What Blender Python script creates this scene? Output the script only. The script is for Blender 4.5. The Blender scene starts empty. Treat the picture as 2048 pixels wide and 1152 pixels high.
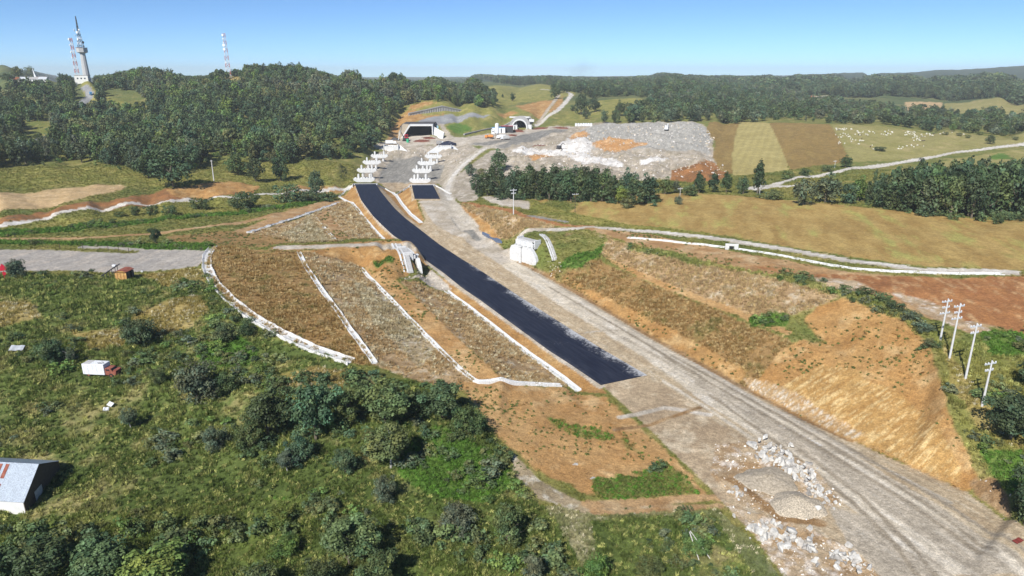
import bpy, bmesh, math, random
import numpy as np
from mathutils import Vector, Matrix, Quaternion
from mathutils.geometry import delaunay_2d_cdt
rng = np.random.default_rng(7); random.seed(7)
scene = bpy.context.scene
COL = scene.collection
# ------------------------------------------------------------------ camera, sky, sun, exposure
CAM_H = 63.0; PITCH = math.radians(17.33); FPX = 1365.33
cam = bpy.data.cameras.new('camera'); cam.sensor_width = 36.0; cam.lens = 24.0
cam.clip_start = 1.0; cam.clip_end = 60000.0
camo = bpy.data.objects.new('camera', cam); COL.objects.link(camo)
camo.location = (0, 0, CAM_H); camo.rotation_euler = (math.pi / 2 - PITCH, 0, 0)
scene.camera = camo
SUN_AZ = math.radians(25.0); SUN_EL = math.radians(41.0)     # light travels towards +X sin, +Y cos
world = bpy.data.worlds.new('World'); scene.world = world; world.use_nodes = True
wn = world.node_tree.nodes; wl = world.node_tree.links
sky = wn.new('ShaderNodeTexSky'); sky.sky_type = 'NISHITA'; sky.sun_disc = False
sky.sun_elevation = SUN_EL; sky.sun_rotation = math.pi + SUN_AZ
sky.air_density = 0.5; sky.dust_density = 0.0; sky.ozone_density = 5.5; sky.altitude = 1000
wmix = wn.new('ShaderNodeMix'); wmix.data_type = 'RGBA'; wmix.blend_type = 'MULTIPLY'; wmix.inputs[0].default_value = 1.0
wmix.inputs[7].default_value = (0.86, 1.0, 1.02, 1)
bg = [n for n in wn if n.type == 'BACKGROUND'][0]
wl.new(sky.outputs[0], wmix.inputs[6]); wl.new(wmix.outputs[2], bg.inputs[0]); bg.inputs[1].default_value = 0.112
sl = bpy.data.lights.new('sun', 'SUN'); sl.energy = 5.0; sl.angle = math.radians(0.53); sl.color = (1.0, 0.97, 0.915)
suno = bpy.data.objects.new('sun', sl); COL.objects.link(suno); suno.location = (-200, -300, 400)
suno.rotation_euler = Vector((math.sin(SUN_AZ) * math.cos(SUN_EL), math.cos(SUN_AZ) * math.cos(SUN_EL), -math.sin(SUN_EL))).to_track_quat('-Z', 'Y').to_euler()
vs = scene.view_settings; vs.view_transform = 'Standard'; vs.look = 'None'; vs.exposure = 0.28; vs.gamma = 1.0
scene.cycles.max_bounces = 5; scene.cycles.diffuse_bounces = 2; scene.cycles.glossy_bounces = 2
scene.cycles.transmission_bounces = 3; scene.cycles.transparent_max_bounces = 6; scene.cycles.volume_bounces = 1
scene.cycles.caustics_reflective = False; scene.cycles.caustics_refractive = False

# ------------------------------------------------------------------ helpers
SP, CP = math.sin(PITCH), math.cos(PITCH)
def ray(x, y):
    u = (x - 1024.0) / FPX; v = (576.0 - y) / FPX
    return u, CP + v * SP, -SP + v * CP
def at(x, y, z):
    d = ray(x, y); t = (z - CAM_H) / d[2]
    return (d[0] * t, d[1] * t, z)
def zroad(Y): return 0.022 * (Y - 132.0)
def at_road(x, y, dz=0.0):
    z = 0.0
    for _ in range(12): z = zroad(at(x, y, z)[1]) + dz
    return at(x, y, z)
def proj(p):
    x, y, z = p[0], p[1], p[2] - CAM_H
    fwd = y * CP - z * SP; up = y * SP + z * CP
    return 1024 + FPX * x / fwd, 576 - FPX * up / fwd
def dens(poly, step=14.0):
    out = []
    for a, b in zip(poly[:-1], poly[1:]):
        n = max(1, int(math.hypot(b[0] - a[0], b[1] - a[1]) / step))
        for k in range(n):
            t = k / n; out.append(tuple(a[i] + (b[i] - a[i]) * t for i in range(len(a))))
    out.append(tuple(poly[-1])); return out
def vnoise(x, y, seed=0):
    xi = np.floor(x).astype(np.int64); yi = np.floor(y).astype(np.int64)
    fx = x - xi; fy = y - yi; fx = fx * fx * (3 - 2 * fx); fy = fy * fy * (3 - 2 * fy)
    def h(a, b):
        n = (a * 374761393 + b * 668265263 + seed * 1442695041) & 0x7fffffff
        n = ((n ^ (n >> 13)) * 1274126177) & 0x7fffffff
        n = (n ^ (n >> 16)) & 0x7fffffff
        return n / float(0x7fffffff)
    return (h(xi, yi) * (1 - fx) + h(xi + 1, yi) * fx) * (1 - fy) + (h(xi, yi + 1) * (1 - fx) + h(xi + 1, yi + 1) * fx) * fy
def fbm(x, y, scale, octs=4, seed=0, gain=0.5):
    s = 0.0; a = 1.0; tot = 0.0; f = 1.0 / scale
    for k in range(octs):
        s = s + a * vnoise(x * f + 17.3 * k, y * f - 9.1 * k, seed + k * 31); tot += a; a *= gain; f *= 2.03
    return s / tot
def lin(c):
    c = np.asarray(c, dtype=float) / 255.0
    return np.where(c <= 0.04045, c / 12.92, ((c + 0.055) / 1.055) ** 2.4)

# ------------------------------------------------------------------ terrain grid (fan of rows and columns around the viewpoint's foot)
NT, NR = 1000, 740
TH = np.radians(np.linspace(-54, 54, NT))
G = np.linspace(52 ** -0.4, 9500 ** -0.4, NR); RR = G ** (-1 / 0.4)
QK = 63 * 1365.0
QQ = QK / RR                                            # decreasing
# survey points: (px, py, z) read off the photograph, z = metres above the end of the asphalt
PTS = []
def P3(*pts):
    for p in pts: PTS.append(at(*p))
def L3(pts, step=16):
    for p in dens(pts, step): PTS.append(at(*p))
def D3(*pts):                                           # (px, py, depth)
    for x, y, d in pts:
        r = ray(x, y); PTS.append((r[0] * d, r[1] * d, CAM_H + r[2] * d))
def RD(pts, dz=0.0, step=16):                           # points that follow the carriageway's level
    for p in dens(pts, step): PTS.append(at_road(p[0], p[1], p[2] if len(p) > 2 else dz))
AL = [(709.5,368.3),(721.7,398.5),(730,410),(746.7,431.9),(763.3,448.5),(784,468),(797.7,478),(825,500),(854,522),(889,547),(925,576),(960,599.5),(1015.6,640.6),(1099,701.7),(1126.7,719),(1202,770)]
AR = [(751.9,368),(759,380),(773.7,398.5),(790.4,418),(811,437),(836,456),(865.4,478.8),(877.8,488.6),(918,515),(957,538.6),(994.4,563.6),(1040,594),(1120,645),(1200,696),(1294,750.4)]
RD(AL); RD(AR)
RD([(1202,770),(1330,885),(1440,1000),(1560,1130),(1660,1240),(1800,1400)])
RD([(1294,750),(1500,880),(1700,1000),(1950,1152),(2200,1320)])
CR = [(1012,497),(1035,519),(1090,549),(1200,612),(1300,672),(1400,727),(1480,770),(1600,833),(1700,880),(1800,925),(1935,985),(2048,1052),(2200,1140)]
RD(CR, -0.5)
RD([(960,470),(1000,505),(1060,550),(1200,640),(1350,720),(1500,805),(1700,910),(1900,1010)])
# left carriageway side drain far + bridgehead cone
DF = [(690,401,-3.6),(704,406,-3.2),(714.4,418.3,-2.8),(730,439,-2.5),(746.7,458,-2.2),(766.5,478,-2.0)]
RD(DF)
P3((694,390,1.2),(680,394,1.0),(665,390,0.5),(690,380,0),(720,362,-1.5),(740,364,-1.5),(757,368,-1))
# median drain between carriageways
MD = [(785,386,-5.0),(793,392,-4.0),(805,410,-3.2),(820,428,-2.4),(842,446,-0.6)]
RD(MD)
P3((775,378,-1.2),(815,385,-1.5),(800,374,-1.5))
RC = [(822,370,0),(830,398,0),(846,420,0),(865,436,0),(880,455,0)]
RD(RC); RD([(866,370,0),(880,398,0),(905,420,0),(930,445,0)])
RD([(885,375,-3.2),(900,388,-2.2),(912,396,-0.5)])
P3((885,366,-1),(825,362,-1.5),(845,363,-1.5),(868,363,-1.5))
# left cut
D4 = [(893,583),(957,632),(1020,682),(1090,733),(1157,783)]
RD(D4, -0.9)
B2 = [(800,566,5.0),(850,613,5.0),(905,668,4.8),(960,718,4.5),(1003,757,4.2)]
L3(B2)
D2 = [(722,537,5.2),(770,587,5.2),(820,640,5.1),(870,690,4.9),(920,740,4.5),(952,765,4.2)]
L3(D2)
D2b = [(952,765,4.2),(1010,762,3.0),(1060,769,1.6),(1122,772,0.2)]
L3(D2b)
D1 = [(598,505,10.2),(612,535,10.4),(650,590,10.2),(700,660,9.4),(750,728,7.4)]
L3(D1)
CD = [(427,493,10.8),(414,512,11.4),(414,535,11.9),(428,566,12.1),(460,600,12.2),(500,632,11.9),(560,667,10.8),(630,700,9.4),(703,725,7.8)]
L3(CD)
P3((540,560,11.3),(620,640,10.6),(520,500,10.6),(800,760,6.0),(850,770,5.6),(900,790,4.6),(950,800,3.6),(1000,850,2.4),(1100,850,1.2),(1180,850,0.6),(1250,930,0.0),(1100,950,1.0),(1000,930,2.2),(1350,980,-0.4),(1300,1060,-0.2),(1150,1060,1.0),(1450,1120,-0.8))
# overpass approach, left
L3([(530,494,10.6),(640,490,10.2),(740,484,9.6),(822,479,9.2)]); L3([(530,499,10.6),(640,497,10.2),(740,492,9.6),(831,486,9.2)])
P3((824,552,4.2),(806,552,4.8),(770,520,6.6),(720,512,8.0),(660,510,9.4))
RD([(862,565,-0.5),(880,580,-0.6)])
# far side of the approach
P3((600,484,9.2),(540,484,9.8),(490,470,8.6),(500,464,8.2),(560,445,6.2),(620,428,4.0),(660,411,2.6),(625,432,4.4),(645,455,6.0),(672,482,8.4),(700,475,7.2),(690,440,3.4),(720,465,4.4),(745,478,5.0))
# field and scrub on the left
P3((-200,560,13),(0,555,12.5),(120,550,12.2),(250,562,11.8),(350,545,11.8),(400,530,11.6),(-200,515,12.5),(0,520,12),(200,515,11.8),(380,505,11.2),(0,495,11.6),(200,492,11.2),
   (-200,640,12),(0,650,11.2),(150,650,10.6),(280,680,9.6),(400,640,11.2),(480,680,10.2),(0,720,9.2),(200,748,7.6),(400,740,8.0),(540,740,8.4),(620,760,8.0),
   (-200,800,8),(0,830,6.4),(200,840,5.4),(400,830,5.8),(600,830,6.4),(760,830,6.2),(880,850,5.0),(-200,1000,5),(50,1000,4.0),(250,1000,3.4),(450,960,3.8),(650,960,4.4),(850,960,3.6),(960,1010,2.6),
   (-200,1152,3.2),(100,1152,2.4),(400,1152,2.0),(700,1152,2.0),(950,1152,1.4),(1200,1160,0.4),(0,1400,1.6),(500,1500,1),(1000,1500,0.5),(1400,1400,-1),(2000,1600,-1),(-400,1400,2),(2500,1500,0),(1000,2600,0))
# valley fields on the left
P3((-300,480,11),(0,476,10.6),(200,474,10.2),(330,464,9.6),(450,450,8.4),(0,455,9.6),(250,440,8.2),(450,420,5.6),(600,398,3.4),
   (-300,450,9.6),(0,448,9.2),(100,434,8.4),(200,420,7.4),(300,406,6.2),(400,399,5.2),(560,390,2.8),(640,385,1.6),
   (-300,430,12),(0,436,11.2),(100,424,10.4),(180,400,10.2),(260,390,9.2),(340,376,8.8),(410,369,8.2),(470,364,7.2),(520,374,5.0),(560,380,3.4),(620,372,3.0),(690,350,2.5),
   (0,390,12.4),(150,378,11.2),(250,372,10.2),(-300,380,13),(0,350,12),(150,345,11),(300,356,10),(430,362,8.6),(-300,330,15),(520,340,8.0),(600,340,6.6),(680,326,6.2),(480,330,9),(500,318,10.6),(600,318,9.2),(680,314,7.6),(715,308,7.6))
# wooded hill on the left
for x in (-300, -100, 0, 100, 200, 300, 400, 500, 600, 680):
    D3((x, 317, 420 if x < 400 else 445), (x, 290, 500), (x, 262, 560), (x, 238, 620), (x, 214, 690), (x, 186, 770))
D3((740,262,575),(730,285,530),(760,242,620),(775,225,665),(740,205,715),(800,205,735),(740,186,775),(830,192,775),
   (30,158,860),(90,157,860),(172,152,860),(300,153,860),(450,152,880),(520,150,860),(600,150,830),(700,158,840),(800,165,850),(880,172,850),(945,176,860),
   (0,157,860),(-300,160,860),(150,175,840),(880,188,790),(950,195,790),(980,207,770))
# ground behind the ridge falls away
for x in range(-400, 980, 120): D3((x, 166 if x < 700 else 180, 1500))
# tunnel hill
P3((800,240,20),(780,258,15.5),(786,272,12),(835,243.5,21.8),(900,243,21.4),(860,238,22.8),(870,246,21.3),(905,236,23.2),(925,234,23.6),(940,240,21.8),(960,230,24.2),(980,234,22.8),
   (800,222,27),(985,222,27),(918,258,13.6),(905,276,10.6),(940,250,17.6),(970,246,18.2),(1000,240,19.4),(1075,250,12.6),(1060,232,21.4),(1040,231,22.4))
UW = [(817,226,233,690),(845,220,231.5,700),(884,211,228.5,710),(922,219,226,725)]
LW = [(928,267.5,271,618),(965,259,265.5,648),(1007,250.5,258.5,680),(1022,242.5,258.8,679),(1034,240,259,677)]
for wl_ in (UW, LW):
    for (x0_, t0_, b0_, d0_), (x1_, t1_, b1_, d1_) in zip(wl_[:-1], wl_[1:]):
        for f_ in (0, .33, .67, 1):
            x_ = x0_ + (x1_ - x0_) * f_; t_ = t0_ + (t1_ - t0_) * f_; b_ = b0_ + (b1_ - b0_) * f_; d_ = d0_ + (d1_ - d0_) * f_; D3((x_, b_ + 1.2, d_ - 9), (x_, t_ + .8, d_ + 4))
D3((850,206,735),(880,203,735),(960,214,745),(830,214,715))
_pc = Vector(at(838, 277, 10.0)); _pa = -.02
for u_ in (-16, -12, -8, -4, 0, 4, 8, 12, 16):
    for v_, z_ in ((-1, 10), (-8, 9.9), (-16, 9.8), (3, 10)): PTS.append((_pc.x + u_, _pc.y + v_, z_))
    if abs(u_) < 14: PTS.append((_pc.x + u_, _pc.y + 9, 21.6))
_ac = Vector(at(1040, 259.5, 11.3))
for u_ in (-6, -3, 0, 3, 6, 9):
    for v_, z_ in ((-3, 11.3), (-10, 11.2), (3, 11.3)): PTS.append((_ac.x + u_, _ac.y + v_, z_))
    PTS.append((_ac.x + u_, _ac.y + 9, 21.8))
P3((940,285,10.2),(900,288,9.8),(860,284,9.8),(800,286,9.6),(760,288,9.4),(980,280,10.6),(1050,270,11.4),(1100,262,12),(1150,256,12.6),(930,278,10.4),(970,271,10.8),(1000,265,11.2))
# valley under the bridge
P3((760,356,-1.4),(820,365,-1.6),(790,340,-0.6),(880,345,-0.4),(800,325,0.6),(870,328,0.6),(850,318,1.8),(775,318,2.4),(730,335,1.5),(745,305,5.6),(800,305,5.4),(840,300,6.4),(910,306,6.0),(720,350,0),(900,320,2.6))
# haul road loop on the right bank
L3([(945,455,4.4),(915,425,4.2),(900,405,3.6),(892,385,2.6),(900,358,3.4),(922,332,5.4),(948,310,7.6),(970,296,9.4),(1010,284,10.8)], 20)
P3((940,380,4.0),(960,345,4.8),(1000,320,6.0),(990,300,9.0))
# fill behind the two overpass abutments (world positions along the wall)
_a0 = Vector(at_road(1033, 519)); _a1 = Vector(at_road(1080, 533)); _t = Vector((_a1.x - _a0.x, _a1.y - _a0.y, 0)).normalized(); _n = Vector((-_t.y, _t.x, 0)); _n = -_n if _n.x < 0 else _n
_t2 = Vector((.40, -.9165, 0)); _n2 = Vector((.9165, .40, 0)); _b0 = Vector(at_road(846, 553)) - _t2 * 10.2 - _n2 * .3
_a0 = _a0 - _n * .8
for _o, _m, _t in ((_a0, _n, _t), (_b0, -_n2, _t2)):
    for s_ in (-1.5, 0, 2, 4, 6, 8, 9.5):
        q_ = _o + _t * s_; PTS.append((q_.x - _m.x * .2, q_.y - _m.y * .2, zroad(q_.y) - .4)); PTS.append((q_.x - _m.x * 2.0, q_.y - _m.y * 2.0, zroad(q_.y) - .1))
        for off, dz in ((1.6, 3.6), (3.6, 7.1), (6.0, 7.35), (10.0, 7.4)):
            if 0 <= s_ <= 8: PTS.append((q_.x + _m.x * off, q_.y + _m.y * off, zroad(q_.y) + dz))
    for s_, dz in ((-3.5, 3.2), (-6.5, 1.6), (11.5, 4.0), (14, 3.0)):
        q_ = _o + _t * s_
        for off in (2.5, 5, 8): PTS.append((q_.x + _m.x * off, q_.y + _m.y * off, zroad(q_.y) + dz + off * .25))
# right abutment and bank between haul road and overpass
P3((925,412,5.6),(985,440,7.4),(960,425,7.0),(1030,430,9.4),(935,430,4.8),(985,480,3.6))
# right cut
B6 = [(1122,520,6.6),(1207,517,7.2),(1250,540,7.0),(1330,577,6.8),(1410,607,6.6),(1500,640,6.2),(1577,672,5.8),(1662,699,5.6),(1730,735,5.2),(1802,771,4.6),(1850,810,3.6)]
L3(B6)
L3([(1212,512,7.4),(1258,533,7.2),(1340,570,7.0),(1420,599,6.8),(1510,632,6.4),(1587,664,6.0),(1675,692,5.8)])
CT = [(1110,466,9.4),(1180,462,10.4),(1260,490,11.0),(1400,522,11.8),(1500,545,12.2),(1600,556,12.6),(1680,582,12.4),(1760,607,12.2),(1830,650,11.4),(1868,700,10.2),(1880,760,8.3),(1900,830,5.2),(1930,900,2.3),(1965,965,.6),(2010,1005,.2),(2060,1045,0)]
L3(CT)
P3((1112,530,3.4),(1880,680,10.9),(1900,715,10.0),(1931,757,8.8),(1964,812,7.0),(2048,660,10.6),(2048,760,8.6),(2048,860,5.6),(2048,960,2.6),(2250,700,10),(2250,900,6),(2250,1050,1.5),(2400,1000,3),
   (1960,600,12.0),(1800,575,12.4),(2048,600,12.6),(2250,600,13),(1300,500,11.2),(1450,520,11.8))
# access road, drain, dry field on the right
L3([(1060,464,9.2),(1120,459,9.6),(1180,455,10.2),(1300,463,10.8),(1420,476,11.4),(1560,497,12.0),(1700,522,12.4),(1850,540,12.8),(2020,546,13.2),(2250,550,13.6)], 30)
P3((1100,440,9.8),(1030,415,9.0),(980,400,6.5),(1060,400,8.0),(1150,400,8.4),(1250,420,10.2),(1250,400,9.4),(1320,388,9.6),(1400,388,10.0),(1500,395,10.6),(1600,404,11.2),(1700,414,11.8),(1800,425,12.4),(2048,442,13),(2300,455,13.5),
   (1350,440,11.2),(1500,450,12.2),(1700,470,13.0),(1900,490,13.4),(2250,500,14),(1600,480,12.4))
# behind the dry field
P3((1000,375,4.4),(1100,378,5.0),(1200,380,5.6),(1300,372,5.6),(1450,372,5.0),(1545,371,5.0),(1640,353,5.6),(1750,334,7.0),(1850,318,8.6),(2048,289,11.4),(2300,265,13),(1800,395,8.5),(2048,410,9.5),(1700,385,7),(2048,340,8.6),(1850,360,7.6),(2300,380,9),
   (1500,355,6.2),(1600,345,7.0),(1700,325,8.4),(1850,300,10.6),(2000,285,12.4))
# spoil heap
P3((1000,345,4.6),(1080,350,4.8),(1150,350,5.0),(1250,352,5.2),(1350,352,5.8),(1440,346,6.4),(1465,325,8.2),(1480,350,6.4),
   (1010,306,8.4),(1060,312,7.6),(1110,318,7.0),(1040,300,10.8),(1110,292,12.0),(1130,300,10.6),(1180,315,8.2),(1250,320,8.6),(1330,318,9.4),(1400,312,9.8),(1425,318,8.6),
   (1170,290,13.0),(1250,292,13.0),(1320,298,12.6),(1390,296,12.4),(1432,283,11.4),(1432,300,9.4),(1170,270,14.4),(1250,262,16.0),(1330,258,17.0),(1392,258,17.2),(1400,250,17.4),(1330,249,17.4),(1240,248,16.4),(1170,255,14.0),(1415,268,14.8),
   (1445,270,12.2),(1440,245,15.5),(1460,300,9.2))
# field beyond with sheep, its crest
P3((1500,330,8.2),(1600,322,9.0),(1550,290,12.0),(1650,290,12.4),(1750,300,11.0),(1850,280,13.2),(1950,275,13.6),
   (1440,238,19.5),(1550,241,19.8),(1660,247,19.6),(1760,252,19.0),(1900,258,18.2),(2048,265,17.2),(2300,275,16))
# beyond the crest
D3((1460,222,900),(1560,226,920),(1700,232,900),(1900,238,880),(2048,245,860),(2300,250,850),(1600,208,1180),(1750,208,1130),(1850,216,1060),(2000,222,1000),(1850,206,1180),(2048,212,1120),(1660,193,1300),(1750,196,1300),(1900,203,1260),(2048,206,1240),(2300,210,1240))
P3((1150,246,15),(1200,236,19),(1300,240,18.5),(1180,215,24),(1250,208,27),(1350,212,25),(1430,215,24))
D3((1075,212,850),(1140,188,1010),(1100,198,930),(1020,205,880),(980,195,940),(1000,176,1180),(1080,172,1240),(1200,180,1150),(1300,190,1050),(1400,195,1050),(1250,172,1500),(1340,160,1700),(1450,170,1650),(1560,178,1550))
# far country
for x, y in ((950,163),(1050,166),(1150,168),(1560,172),(1700,172),(1850,172),(2048,172),(2300,172)): D3((x, y, 2300))
for x, y, d in ((950,156,3800),(1100,158,4000),(1300,158,4000),(1420,158,4000)): D3((x, y, d))
_rx, _ry = (1480,1560,1640,1700,1740,1800,1860,1930,1990,2048,2150,2300,2700), (158,149.5,148,145.5,144.5,146,140.5,138,134.5,129.5,124,121,121)
for x in np.arange(1480, 2700, 28): D3((x, float(np.interp(x, _rx, _ry)), 3800), (x, float(np.interp(x, _rx, _ry)) * .55 + 166 * .45, 3000))
for x in range(-500, 2700, 160): D3((x, 161 if x < 900 else 157, 6500))
for x, y in ((-400,146),(0,143),(60,144),(110,150),(300,154),(700,154),(1100,153),(1300,151),(1700,149),(2300,149)): D3((x, y, 9300))
for a in np.linspace(-60, 60, 25):
    PTS.append((48 * math.sin(math.radians(a)), 48 * math.cos(math.radians(a)), 1.0))
PTS = np.array(PTS)
pth = np.arctan2(PTS[:, 0], PTS[:, 1]); pr = np.hypot(PTS[:, 0], PTS[:, 1])
ok = (pr > 40) & (pr < 12000); PTS = PTS[ok]; pth = pth[ok]; pr = pr[ok]
# anchors at the fan's sides take the level of the nearest survey point
extra = []
for a in (-1.02, 1.02):
    for q in np.geomspace(QK / 9600, QK / 46, 40):
        k = np.argmin(((pth - a) * 1365) ** 2 + ((QK / pr - q) * 3.0) ** 2); extra.append((a, q, PTS[k, 2]))
ca = np.concatenate([pth * 1365, np.array([e[0] for e in extra]) * 1365]); cq = np.concatenate([QK / pr, np.array([e[1] for e in extra])]); cz = np.concatenate([PTS[:, 2], np.array([e[2] for e in extra])])
vco, _, tris, vorig, _, _ = delaunay_2d_cdt([Vector((a, q)) for a, q in zip(ca, cq)], [], [], 0, 0.05)
vz = np.array([np.mean([cz[i] for i in o]) if o else 0.0 for o in vorig]); vxy = np.array([(v.x, v.y) for v in vco])
Z = np.full((NR, NT), np.nan); TA = TH * 1365
for t in tris:
    (x0, y0), (x1, y1), (x2, y2) = vxy[list(t)]
    c0 = np.searchsorted(TA, min(x0, x1, x2)); c1 = np.searchsorted(TA, max(x0, x1, x2), 'right')
    r0 = np.searchsorted(-QQ, -max(y0, y1, y2)); r1 = np.searchsorted(-QQ, -min(y0, y1, y2), 'right')
    if c1 <= c0 or r1 <= r0: continue
    X, Y = np.meshgrid(TA[c0:c1], QQ[r0:r1])
    dn = (y1 - y2) * (x0 - x2) + (x2 - x1) * (y0 - y2)
    if abs(dn) < 1e-9: continue
    l0 = ((y1 - y2) * (X - x2) + (x2 - x1) * (Y - y2)) / dn; l1 = ((y2 - y0) * (X - x2) + (x0 - x2) * (Y - y2)) / dn; l2 = 1 - l0 - l1
    m = (l0 >= -1e-6) & (l1 >= -1e-6) & (l2 >= -1e-6)
    zz = l0 * vz[t[0]] + l1 * vz[t[1]] + l2 * vz[t[2]]
    S = Z[r0:r1, c0:c1]; S[m] = zz[m]
for j in range(NR):                                     # fill the rim
    row = Z[j]; g = np.where(~np.isnan(row))[0]
    if len(g): Z[j] = np.interp(np.arange(NT), g, row[g])
    else: Z[j] = Z[j - 1] if j else 0.0
def blur(A, n=1, ax=None):
    for _ in range(n):
        if ax in (None, 0): A = np.concatenate([A[:1], (A[:-2] + 2 * A[1:-1] + A[2:]) / 4, A[-1:]], 0)
        if ax in (None, 1): A = np.concatenate([A[:, :1], (A[:, :-2] + 2 * A[:, 1:-1] + A[:, 2:]) / 4, A[:, -1:]], 1)
    return A
Z = blur(Z, 3); Z = blur(Z, 4, 1)
# even out the made ground above the tunnels
_w = np.clip((TH - math.radians(-9.5)) / .02, 0, 1) * np.clip((math.radians(-1.2) - TH) / .02, 0, 1); _r = np.clip((RR - 625) / 15, 0, 1) * np.clip((690 - RR) / 15, 0, 1)
_m = (_r[:, None] * _w[None, :]); Z = Z * (1 - _m) + blur(blur(Z, 6), 40, 1) * _m
GX = RR[:, None] * np.sin(TH)[None, :]; GY = RR[:, None] * np.cos(TH)[None, :]
RG = np.broadcast_to(RR[:, None], Z.shape)
def hgt(x, y):
    """ground level at world x, y (scalars or arrays)"""
    x = np.asarray(x, float); y = np.asarray(y, float)
    r = np.clip(np.hypot(x, y), RR[0], RR[-1] * 0.9999); th = np.clip(np.arctan2(x, y), TH[0], TH[-1] - 1e-9)
    fj = (r ** -0.4 - G[0]) / (G[1] - G[0]); fi = (th - TH[0]) / (TH[1] - TH[0])
    j = np.clip(fj.astype(int), 0, NR - 2); i = np.clip(fi.astype(int), 0, NT - 2); fj = fj - j; fi = fi - i
    return (Z[j, i] * (1 - fi) + Z[j, i + 1] * fi) * (1 - fj) + (Z[j + 1, i] * (1 - fi) + Z[j + 1, i + 1] * fi) * fj
def hit(px, py, jmin=0):
    """world point of the ground where the photograph shows pixel (px, py)"""
    u, yd, zd = ray(px, py); hs = math.hypot(u, yd); th = math.atan2(u, yd); sl_ = zd / hs
    fi = min(max((th - TH[0]) / (TH[1] - TH[0]), 0), NT - 1.001); i = int(fi); f = fi - i
    col = Z[:, i] * (1 - f) + Z[:, i + 1] * f; d = CAM_H + sl_ * RR - col
    k = np.where(d <= 0)[0]; k = k[k >= max(jmin, 1)]
    if len(k) == 0: r = RR[-2]
    else:
        k = k[0]; a, b = d[k - 1], d[k]; t = a / (a - b) if a > b else 1.0; r = RR[k - 1] + (RR[k] - RR[k - 1]) * min(max(t, 0), 1)
    x, y = r * math.sin(th), r * math.cos(th)
    return (x, y, float(hgt(x, y)))
# ------------------------------------------------------------------ ground zones
WX, WY = GX, GY
def gidx(x, y):
    r = math.hypot(x, y); th = math.atan2(x, y)
    return (th - TH[0]) / (TH[1] - TH[0]), (max(r, 30) ** -0.4 - G[0]) / (G[1] - G[0])
def wpoly(px): return [hit(*p)[:2] if len(p) == 2 else p[:2] for p in px]
def poly_mask(world):
    q = np.array([gidx(*p) for p in world]); M = np.zeros((NR, NT), bool)
    i0, j0 = np.floor(q.min(0)).astype(int); i1, j1 = np.ceil(q.max(0)).astype(int) + 1
    i0, i1 = max(i0, 0), min(i1, NT); j0, j1 = max(j0, 0), min(j1, NR)
    if i1 <= i0 or j1 <= j0: return M
    I, J = np.meshgrid(np.arange(i0, i1), np.arange(j0, j1)); c = np.zeros(I.shape, bool)
    for (xa, ya), (xb, yb) in zip(q, np.roll(q, -1, 0)):
        if ya == yb: continue
        cond = ((ya > J) != (yb > J)) & (I < (xb - xa) * (J - ya) / (yb - ya) + xa); c ^= cond
    M[j0:j1, i0:i1] = c; return M
def line_dist(world):
    w = np.array(world)[:, :2]; D = np.full((NR, NT), 1e6)
    for a, b in zip(w[:-1], w[1:]):
        pad = 25.0
        q = [gidx(*(a + np.array(o))) for o in ((-pad, -pad), (pad, pad), (-pad, pad), (pad, -pad))] + [gidx(*(b + np.array(o))) for o in ((-pad, -pad), (pad, pad), (-pad, pad), (pad, -pad))]
        q = np.array(q); i0, j0 = np.floor(q.min(0)).astype(int); i1, j1 = np.ceil(q.max(0)).astype(int) + 1
        i0, i1 = max(i0, 0), min(i1, NT); j0, j1 = max(j0, 0), min(j1, NR)
        if i1 <= i0 or j1 <= j0: continue
        X = WX[j0:j1, i0:i1]; Y = WY[j0:j1, i0:i1]; d = b - a; L = max(float(d @ d), 1e-9)
        t = np.clip(((X - a[0]) * d[0] + (Y - a[1]) * d[1]) / L, 0, 1)
        dd = np.hypot(X - a[0] - t * d[0], Y - a[1] - t * d[1]); D[j0:j1, i0:i1] = np.minimum(D[j0:j1, i0:i1], dd)
    return D
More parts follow.
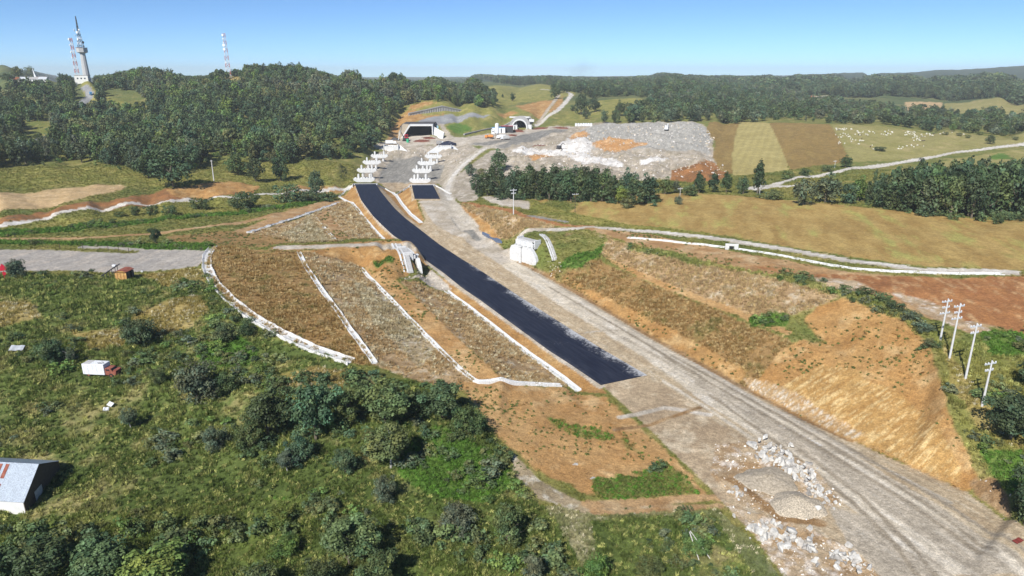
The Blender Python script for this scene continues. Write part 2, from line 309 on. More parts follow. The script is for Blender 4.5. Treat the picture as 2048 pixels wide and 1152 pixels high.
# recipe: c1, c2, scale of c1/c2 mix, c3, scale, share of c3, (streak angle deg, ratio)
REC = dict(
 scrub=((98,110,58),(78,92,44),6,(156,146,98),5,.27,None),
 meadow=((104,112,58),(128,124,68),12,(162,148,96),7,.25,None),
 greygrass=((126,128,88),(104,112,70),5,(162,154,120),3,.3,None),
 straw=((158,140,88),(132,122,66),6,(178,160,110),4,.35,None),
 lush=((78,108,44),(92,120,50),4,(112,130,66),3,.3,None),
 dark_scrub=((80,94,46),(92,104,50),8,(118,120,70),5,.27,None),
 forest=((46,58,34),(58,68,38),14,(86,92,50),9,.12,None),
 olive=((142,136,74),(120,122,62),9,(162,150,92),6,.3,None),
 pale_field=((188,160,120),(172,146,106),20,(196,172,134),7,.3,(8,6)),
 orange=((174,136,86),(160,120,72),5,(194,162,114),4,.32,None),
 redbank=((154,108,68),(134,96,62),7,(120,100,74),6,.3,None),
 baretan=((184,148,100),(172,132,84),7,(202,170,124),5,.28,None),
 slopebrown=((140,112,70),(154,124,82),4,(114,108,62),3,.3,None),
 slopetan=((174,148,112),(154,128,94),3.5,(196,182,158),2.2,.32,None),
 slopegrey=((170,152,124),(150,134,104),3,(200,192,174),1.8,.38,None),
 gravel=((188,178,164),(172,160,142),6,(204,196,184),5,.3,None),
 gravel_road=((188,178,162),(170,160,144),8,(206,198,186),6,.3,(116,9)),
 gravel_white=((204,193,175),(190,178,158),7,(214,206,193),6,.3,(116,8)),
 gravel_grey=((180,168,150),(162,151,134),5,(194,184,168),5,.25,(116,8)),
 earth=((180,160,132),(160,140,114),6,(200,184,158),4,.32,None),
 earth_tan=((184,166,138),(166,146,118),5,(198,184,160),4,.3,(116,8)),
 yard=((172,164,154),(158,152,145),10,(184,172,158),7,.3,(90,5)),
 dirt=((176,144,104),(160,124,84),6,(190,166,130),5,.3,None),
 reddirt=((162,114,72),(146,100,64),9,(186,150,108),5,.32,(80,4)),
 dry_field=((172,146,90),(154,126,74),14,(162,156,88),20,.28,(75,4)),
 straw_field=((168,154,100),(160,146,92),10,(176,162,108),6,.3,None),
 brown_field=((142,118,70),(132,110,66),14,(152,130,78),9,.3,(75,4)),
 olive_field=((150,142,90),(138,132,78),14,(162,148,102),9,.35,None),
 spoil=((170,166,157),(152,148,140),7,(188,184,176),4,.3,(80,4)),
 spoil_dark=((142,138,130),(124,121,115),8,(164,159,150),5,.3,(85,6)),
 spoil_white=((216,212,206),(194,188,180),4,(230,226,222),3,.35,None),
 spoil_orange=((192,148,100),(176,130,84),5,(206,178,142),4,.3,None),
 spoil_mix=((172,160,144),(150,140,122),5,(196,186,172),3,.35,None),
 white_road=((206,200,190),(192,184,172),6,(214,210,204),5,.3,None),
 asphalt_old=((150,150,150),(136,136,138),8,(160,160,158),6,.3,None),
 rubble=((178,158,130),(160,132,98),3,(214,204,192),1.6,.38,None),
 mud=((150,120,84),(132,104,72),4,(168,144,112),3,.3,None),
 farwood=((52,66,52),(62,76,56),60,(84,96,62),40,.18,None),
 fargreen=((86,98,62),(110,112,70),60,(70,84,56),50,.3,None),
 cutface=((180,144,90),(166,128,76),5,(212,184,132),2.6,.42,(25,7)),
 toerock=((188,160,120),(172,136,90),3,(214,204,186),1.6,.42,(25,6)),
 track=((156,144,126),(142,130,112),4,(170,160,144),4,.25,(116,8)),
 concrete=((206,204,200),(196,192,186),3,(214,212,210),2,.3,None),
)
NAMES = list(REC); RIDX = {n: k for k, n in enumerate(NAMES)}
def recipe(n, sl):
    c1, c2, s, c3, s3, sh, st = REC[n]; X = WX[sl]; Y = WY[sl]
    if st:
        a = math.radians(st[0]); U = X * math.cos(a) + Y * math.sin(a); V = (-X * math.sin(a) + Y * math.cos(a)) * st[1]; X, Y = U, V
    k = RIDX[n] * 7
    m = np.clip((fbm(X, Y, s, 5, k + 1, .6) - 0.5) * 3.0 + 0.5, 0, 1)[..., None]
    m3 = np.clip((fbm(X, Y, s3, 5, k + 2, .62) - (0.66 - 0.36 * sh)) * 4.5, 0, .9)[..., None]
    return (lin(c1) * (1 - m) + lin(c2) * m) * (1 - m3) + lin(c3) * m3
COLR = np.zeros((NR, NT, 3)); ROUGH = np.full((NR, NT), 0.25); KIND = np.zeros((NR, NT), np.int16)   # KIND: which piece of the setting
VEG = np.zeros((NR, NT), np.int16)                                                                  # which ground cover grows here
SETTING = ['ground']
EDGE_N = [fbm(WX, WY, 5.0, 4, 91), fbm(WX, WY, 1.6, 3, 92)]
def put(n, W, kind=None, rough=None, veg=None, namp=0.7):
    """lay recipe n where weight W (0..1), with an edge broken up by noise"""
    if namp: W = np.clip((W + ((EDGE_N[0] - .5) * 1.1 + (EDGE_N[1] - .5) * 0.8) * namp * (4 * W * (1 - W)) - 0.5) * 3.0 + 0.5, 0, 1)
    jj, ii = np.where(W > 0.004)
    if not len(jj): return
    sl = (slice(jj.min(), jj.max() + 1), slice(ii.min(), ii.max() + 1)); w = W[sl][..., None]
    COLR[sl] = COLR[sl] * (1 - w) + recipe(n, sl) * w
    if rough is not None: ROUGH[sl] = ROUGH[sl] * (1 - W[sl]) + rough * W[sl]
    m = W > 0.5
    if kind:
        if kind not in SETTING: SETTING.append(kind)
        KIND[m] = SETTING.index(kind)
    if veg is not None: VEG[m] = veg
def zone(n, px, soft=2, **k):
    put(n, blur(poly_mask(wpoly(px)).astype(float), soft), **k)
def path(n, px, half, soft=0.8, **k):
    D = line_dist(wpoly(px)); put(n, np.clip((half - D) / soft + 0.5, 0, 1), **k)
ALLM = np.ones((NR, NT))
# VEG codes: 0 none, 1 tall green weeds, 2 dry brown grass, 3 pale dry grass, 4 sparse weeds on soil, 5 lush green, 6 low meadow
put('meadow', ALLM, namp=0, veg=6)
put('fargreen', np.clip((RG - 800) / 200, 0, 1), namp=0, veg=0)
put('farwood', np.clip((RG - 1900) / 300, 0, 1), namp=0, veg=0, kind='hills')
# --- left foreground scrub
zone('scrub', [(-600,548),(0,548),(220,552),(300,560),(400,540),(425,575),(470,625),(560,680),(700,730),(760,755),(880,770),(960,830),(1010,900),(1040,960),(1080,1010),(1230,1080),(1400,1200),(1300,1600),(-900,1600)], veg=1, rough=.5, soft=8, namp=1.2)
zone('straw', [(260,640),(330,600),(400,590),(420,620),(380,660),(320,680)], veg=3, soft=4)
zone('straw', [(140,665),(240,660),(250,690),(180,700)], veg=3, soft=3)
zone('straw', [(-20,610),(60,600),(90,640),(-20,660)], veg=3, soft=4)
zone('straw', [(280,552),(400,535),(415,570),(330,575)], veg=3, soft=3)
zone('lush', [(390,690),(480,670),(520,700),(490,730),(400,735)], veg=5)
zone('lush', [(800,900),(870,850),(980,900),(1040,970),(960,1010),(850,990),(790,950)], veg=5, soft=14, namp=1.3)
zone('lush', [(500,1000),(590,990),(620,1040),(540,1070)], veg=5, soft=4)
zone('straw', [(560,745),(700,740),(780,760),(720,790),(560,770)], veg=3, soft=4)
zone('straw', [(430,1000),(500,1000),(520,1060),(440,1050)], veg=3, soft=4)
zone('dark_scrub', [(-50,1060),(700,1000),(1000,1060),(1100,1152),(1000,1300),(-200,1300)], veg=1, soft=6)
# --- left valley fields
zone('olive', [(-300,360),(0,345),(150,335),(300,345),(400,345),(470,320),(560,330),(700,330),(715,365),(640,380),(480,366),(350,372),(150,372),(-300,385)], veg=6)
zone('pale_field', [(-400,392),(0,384),(150,374),(262,371),(235,384),(140,402),(0,424),(-400,450)], kind='field', veg=0)
zone('redbank', [(-300,460),(0,438),(80,426),(160,404),(240,398),(330,378),(400,369),(470,364),(520,373),(505,388),(430,393),(330,403),(220,420),(100,434),(0,449),(-300,480)], kind='bank', rough=.5, veg=0)
zone('orange', [(330,380),(400,370),(470,364),(518,373),(500,386),(430,391),(350,394)], kind='bank', veg=0)
zone('orange', [(560,378),(640,372),(700,370),(690,384),(600,386)], kind='bank', veg=0)
zone('olive', [(130,436),(330,402),(560,392),(650,395),(500,420),(250,445),(0,470),(-300,490),(-300,478)], veg=6)
zone('lush', [(-300,490),(0,462),(180,446),(330,432),(500,420),(640,400),(690,402),(520,424),(330,440),(180,455),(0,474),(-300,496)], veg=5, soft=1)
path('white_road', [(-200,478),(0,452),(100,435),(200,421),(280,408),(340,402),(380,400)], 2.6, kind='track', veg=0)
path('white_road', [(380,400),(470,396),(560,388),(640,383),(690,378),(720,374)], 2.2, kind='track', veg=0)
path('dirt', [(-200,482),(0,478),(120,477),(200,475),(330,465),(450,449),(560,428),(660,407)], 2.4, soft=1.5, kind='dirt_track', veg=0)
zone('dirt', [(500,452),(560,425),(640,404),(690,398),(705,405),(640,420),(520,462),(440,470)], kind='dirt_track', veg=0)
zone('lush', [(-300,486),(0,483),(200,486),(330,488),(430,489),(415,502),(260,497),(120,491),(-300,493)], veg=5, soft=1)
zone('slopebrown', [(330,474),(450,462),(520,465),(560,470),(600,484),(530,494),(430,489),(340,484)], veg=4, soft=2)
zone('yard', [(-300,500),(0,499),(130,501),(215,505),(265,507),(300,498),(420,502),(412,520),(395,532),(330,540),(215,545),(120,541),(0,545),(-300,552)], kind='gravel_yard', veg=0, rough=.1, soft=1)
path('yard', [(170,494),(230,496),(280,500),(320,503)], 2.0, kind='gravel_yard', veg=0)
# --- left cut
zone('slopebrown', [(430,493),(520,500),(600,503),(650,580),(700,655),(752,730),(705,727),(630,702),(560,670),(500,636),(458,603),(426,566),(412,530)], kind='cut_slope', veg=2, rough=.25)
zone('slopetan', [(600,503),(720,528),(820,640),(950,765),(860,770),(752,730),(700,655),(650,580)], kind='cut_slope', veg=3, rough=.25)
zone('slopegrey', [(770,590),(870,695),(840,740),(740,640),(700,560)], kind='cut_slope', veg=3, soft=8)
zone('slopetan', [(800,560),(890,585),(957,634),(1020,684),(1090,735),(1140,775),(1003,757),(905,668),(850,613)], kind='cut_slope', veg=3, rough=.25)
zone('baretan', [(722,537),(790,555),(850,612),(905,667),(960,717),(1003,757),(955,765),(870,690),(790,607)], kind='berm', veg=4, soft=1)
zone('orange', [(580,500),(640,498),(790,490),(835,490),(845,550),(815,552),(790,560),(722,535),(640,512)], kind='cut_slope', veg=4, rough=.3)
zone('lush', [(745,520),(785,514),(790,528),(750,536)], veg=5, soft=3)
zone('orange', [(893,583),(868,560),(850,535),(960,602),(1100,704),(1205,775),(1215,790),(1157,783),(1020,680)], kind='bank', veg=0, soft=1)
zone('gravel', [(846,552),(862,540),(905,578),(893,583),(850,565),(800,556)], kind='bank', veg=0, rough=.4)
# far side of approach
zone('slopetan', [(500,468),(620,432),(690,404),(704,408),(766,480),(672,484),(600,486)], kind='cut_slope', veg=3)
zone('slopegrey', [(560,470),(620,437),(650,470),(660,484),(600,486)], kind='cut_slope', veg=3)
zone('dirt', [(632,430),(655,420),(700,478),(676,482)], kind='cut_slope', veg=4)
zone('orange', [(676,396),(708,370),(716,382),(746,432),(798,480),(764,480),(730,440),(704,408)], kind='embankment', veg=0, soft=1, rough=.15)
zone('orange', [(752,368),(790,388),(812,415),(845,446),(838,458),(790,418)], kind='embankment', veg=0, soft=1, rough=.15)
zone('orange', [(790,390),(822,370),(832,400),(848,440),(843,447),(805,410)], kind='embankment', veg=0, soft=1, rough=.15)
zone('orange', [(868,370),(905,386),(908,402),(885,400)], kind='embankment', veg=0, soft=1, rough=.15)
_ap = [at(560,495,10.5), at(640,493,10.2), at(740,488,9.6), at(790,485,9.3), at(812,484,9.2), at(826,483,9.2)]
path('orange', _ap[2:], 8.0, soft=2, kind='cut_slope', veg=4)
path('dirt', _ap, 3.0, soft=1.2, kind='access_road', veg=0)
path('gravel', _ap, 2.2, soft=1.2, kind='access_road', veg=0)
# --- flat bare ground by the end of the asphalt
zone('baretan', [(905,765),(952,768),(1122,775),(1170,788),(1215,800),(1330,900),(1430,1000),(1330,1000),(1180,990),(1120,960),(1060,930),(1000,880),(960,820)], kind='bare_earth', veg=4, rough=.2, soft=10, namp=1.2)
zone('meadow', [(1190,955),(1300,945),(1320,920),(1420,995),(1300,1000),(1190,995)], veg=5, soft=20, namp=1.5)
zone('meadow', [(1080,830),(1180,860),(1260,880),(1300,920),(1230,890),(1100,850)], veg=5, soft=20, namp=1.5)
zone('slopegrey', [(1020,900),(1080,960),(1160,1005),(1330,1010),(1330,1030),(1180,1030),(1080,1000),(1030,950)], veg=4, soft=4)
zone('greygrass', [(1080,1010),(1200,1030),(1440,1020),(1480,1060),(1560,1152),(1560,1300),(1200,1300),(1150,1100)], veg=3, soft=6)
zone('scrub', [(1180,1040),(1430,1030),(1500,1152),(1300,1250),(1200,1150)], veg=1, soft=6)
path('dirt', [(1180,1010),(1300,1004),(1400,996),(1470,994)], 1.1, soft=1.5, veg=0)
path('dirt', [(1190,1024),(1320,1020),(1440,1012)], 0.8, soft=1.5, veg=0)
# --- corridor
zone('earth_tan', AL + [(1202,770),(1330,885),(1440,1000),(1560,1130),(1660,1240),(2400,1700),(2500,1200),(2200,1140),(2048,1052),(1935,985),(1800,925),(1700,880),(1600,833),(1480,770),(1400,727),(1300,672),(1200,612),(1090,549),(1035,519),(1000,490),(960,455),(935,425),(915,405),(900,398),(880,398),(836,402),(850,438),(836,460),(751,368)], kind='haul_road', veg=0, rough=.06, soft=1, namp=.4)
zone('gravel_white', [(920,470),(1000,530),(1100,600),(1180,648),(1300,724),(1400,800),(1600,935),(1760,1060),(1900,1152),(2080,1152),(1930,1050),(1750,935),(1580,835),(1400,735),(1250,650),(1130,580),(1050,530),(960,470)], kind='haul_road', veg=0, soft=3)
zone('gravel', [(838,402),(900,402),(940,440),(990,480),(1030,520),(1000,530),(930,480),(870,450)], kind='haul_road', veg=0, soft=2)
zone('gravel_grey', [(1400,760),(1500,815),(1700,920),(1900,1040),(2040,1152),(1960,1152),(1800,1040),(1600,910),(1440,800),(1380,765)], kind='haul_road', veg=0, soft=4)
zone('earth', [(1205,772),(1300,752),(1360,790),(1440,850),(1540,900),(1700,1000),(1640,1020),(1500,1000),(1440,1000),(1330,890)], kind='haul_road', veg=0, soft=3, rough=.15)
zone('gravel_grey', [(1650,1010),(1760,1040),(1920,1160),(1740,1160)], kind='haul_road', veg=0, soft=5)
for ln, hw, rc in (([(1290,740),(1420,820),(1560,915),(1700,1010),(1820,1100),(1900,1160)], .35, 'gravel_white'), ([(1380,740),(1560,845),(1760,960),(1960,1085),(2060,1152)], .4, 'gravel_white'), ([(1400,762),(1560,870),(1720,975),(1880,1090),(1960,1160)], .45, 'gravel_grey'), ([(1450,770),(1650,885),(1850,1000),(2048,1130)], .4, 'gravel_grey'),
                   ([(1180,640),(1300,705),(1420,775)], .35, 'gravel_grey'), ([(1000,505),(1150,590),(1300,680)], .3, 'gravel_grey'), ([(1020,500),(1180,597),(1330,690),(1480,780),(1700,900),(1900,1005)], .35, 'gravel_road'), ([(1240,835),(1330,815),(1420,830)], .5, 'gravel'), ([(1230,860),(1300,850),(1400,815)], .35, 'mud'), ([(1560,850),(1640,890)], .15, 'spoil_white')):
    path(rc, ln, hw + .15, soft=1.1, kind='haul_road', veg=0, namp=.25)
for ln in ([(1330,715),(1480,800),(1640,895),(1800,995),(1960,1105)], [(1345,712),(1500,797),(1660,890),(1825,990),(1990,1100)], [(1420,790),(1560,890),(1700,1000),(1790,1090),(1840,1160)], [(1600,900),(1720,990),(1830,1100),(1880,1160)], [(1100,575),(1250,662),(1400,752)], [(1490,775),(1680,885),(1880,1000),(2060,1115)]):
    path('track', ln, .45, soft=1.0, kind='haul_road', veg=0, namp=.5)
path('spoil_dark', [(888,398),(905,420),(912,440),(930,458),(955,478)], 1.9, soft=1.2, kind='haul_road', veg=0)
path('gravel_grey', [(1155,668),(1180,664),(1225,660),(1260,664)], .5, soft=.6, kind='haul_road', veg=0)
path('mud', [(1040,523),(1090,549),(1200,612),(1300,672),(1400,727),(1480,770),(1600,833),(1700,880)], .9, soft=.6, kind='haul_road', veg=0)  # brown toe ditch; small shadows along it are painted in too
path('earth_tan', [(757,372),(800,425),(836,456),(918,515),(994,563),(1120,645),(1294,750),(1310,760)], 1.5, soft=.6, kind='haul_road', veg=0)
path('gravel', [(714,376),(730,410),(763,449),(797,478)], .9, soft=.4, kind='embankment', veg=0)
path('gravel', [(854,524),(925,578),(1015,642),(1126,720),(1202,772)], .9, soft=.4, kind='bank', veg=0)
zone('rubble', [(1430,890),(1520,880),(1620,930),(1680,1000),(1640,1030),(1560,1030),(1480,1010),(1420,950)], kind='haul_road', veg=0, rough=.35, soft=4)
zone('rubble', [(1440,1000),(1520,1030),(1620,1060),(1720,1110),(1770,1160),(1600,1200),(1560,1140),(1480,1040)], kind='haul_road', veg=0, rough=.4, soft=3)
path('mud', [(1450,955),(1500,985),(1560,1035),(1640,1045)], .9, soft=.8, kind='haul_road', veg=0)
zone('earth_tan', [(816,366),(872,366),(888,403),(824,403)], kind='haul_road', veg=0, soft=1)
# --- right cut
zone('slopebrown', [(1090,548),(1120,535),(1200,520),(1250,545),(1330,580),(1410,612),(1500,650),(1577,680),(1600,700),(1640,720),(1560,800),(1480,768),(1400,725),(1300,670),(1200,610)], kind='cut_slope', veg=2, rough=.25)
zone('slopetan', [(1120,470),(1180,464),(1260,490),(1400,524),(1500,548),(1600,560),(1690,590),(1640,610),(1560,640),(1500,632),(1410,598),(1330,568),(1250,532),(1207,510),(1150,500)], kind='cut_slope', veg=2, rough=.25)
zone('baretan', [(1205,512),(1258,533),(1340,570),(1420,599),(1510,632),(1587,664),(1577,672),(1500,643),(1410,609),(1330,579),(1250,542)], kind='berm', veg=4, soft=1)
zone('orange', [(1640,610),(1700,590),(1760,610),(1825,652),(1865,700),(1880,760),(1900,830),(1930,900),(1965,968),(1935,985),(1800,925),(1700,880),(1600,833),(1500,780),(1560,700),(1600,680),(1660,690),(1600,640)], kind='cut_slope', veg=4, rough=.2, soft=4)
zone('cutface', [(1560,775),(1640,730),(1700,740),(1800,790),(1870,840),(1910,920),(1935,975),(1800,920),(1690,872),(1580,820)], kind='cut_slope', veg=0, soft=8)
zone('toerock', [(1470,745),(1520,760),(1570,775),(1640,815),(1700,850),(1740,872),(1700,878),(1600,830),(1500,777)], kind='cut_slope', veg=0, soft=3, rough=.5)
zone('toerock', [(1180,590),(1260,625),(1400,695),(1480,750),(1480,766),(1400,722),(1300,668),(1200,608)], kind='cut_slope', veg=0, soft=4, rough=.3)
zone('orange', [(1110,550),(1150,562),(1300,640),(1420,700),(1500,745),(1480,768),(1400,725),(1300,670),(1200,610)], kind='cut_slope', veg=4, soft=5)
zone('lush', [(1130,520),(1190,480),(1215,485),(1195,515),(1160,535),(1115,545)], veg=5, soft=3)
zone('meadow', [(1090,470),(1180,464),(1220,480),(1190,500),(1120,525),(1100,500)], veg=6, soft=3)
zone('lush', [(1500,630),(1575,625),(1580,650),(1500,655)], veg=5, soft=4)
zone('meadow', [(1260,488),(1400,518),(1500,540),(1600,550),(1700,575),(1790,600),(1850,640),(1880,690),(1850,680),(1800,640),(1700,600),(1600,570),(1400,535),(1250,500)], veg=1, soft=3)
zone('meadow', [(1880,700),(1860,660),(1950,690),(2080,690),(2080,1050),(2000,1000),(1960,930),(1920,860),(1890,780)], veg=1, soft=3)
zone('straw', [(1880,680),(1960,800),(2048,860),(2048,900),(1950,850),(1900,770)], veg=3, soft=3)
zone('lush', [(1955,660),(2100,665),(2100,710),(1980,715)], veg=5, soft=3)
zone('lush', [(1960,900),(2048,900),(2048,1000),(1990,980)], veg=5, soft=3)
zone('mud', [(1930,960),(1990,950),(2020,1000),(2030,1035),(1960,1000)], veg=4, soft=2)
# --- beyond the right cut
zone('dirt', [(1180,452),(1300,470),(1500,510),(1700,545),(1900,560),(2400,560),(2400,640),(2048,668),(1960,650),(1860,640),(1760,600),(1600,553),(1500,543),(1400,520),(1260,488)], kind='bare_earth', veg=4, rough=.3)
zone('reddirt', [(1450,522),(1600,545),(1750,552),(1900,556),(2400,556),(2400,640),(2048,668),(1960,645),(1870,632),(1800,600),(1700,570),(1560,545)], kind='bare_earth', veg=0, rough=.35)
zone('rubble', [(1620,555),(1700,560),(1760,580),(1700,585),(1650,575)], veg=0, rough=.6)
zone('rubble', [(1770,580),(1860,600),(1930,640),(1990,660),(1940,668),(1850,630)], veg=0, rough=.6)
zone('dry_field', [(1040,392),(1150,392),(1320,386),(1500,393),(1700,412),(1850,428),(2300,450),(2400,550),(2020,540),(1850,533),(1700,514),(1560,490),(1420,468),(1300,454),(1200,447),(1120,420)], kind='field', veg=0, rough=.12)
zone('meadow', [(1100,400),(1160,405),(1140,425),(1080,410)], veg=6, soft=2)
zone('olive', [(1060,405),(1140,425),(1260,450),(1420,466),(1420,474),(1300,460),(1180,450),(1100,430),(1040,412)], veg=6)
zone('slopetan', [(918,412),(960,412),(1030,432),(1100,445),(1110,458),(1040,464),(1015,480),(985,470),(930,432)], kind='bank', veg=2)
zone('orange', [(912,412),(925,412),(1000,478),(1005,490),(985,482),(935,440)], kind='bank', veg=0)
zone('gravel', [(960,395),(1010,390),(1060,405),(1060,420),(1000,412)], kind='bare_earth', veg=0, rough=.3)
path('reddirt', [(930,405),(1000,418),(1060,435),(1120,450),(1180,453)], 2.0, kind='dirt_track', veg=0)
path('spoil_dark', [(1060,432),(1090,437),(1130,444)], 1.6, kind='dirt_track', veg=0)
path('gravel', [(1046,467),(1120,459),(1180,455),(1300,463),(1420,476),(1560,497),(1700,522),(1850,540),(2020,545)], 2.4, soft=1, kind='access_road', veg=0)
path('white_road', [(1100,460),(1180,455),(1300,462),(1420,474),(1560,495),(1700,520),(1850,538),(2030,543)], 1.4, soft=1, kind='access_road', veg=0)
path('dirt', [(1180,457),(1250,478),(1330,490),(1420,505),(1500,520)], 2.0, soft=1.5, veg=0)
# --- valley under the bridge and tunnel platform
zone('spoil_mix', [(720,352),(745,310),(790,290),(930,285),(960,300),(935,330),(905,360),(895,385),(870,365),(800,385),(757,366)], kind='valley_floor', veg=0, rough=.5)
zone('spoil_dark', [(760,345),(785,318),(830,312),(860,325),(890,330),(880,358),(845,362),(800,366),(757,366)], kind='valley_floor', veg=0, rough=.1, soft=2)
zone('earth', [(757,366),(800,366),(845,364),(870,368),(820,372),(790,386),(775,380)], kind='valley_floor', veg=0)
zone('spoil_mix', [(895,385),(905,360),(935,335),(985,300),(1010,300),(1000,330),(970,360),(955,400),(920,405)], kind='valley_floor', veg=0, rough=.3)
zone('gravel', [(740,290),(800,275),(870,272),(930,275),(960,270),(1060,258),(1150,252),(1180,262),(1140,285),(1020,300),(985,296),(930,290),(850,290),(760,296)], kind='work_platform', veg=0, rough=.15)
zone('spoil_dark', [(930,290),(1000,280),(1080,262),(1160,256),(1180,270),(1130,290),(1020,300),(990,292)], kind='work_platform', veg=0, rough=.15)
path('gravel_road', [(940,455),(912,425),(898,405),(890,385),(900,358),(922,332),(948,310),(970,296),(1010,284)], 3.6, soft=1.5, kind='haul_road', veg=0)
path('white_road', [(900,400),(893,384),(902,357),(925,331),(950,310),(972,296)], 1.5, soft=1.5, kind='haul_road', veg=0)
# tunnel hill
zone('olive', [(770,290),(790,240),(800,215),(830,205),(885,205),(960,212),(1000,225),(1060,215),(1080,250),(1040,240),(990,245),(930,268),(890,262),(862,255),(800,262),(790,276)], veg=6)
zone('gravel', [(792,286),(798,276),(862,272),(890,274),(905,282),(870,288)], kind='work_platform', veg=0, soft=1)
zone('orange', [(780,262),(800,232),(820,218),(850,232),(900,226),(870,234),(835,242),(810,256),(800,272)], kind='bank', veg=0)
zone('orange', [(815,214),(845,203),(882,203),(860,210),(825,220)], kind='bank', veg=0)
zone('dirt', [(770,288),(785,262),(805,256),(800,275),(790,288)], kind='bank', veg=0)
zone('asphalt_old', [(832,244),(860,234),(900,228),(940,226),(990,232),(960,236),(900,246),(870,250)], kind='work_platform', veg=0, rough=.05, soft=1)
path('gravel_grey', [(882,248),(890,262),(905,278)], 2.5, kind='work_platform', veg=0)
zone('lush', [(890,252),(915,246),(950,256),(925,268),(905,264)], veg=5)
zone('meadow', [(915,246),(990,236),(1040,233),(1000,246),(950,257)], veg=5)
zone('orange', [(990,228),(1020,222),(1040,226),(1000,232)], veg=0)
zone('olive', [(950,172),(1080,168),(1150,180),(1150,192),(1100,200),(1040,205),(990,215),(960,205)], veg=6, kind='field')
zone('orange', [(1030,212),(1080,202),(1110,200),(1090,230),(1075,238),(1050,222)], veg=0)
path('white_road', [(1072,252),(1088,240),(1110,224),(1130,206),(1143,190),(1135,184),(1110,181),(1080,178)], 3.2, soft=2, kind='dirt_track', veg=0)
path('gravel_grey', [(1076,246),(1090,228),(1105,208),(1118,190)], 2.4, soft=2, kind='dirt_track', veg=0)
zone('orange', [(1095,228),(1115,200),(1128,190),(1125,206),(1105,224)], veg=0)
zone('spoil_white', [(1026,238),(1058,233),(1068,239),(1050,243),(1030,242)], veg=0, soft=1)
zone('spoil_white', [(1050,257),(1054,248),(1064,246),(1062,256)], veg=0, soft=1)
# --- spoil heap
zone('spoil_mix', [(1000,300),(1060,285),(1150,255),(1250,246),(1400,247),(1430,270),(1425,290),(1435,310),(1470,335),(1450,360),(1300,360),(1150,360),(1000,355),(960,340)], kind='spoil_heap', veg=0, rough=.9)
zone('spoil', [(1130,275),(1170,256),(1250,247),(1400,248),(1430,272),(1415,292),(1425,308),(1340,300),(1250,300),(1150,292)], kind='spoil_heap', veg=0, rough=.7)
zone('spoil_orange', [(1130,275),(1165,263),(1180,270),(1165,280),(1140,282)], kind='spoil_heap', veg=0, rough=.8)
zone('spoil_orange', [(1175,290),(1230,275),(1300,283),(1260,300),(1235,306),(1205,300)], kind='spoil_heap', veg=0, rough=1.0)
zone('spoil_white', [(1025,298),(1060,296),(1110,298),(1135,282),(1185,288),(1180,310),(1230,322),(1250,335),(1190,330),(1140,316),(1100,312),(1020,306)], kind='spoil_heap', veg=0, rough=1.0)
zone('spoil_white', [(1275,325),(1310,318),(1345,320),(1330,328),(1290,330)], kind='spoil_heap', veg=0, rough=.5)
zone('spoil_orange', [(1050,312),(1085,306),(1110,318),(1070,325)], kind='spoil_heap', veg=0, rough=.6)
zone('redbank', [(1345,340),(1420,325),(1470,335),(1460,352),(1400,365),(1340,360)], kind='spoil_heap', veg=0, rough=.8)
# --- fields beyond
zone('brown_field', [(1418,245),(1480,243),(1470,280),(1465,325),(1475,350),(1440,345),(1425,310),(1432,285),(1412,262)], kind='field', veg=0, rough=.1)
zone('straw_field', [(1480,243),(1540,246),(1560,280),(1578,340),(1500,350),(1465,352),(1464,310),(1470,275)], kind='field', veg=0, rough=.05, soft=1)
zone('brown_field', [(1538,246),(1660,248),(1680,280),(1700,322),(1640,335),(1580,342),(1560,290)], kind='field', veg=0, rough=.1, soft=1)
zone('olive_field', [(1660,248),(1780,254),(1900,260),(2048,266),(2300,275),(2300,262),(2048,285),(1900,305),(1780,322),(1700,324),(1682,282)], kind='field', veg=0, rough=.1, soft=1)
zone('meadow', [(1440,360),(1545,360),(1640,345),(1720,332),(1640,330),(1560,345),(1480,352)], veg=6)
path('white_road', [(1500,378),(1545,371),(1640,352),(1750,333),(1850,317),(1950,301),(2048,288),(2200,270)], 3.4, soft=1, kind='country_road', veg=0)
path('white_road', [(1548,372),(1580,373),(1610,372)], 2.4, soft=1, kind='country_road', veg=0)
zone('olive_field', [(1760,345),(1900,320),(2048,298),(2300,280),(2300,340),(2048,330),(1900,345)], kind='field', veg=0)
zone('lush', [(1970,318),(2000,305),(2030,318)], veg=5)
# beyond crest
zone('pale_field', [(1812,204),(1885,205),(1880,224),(1810,222)], kind='field', veg=0, soft=1)
zone('olive_field', [(1888,206),(2300,208),(2300,240),(2048,234),(1885,225)], kind='field', veg=0, soft=1)
zone('gravel_grey', [(1600,194),(1655,191),(1660,196),(1620,206),(1600,203)], veg=0, soft=1)
zone('dirt', [(1540,195),(1600,194),(1600,200),(1560,202)], veg=0, soft=1)
zone('dirt', [(1640,200),(1690,198),(1700,206),(1640,208)], veg=0, soft=1)
zone('olive', [(1190,205),(1260,196),(1320,204),(1290,215),(1200,235),(1150,246),(1110,245),(1150,220)], veg=6)
zone('straw', [(448,146),(492,143),(490,158),(450,160)], veg=0, soft=1)
zone('olive', [(150,165),(185,170),(230,200),(260,206),(200,215),(170,200)], veg=6)
zone('yard', [(20,156),(90,153),(110,163),(40,166)], veg=0)
path('asphalt_old', [(160,212),(172,200),(180,190),(176,180),(168,172)], 4.0, kind='country_road', veg=0)
path('asphalt_old', [(0,296),(30,290),(95,272)], 3.0, kind='country_road', veg=0)
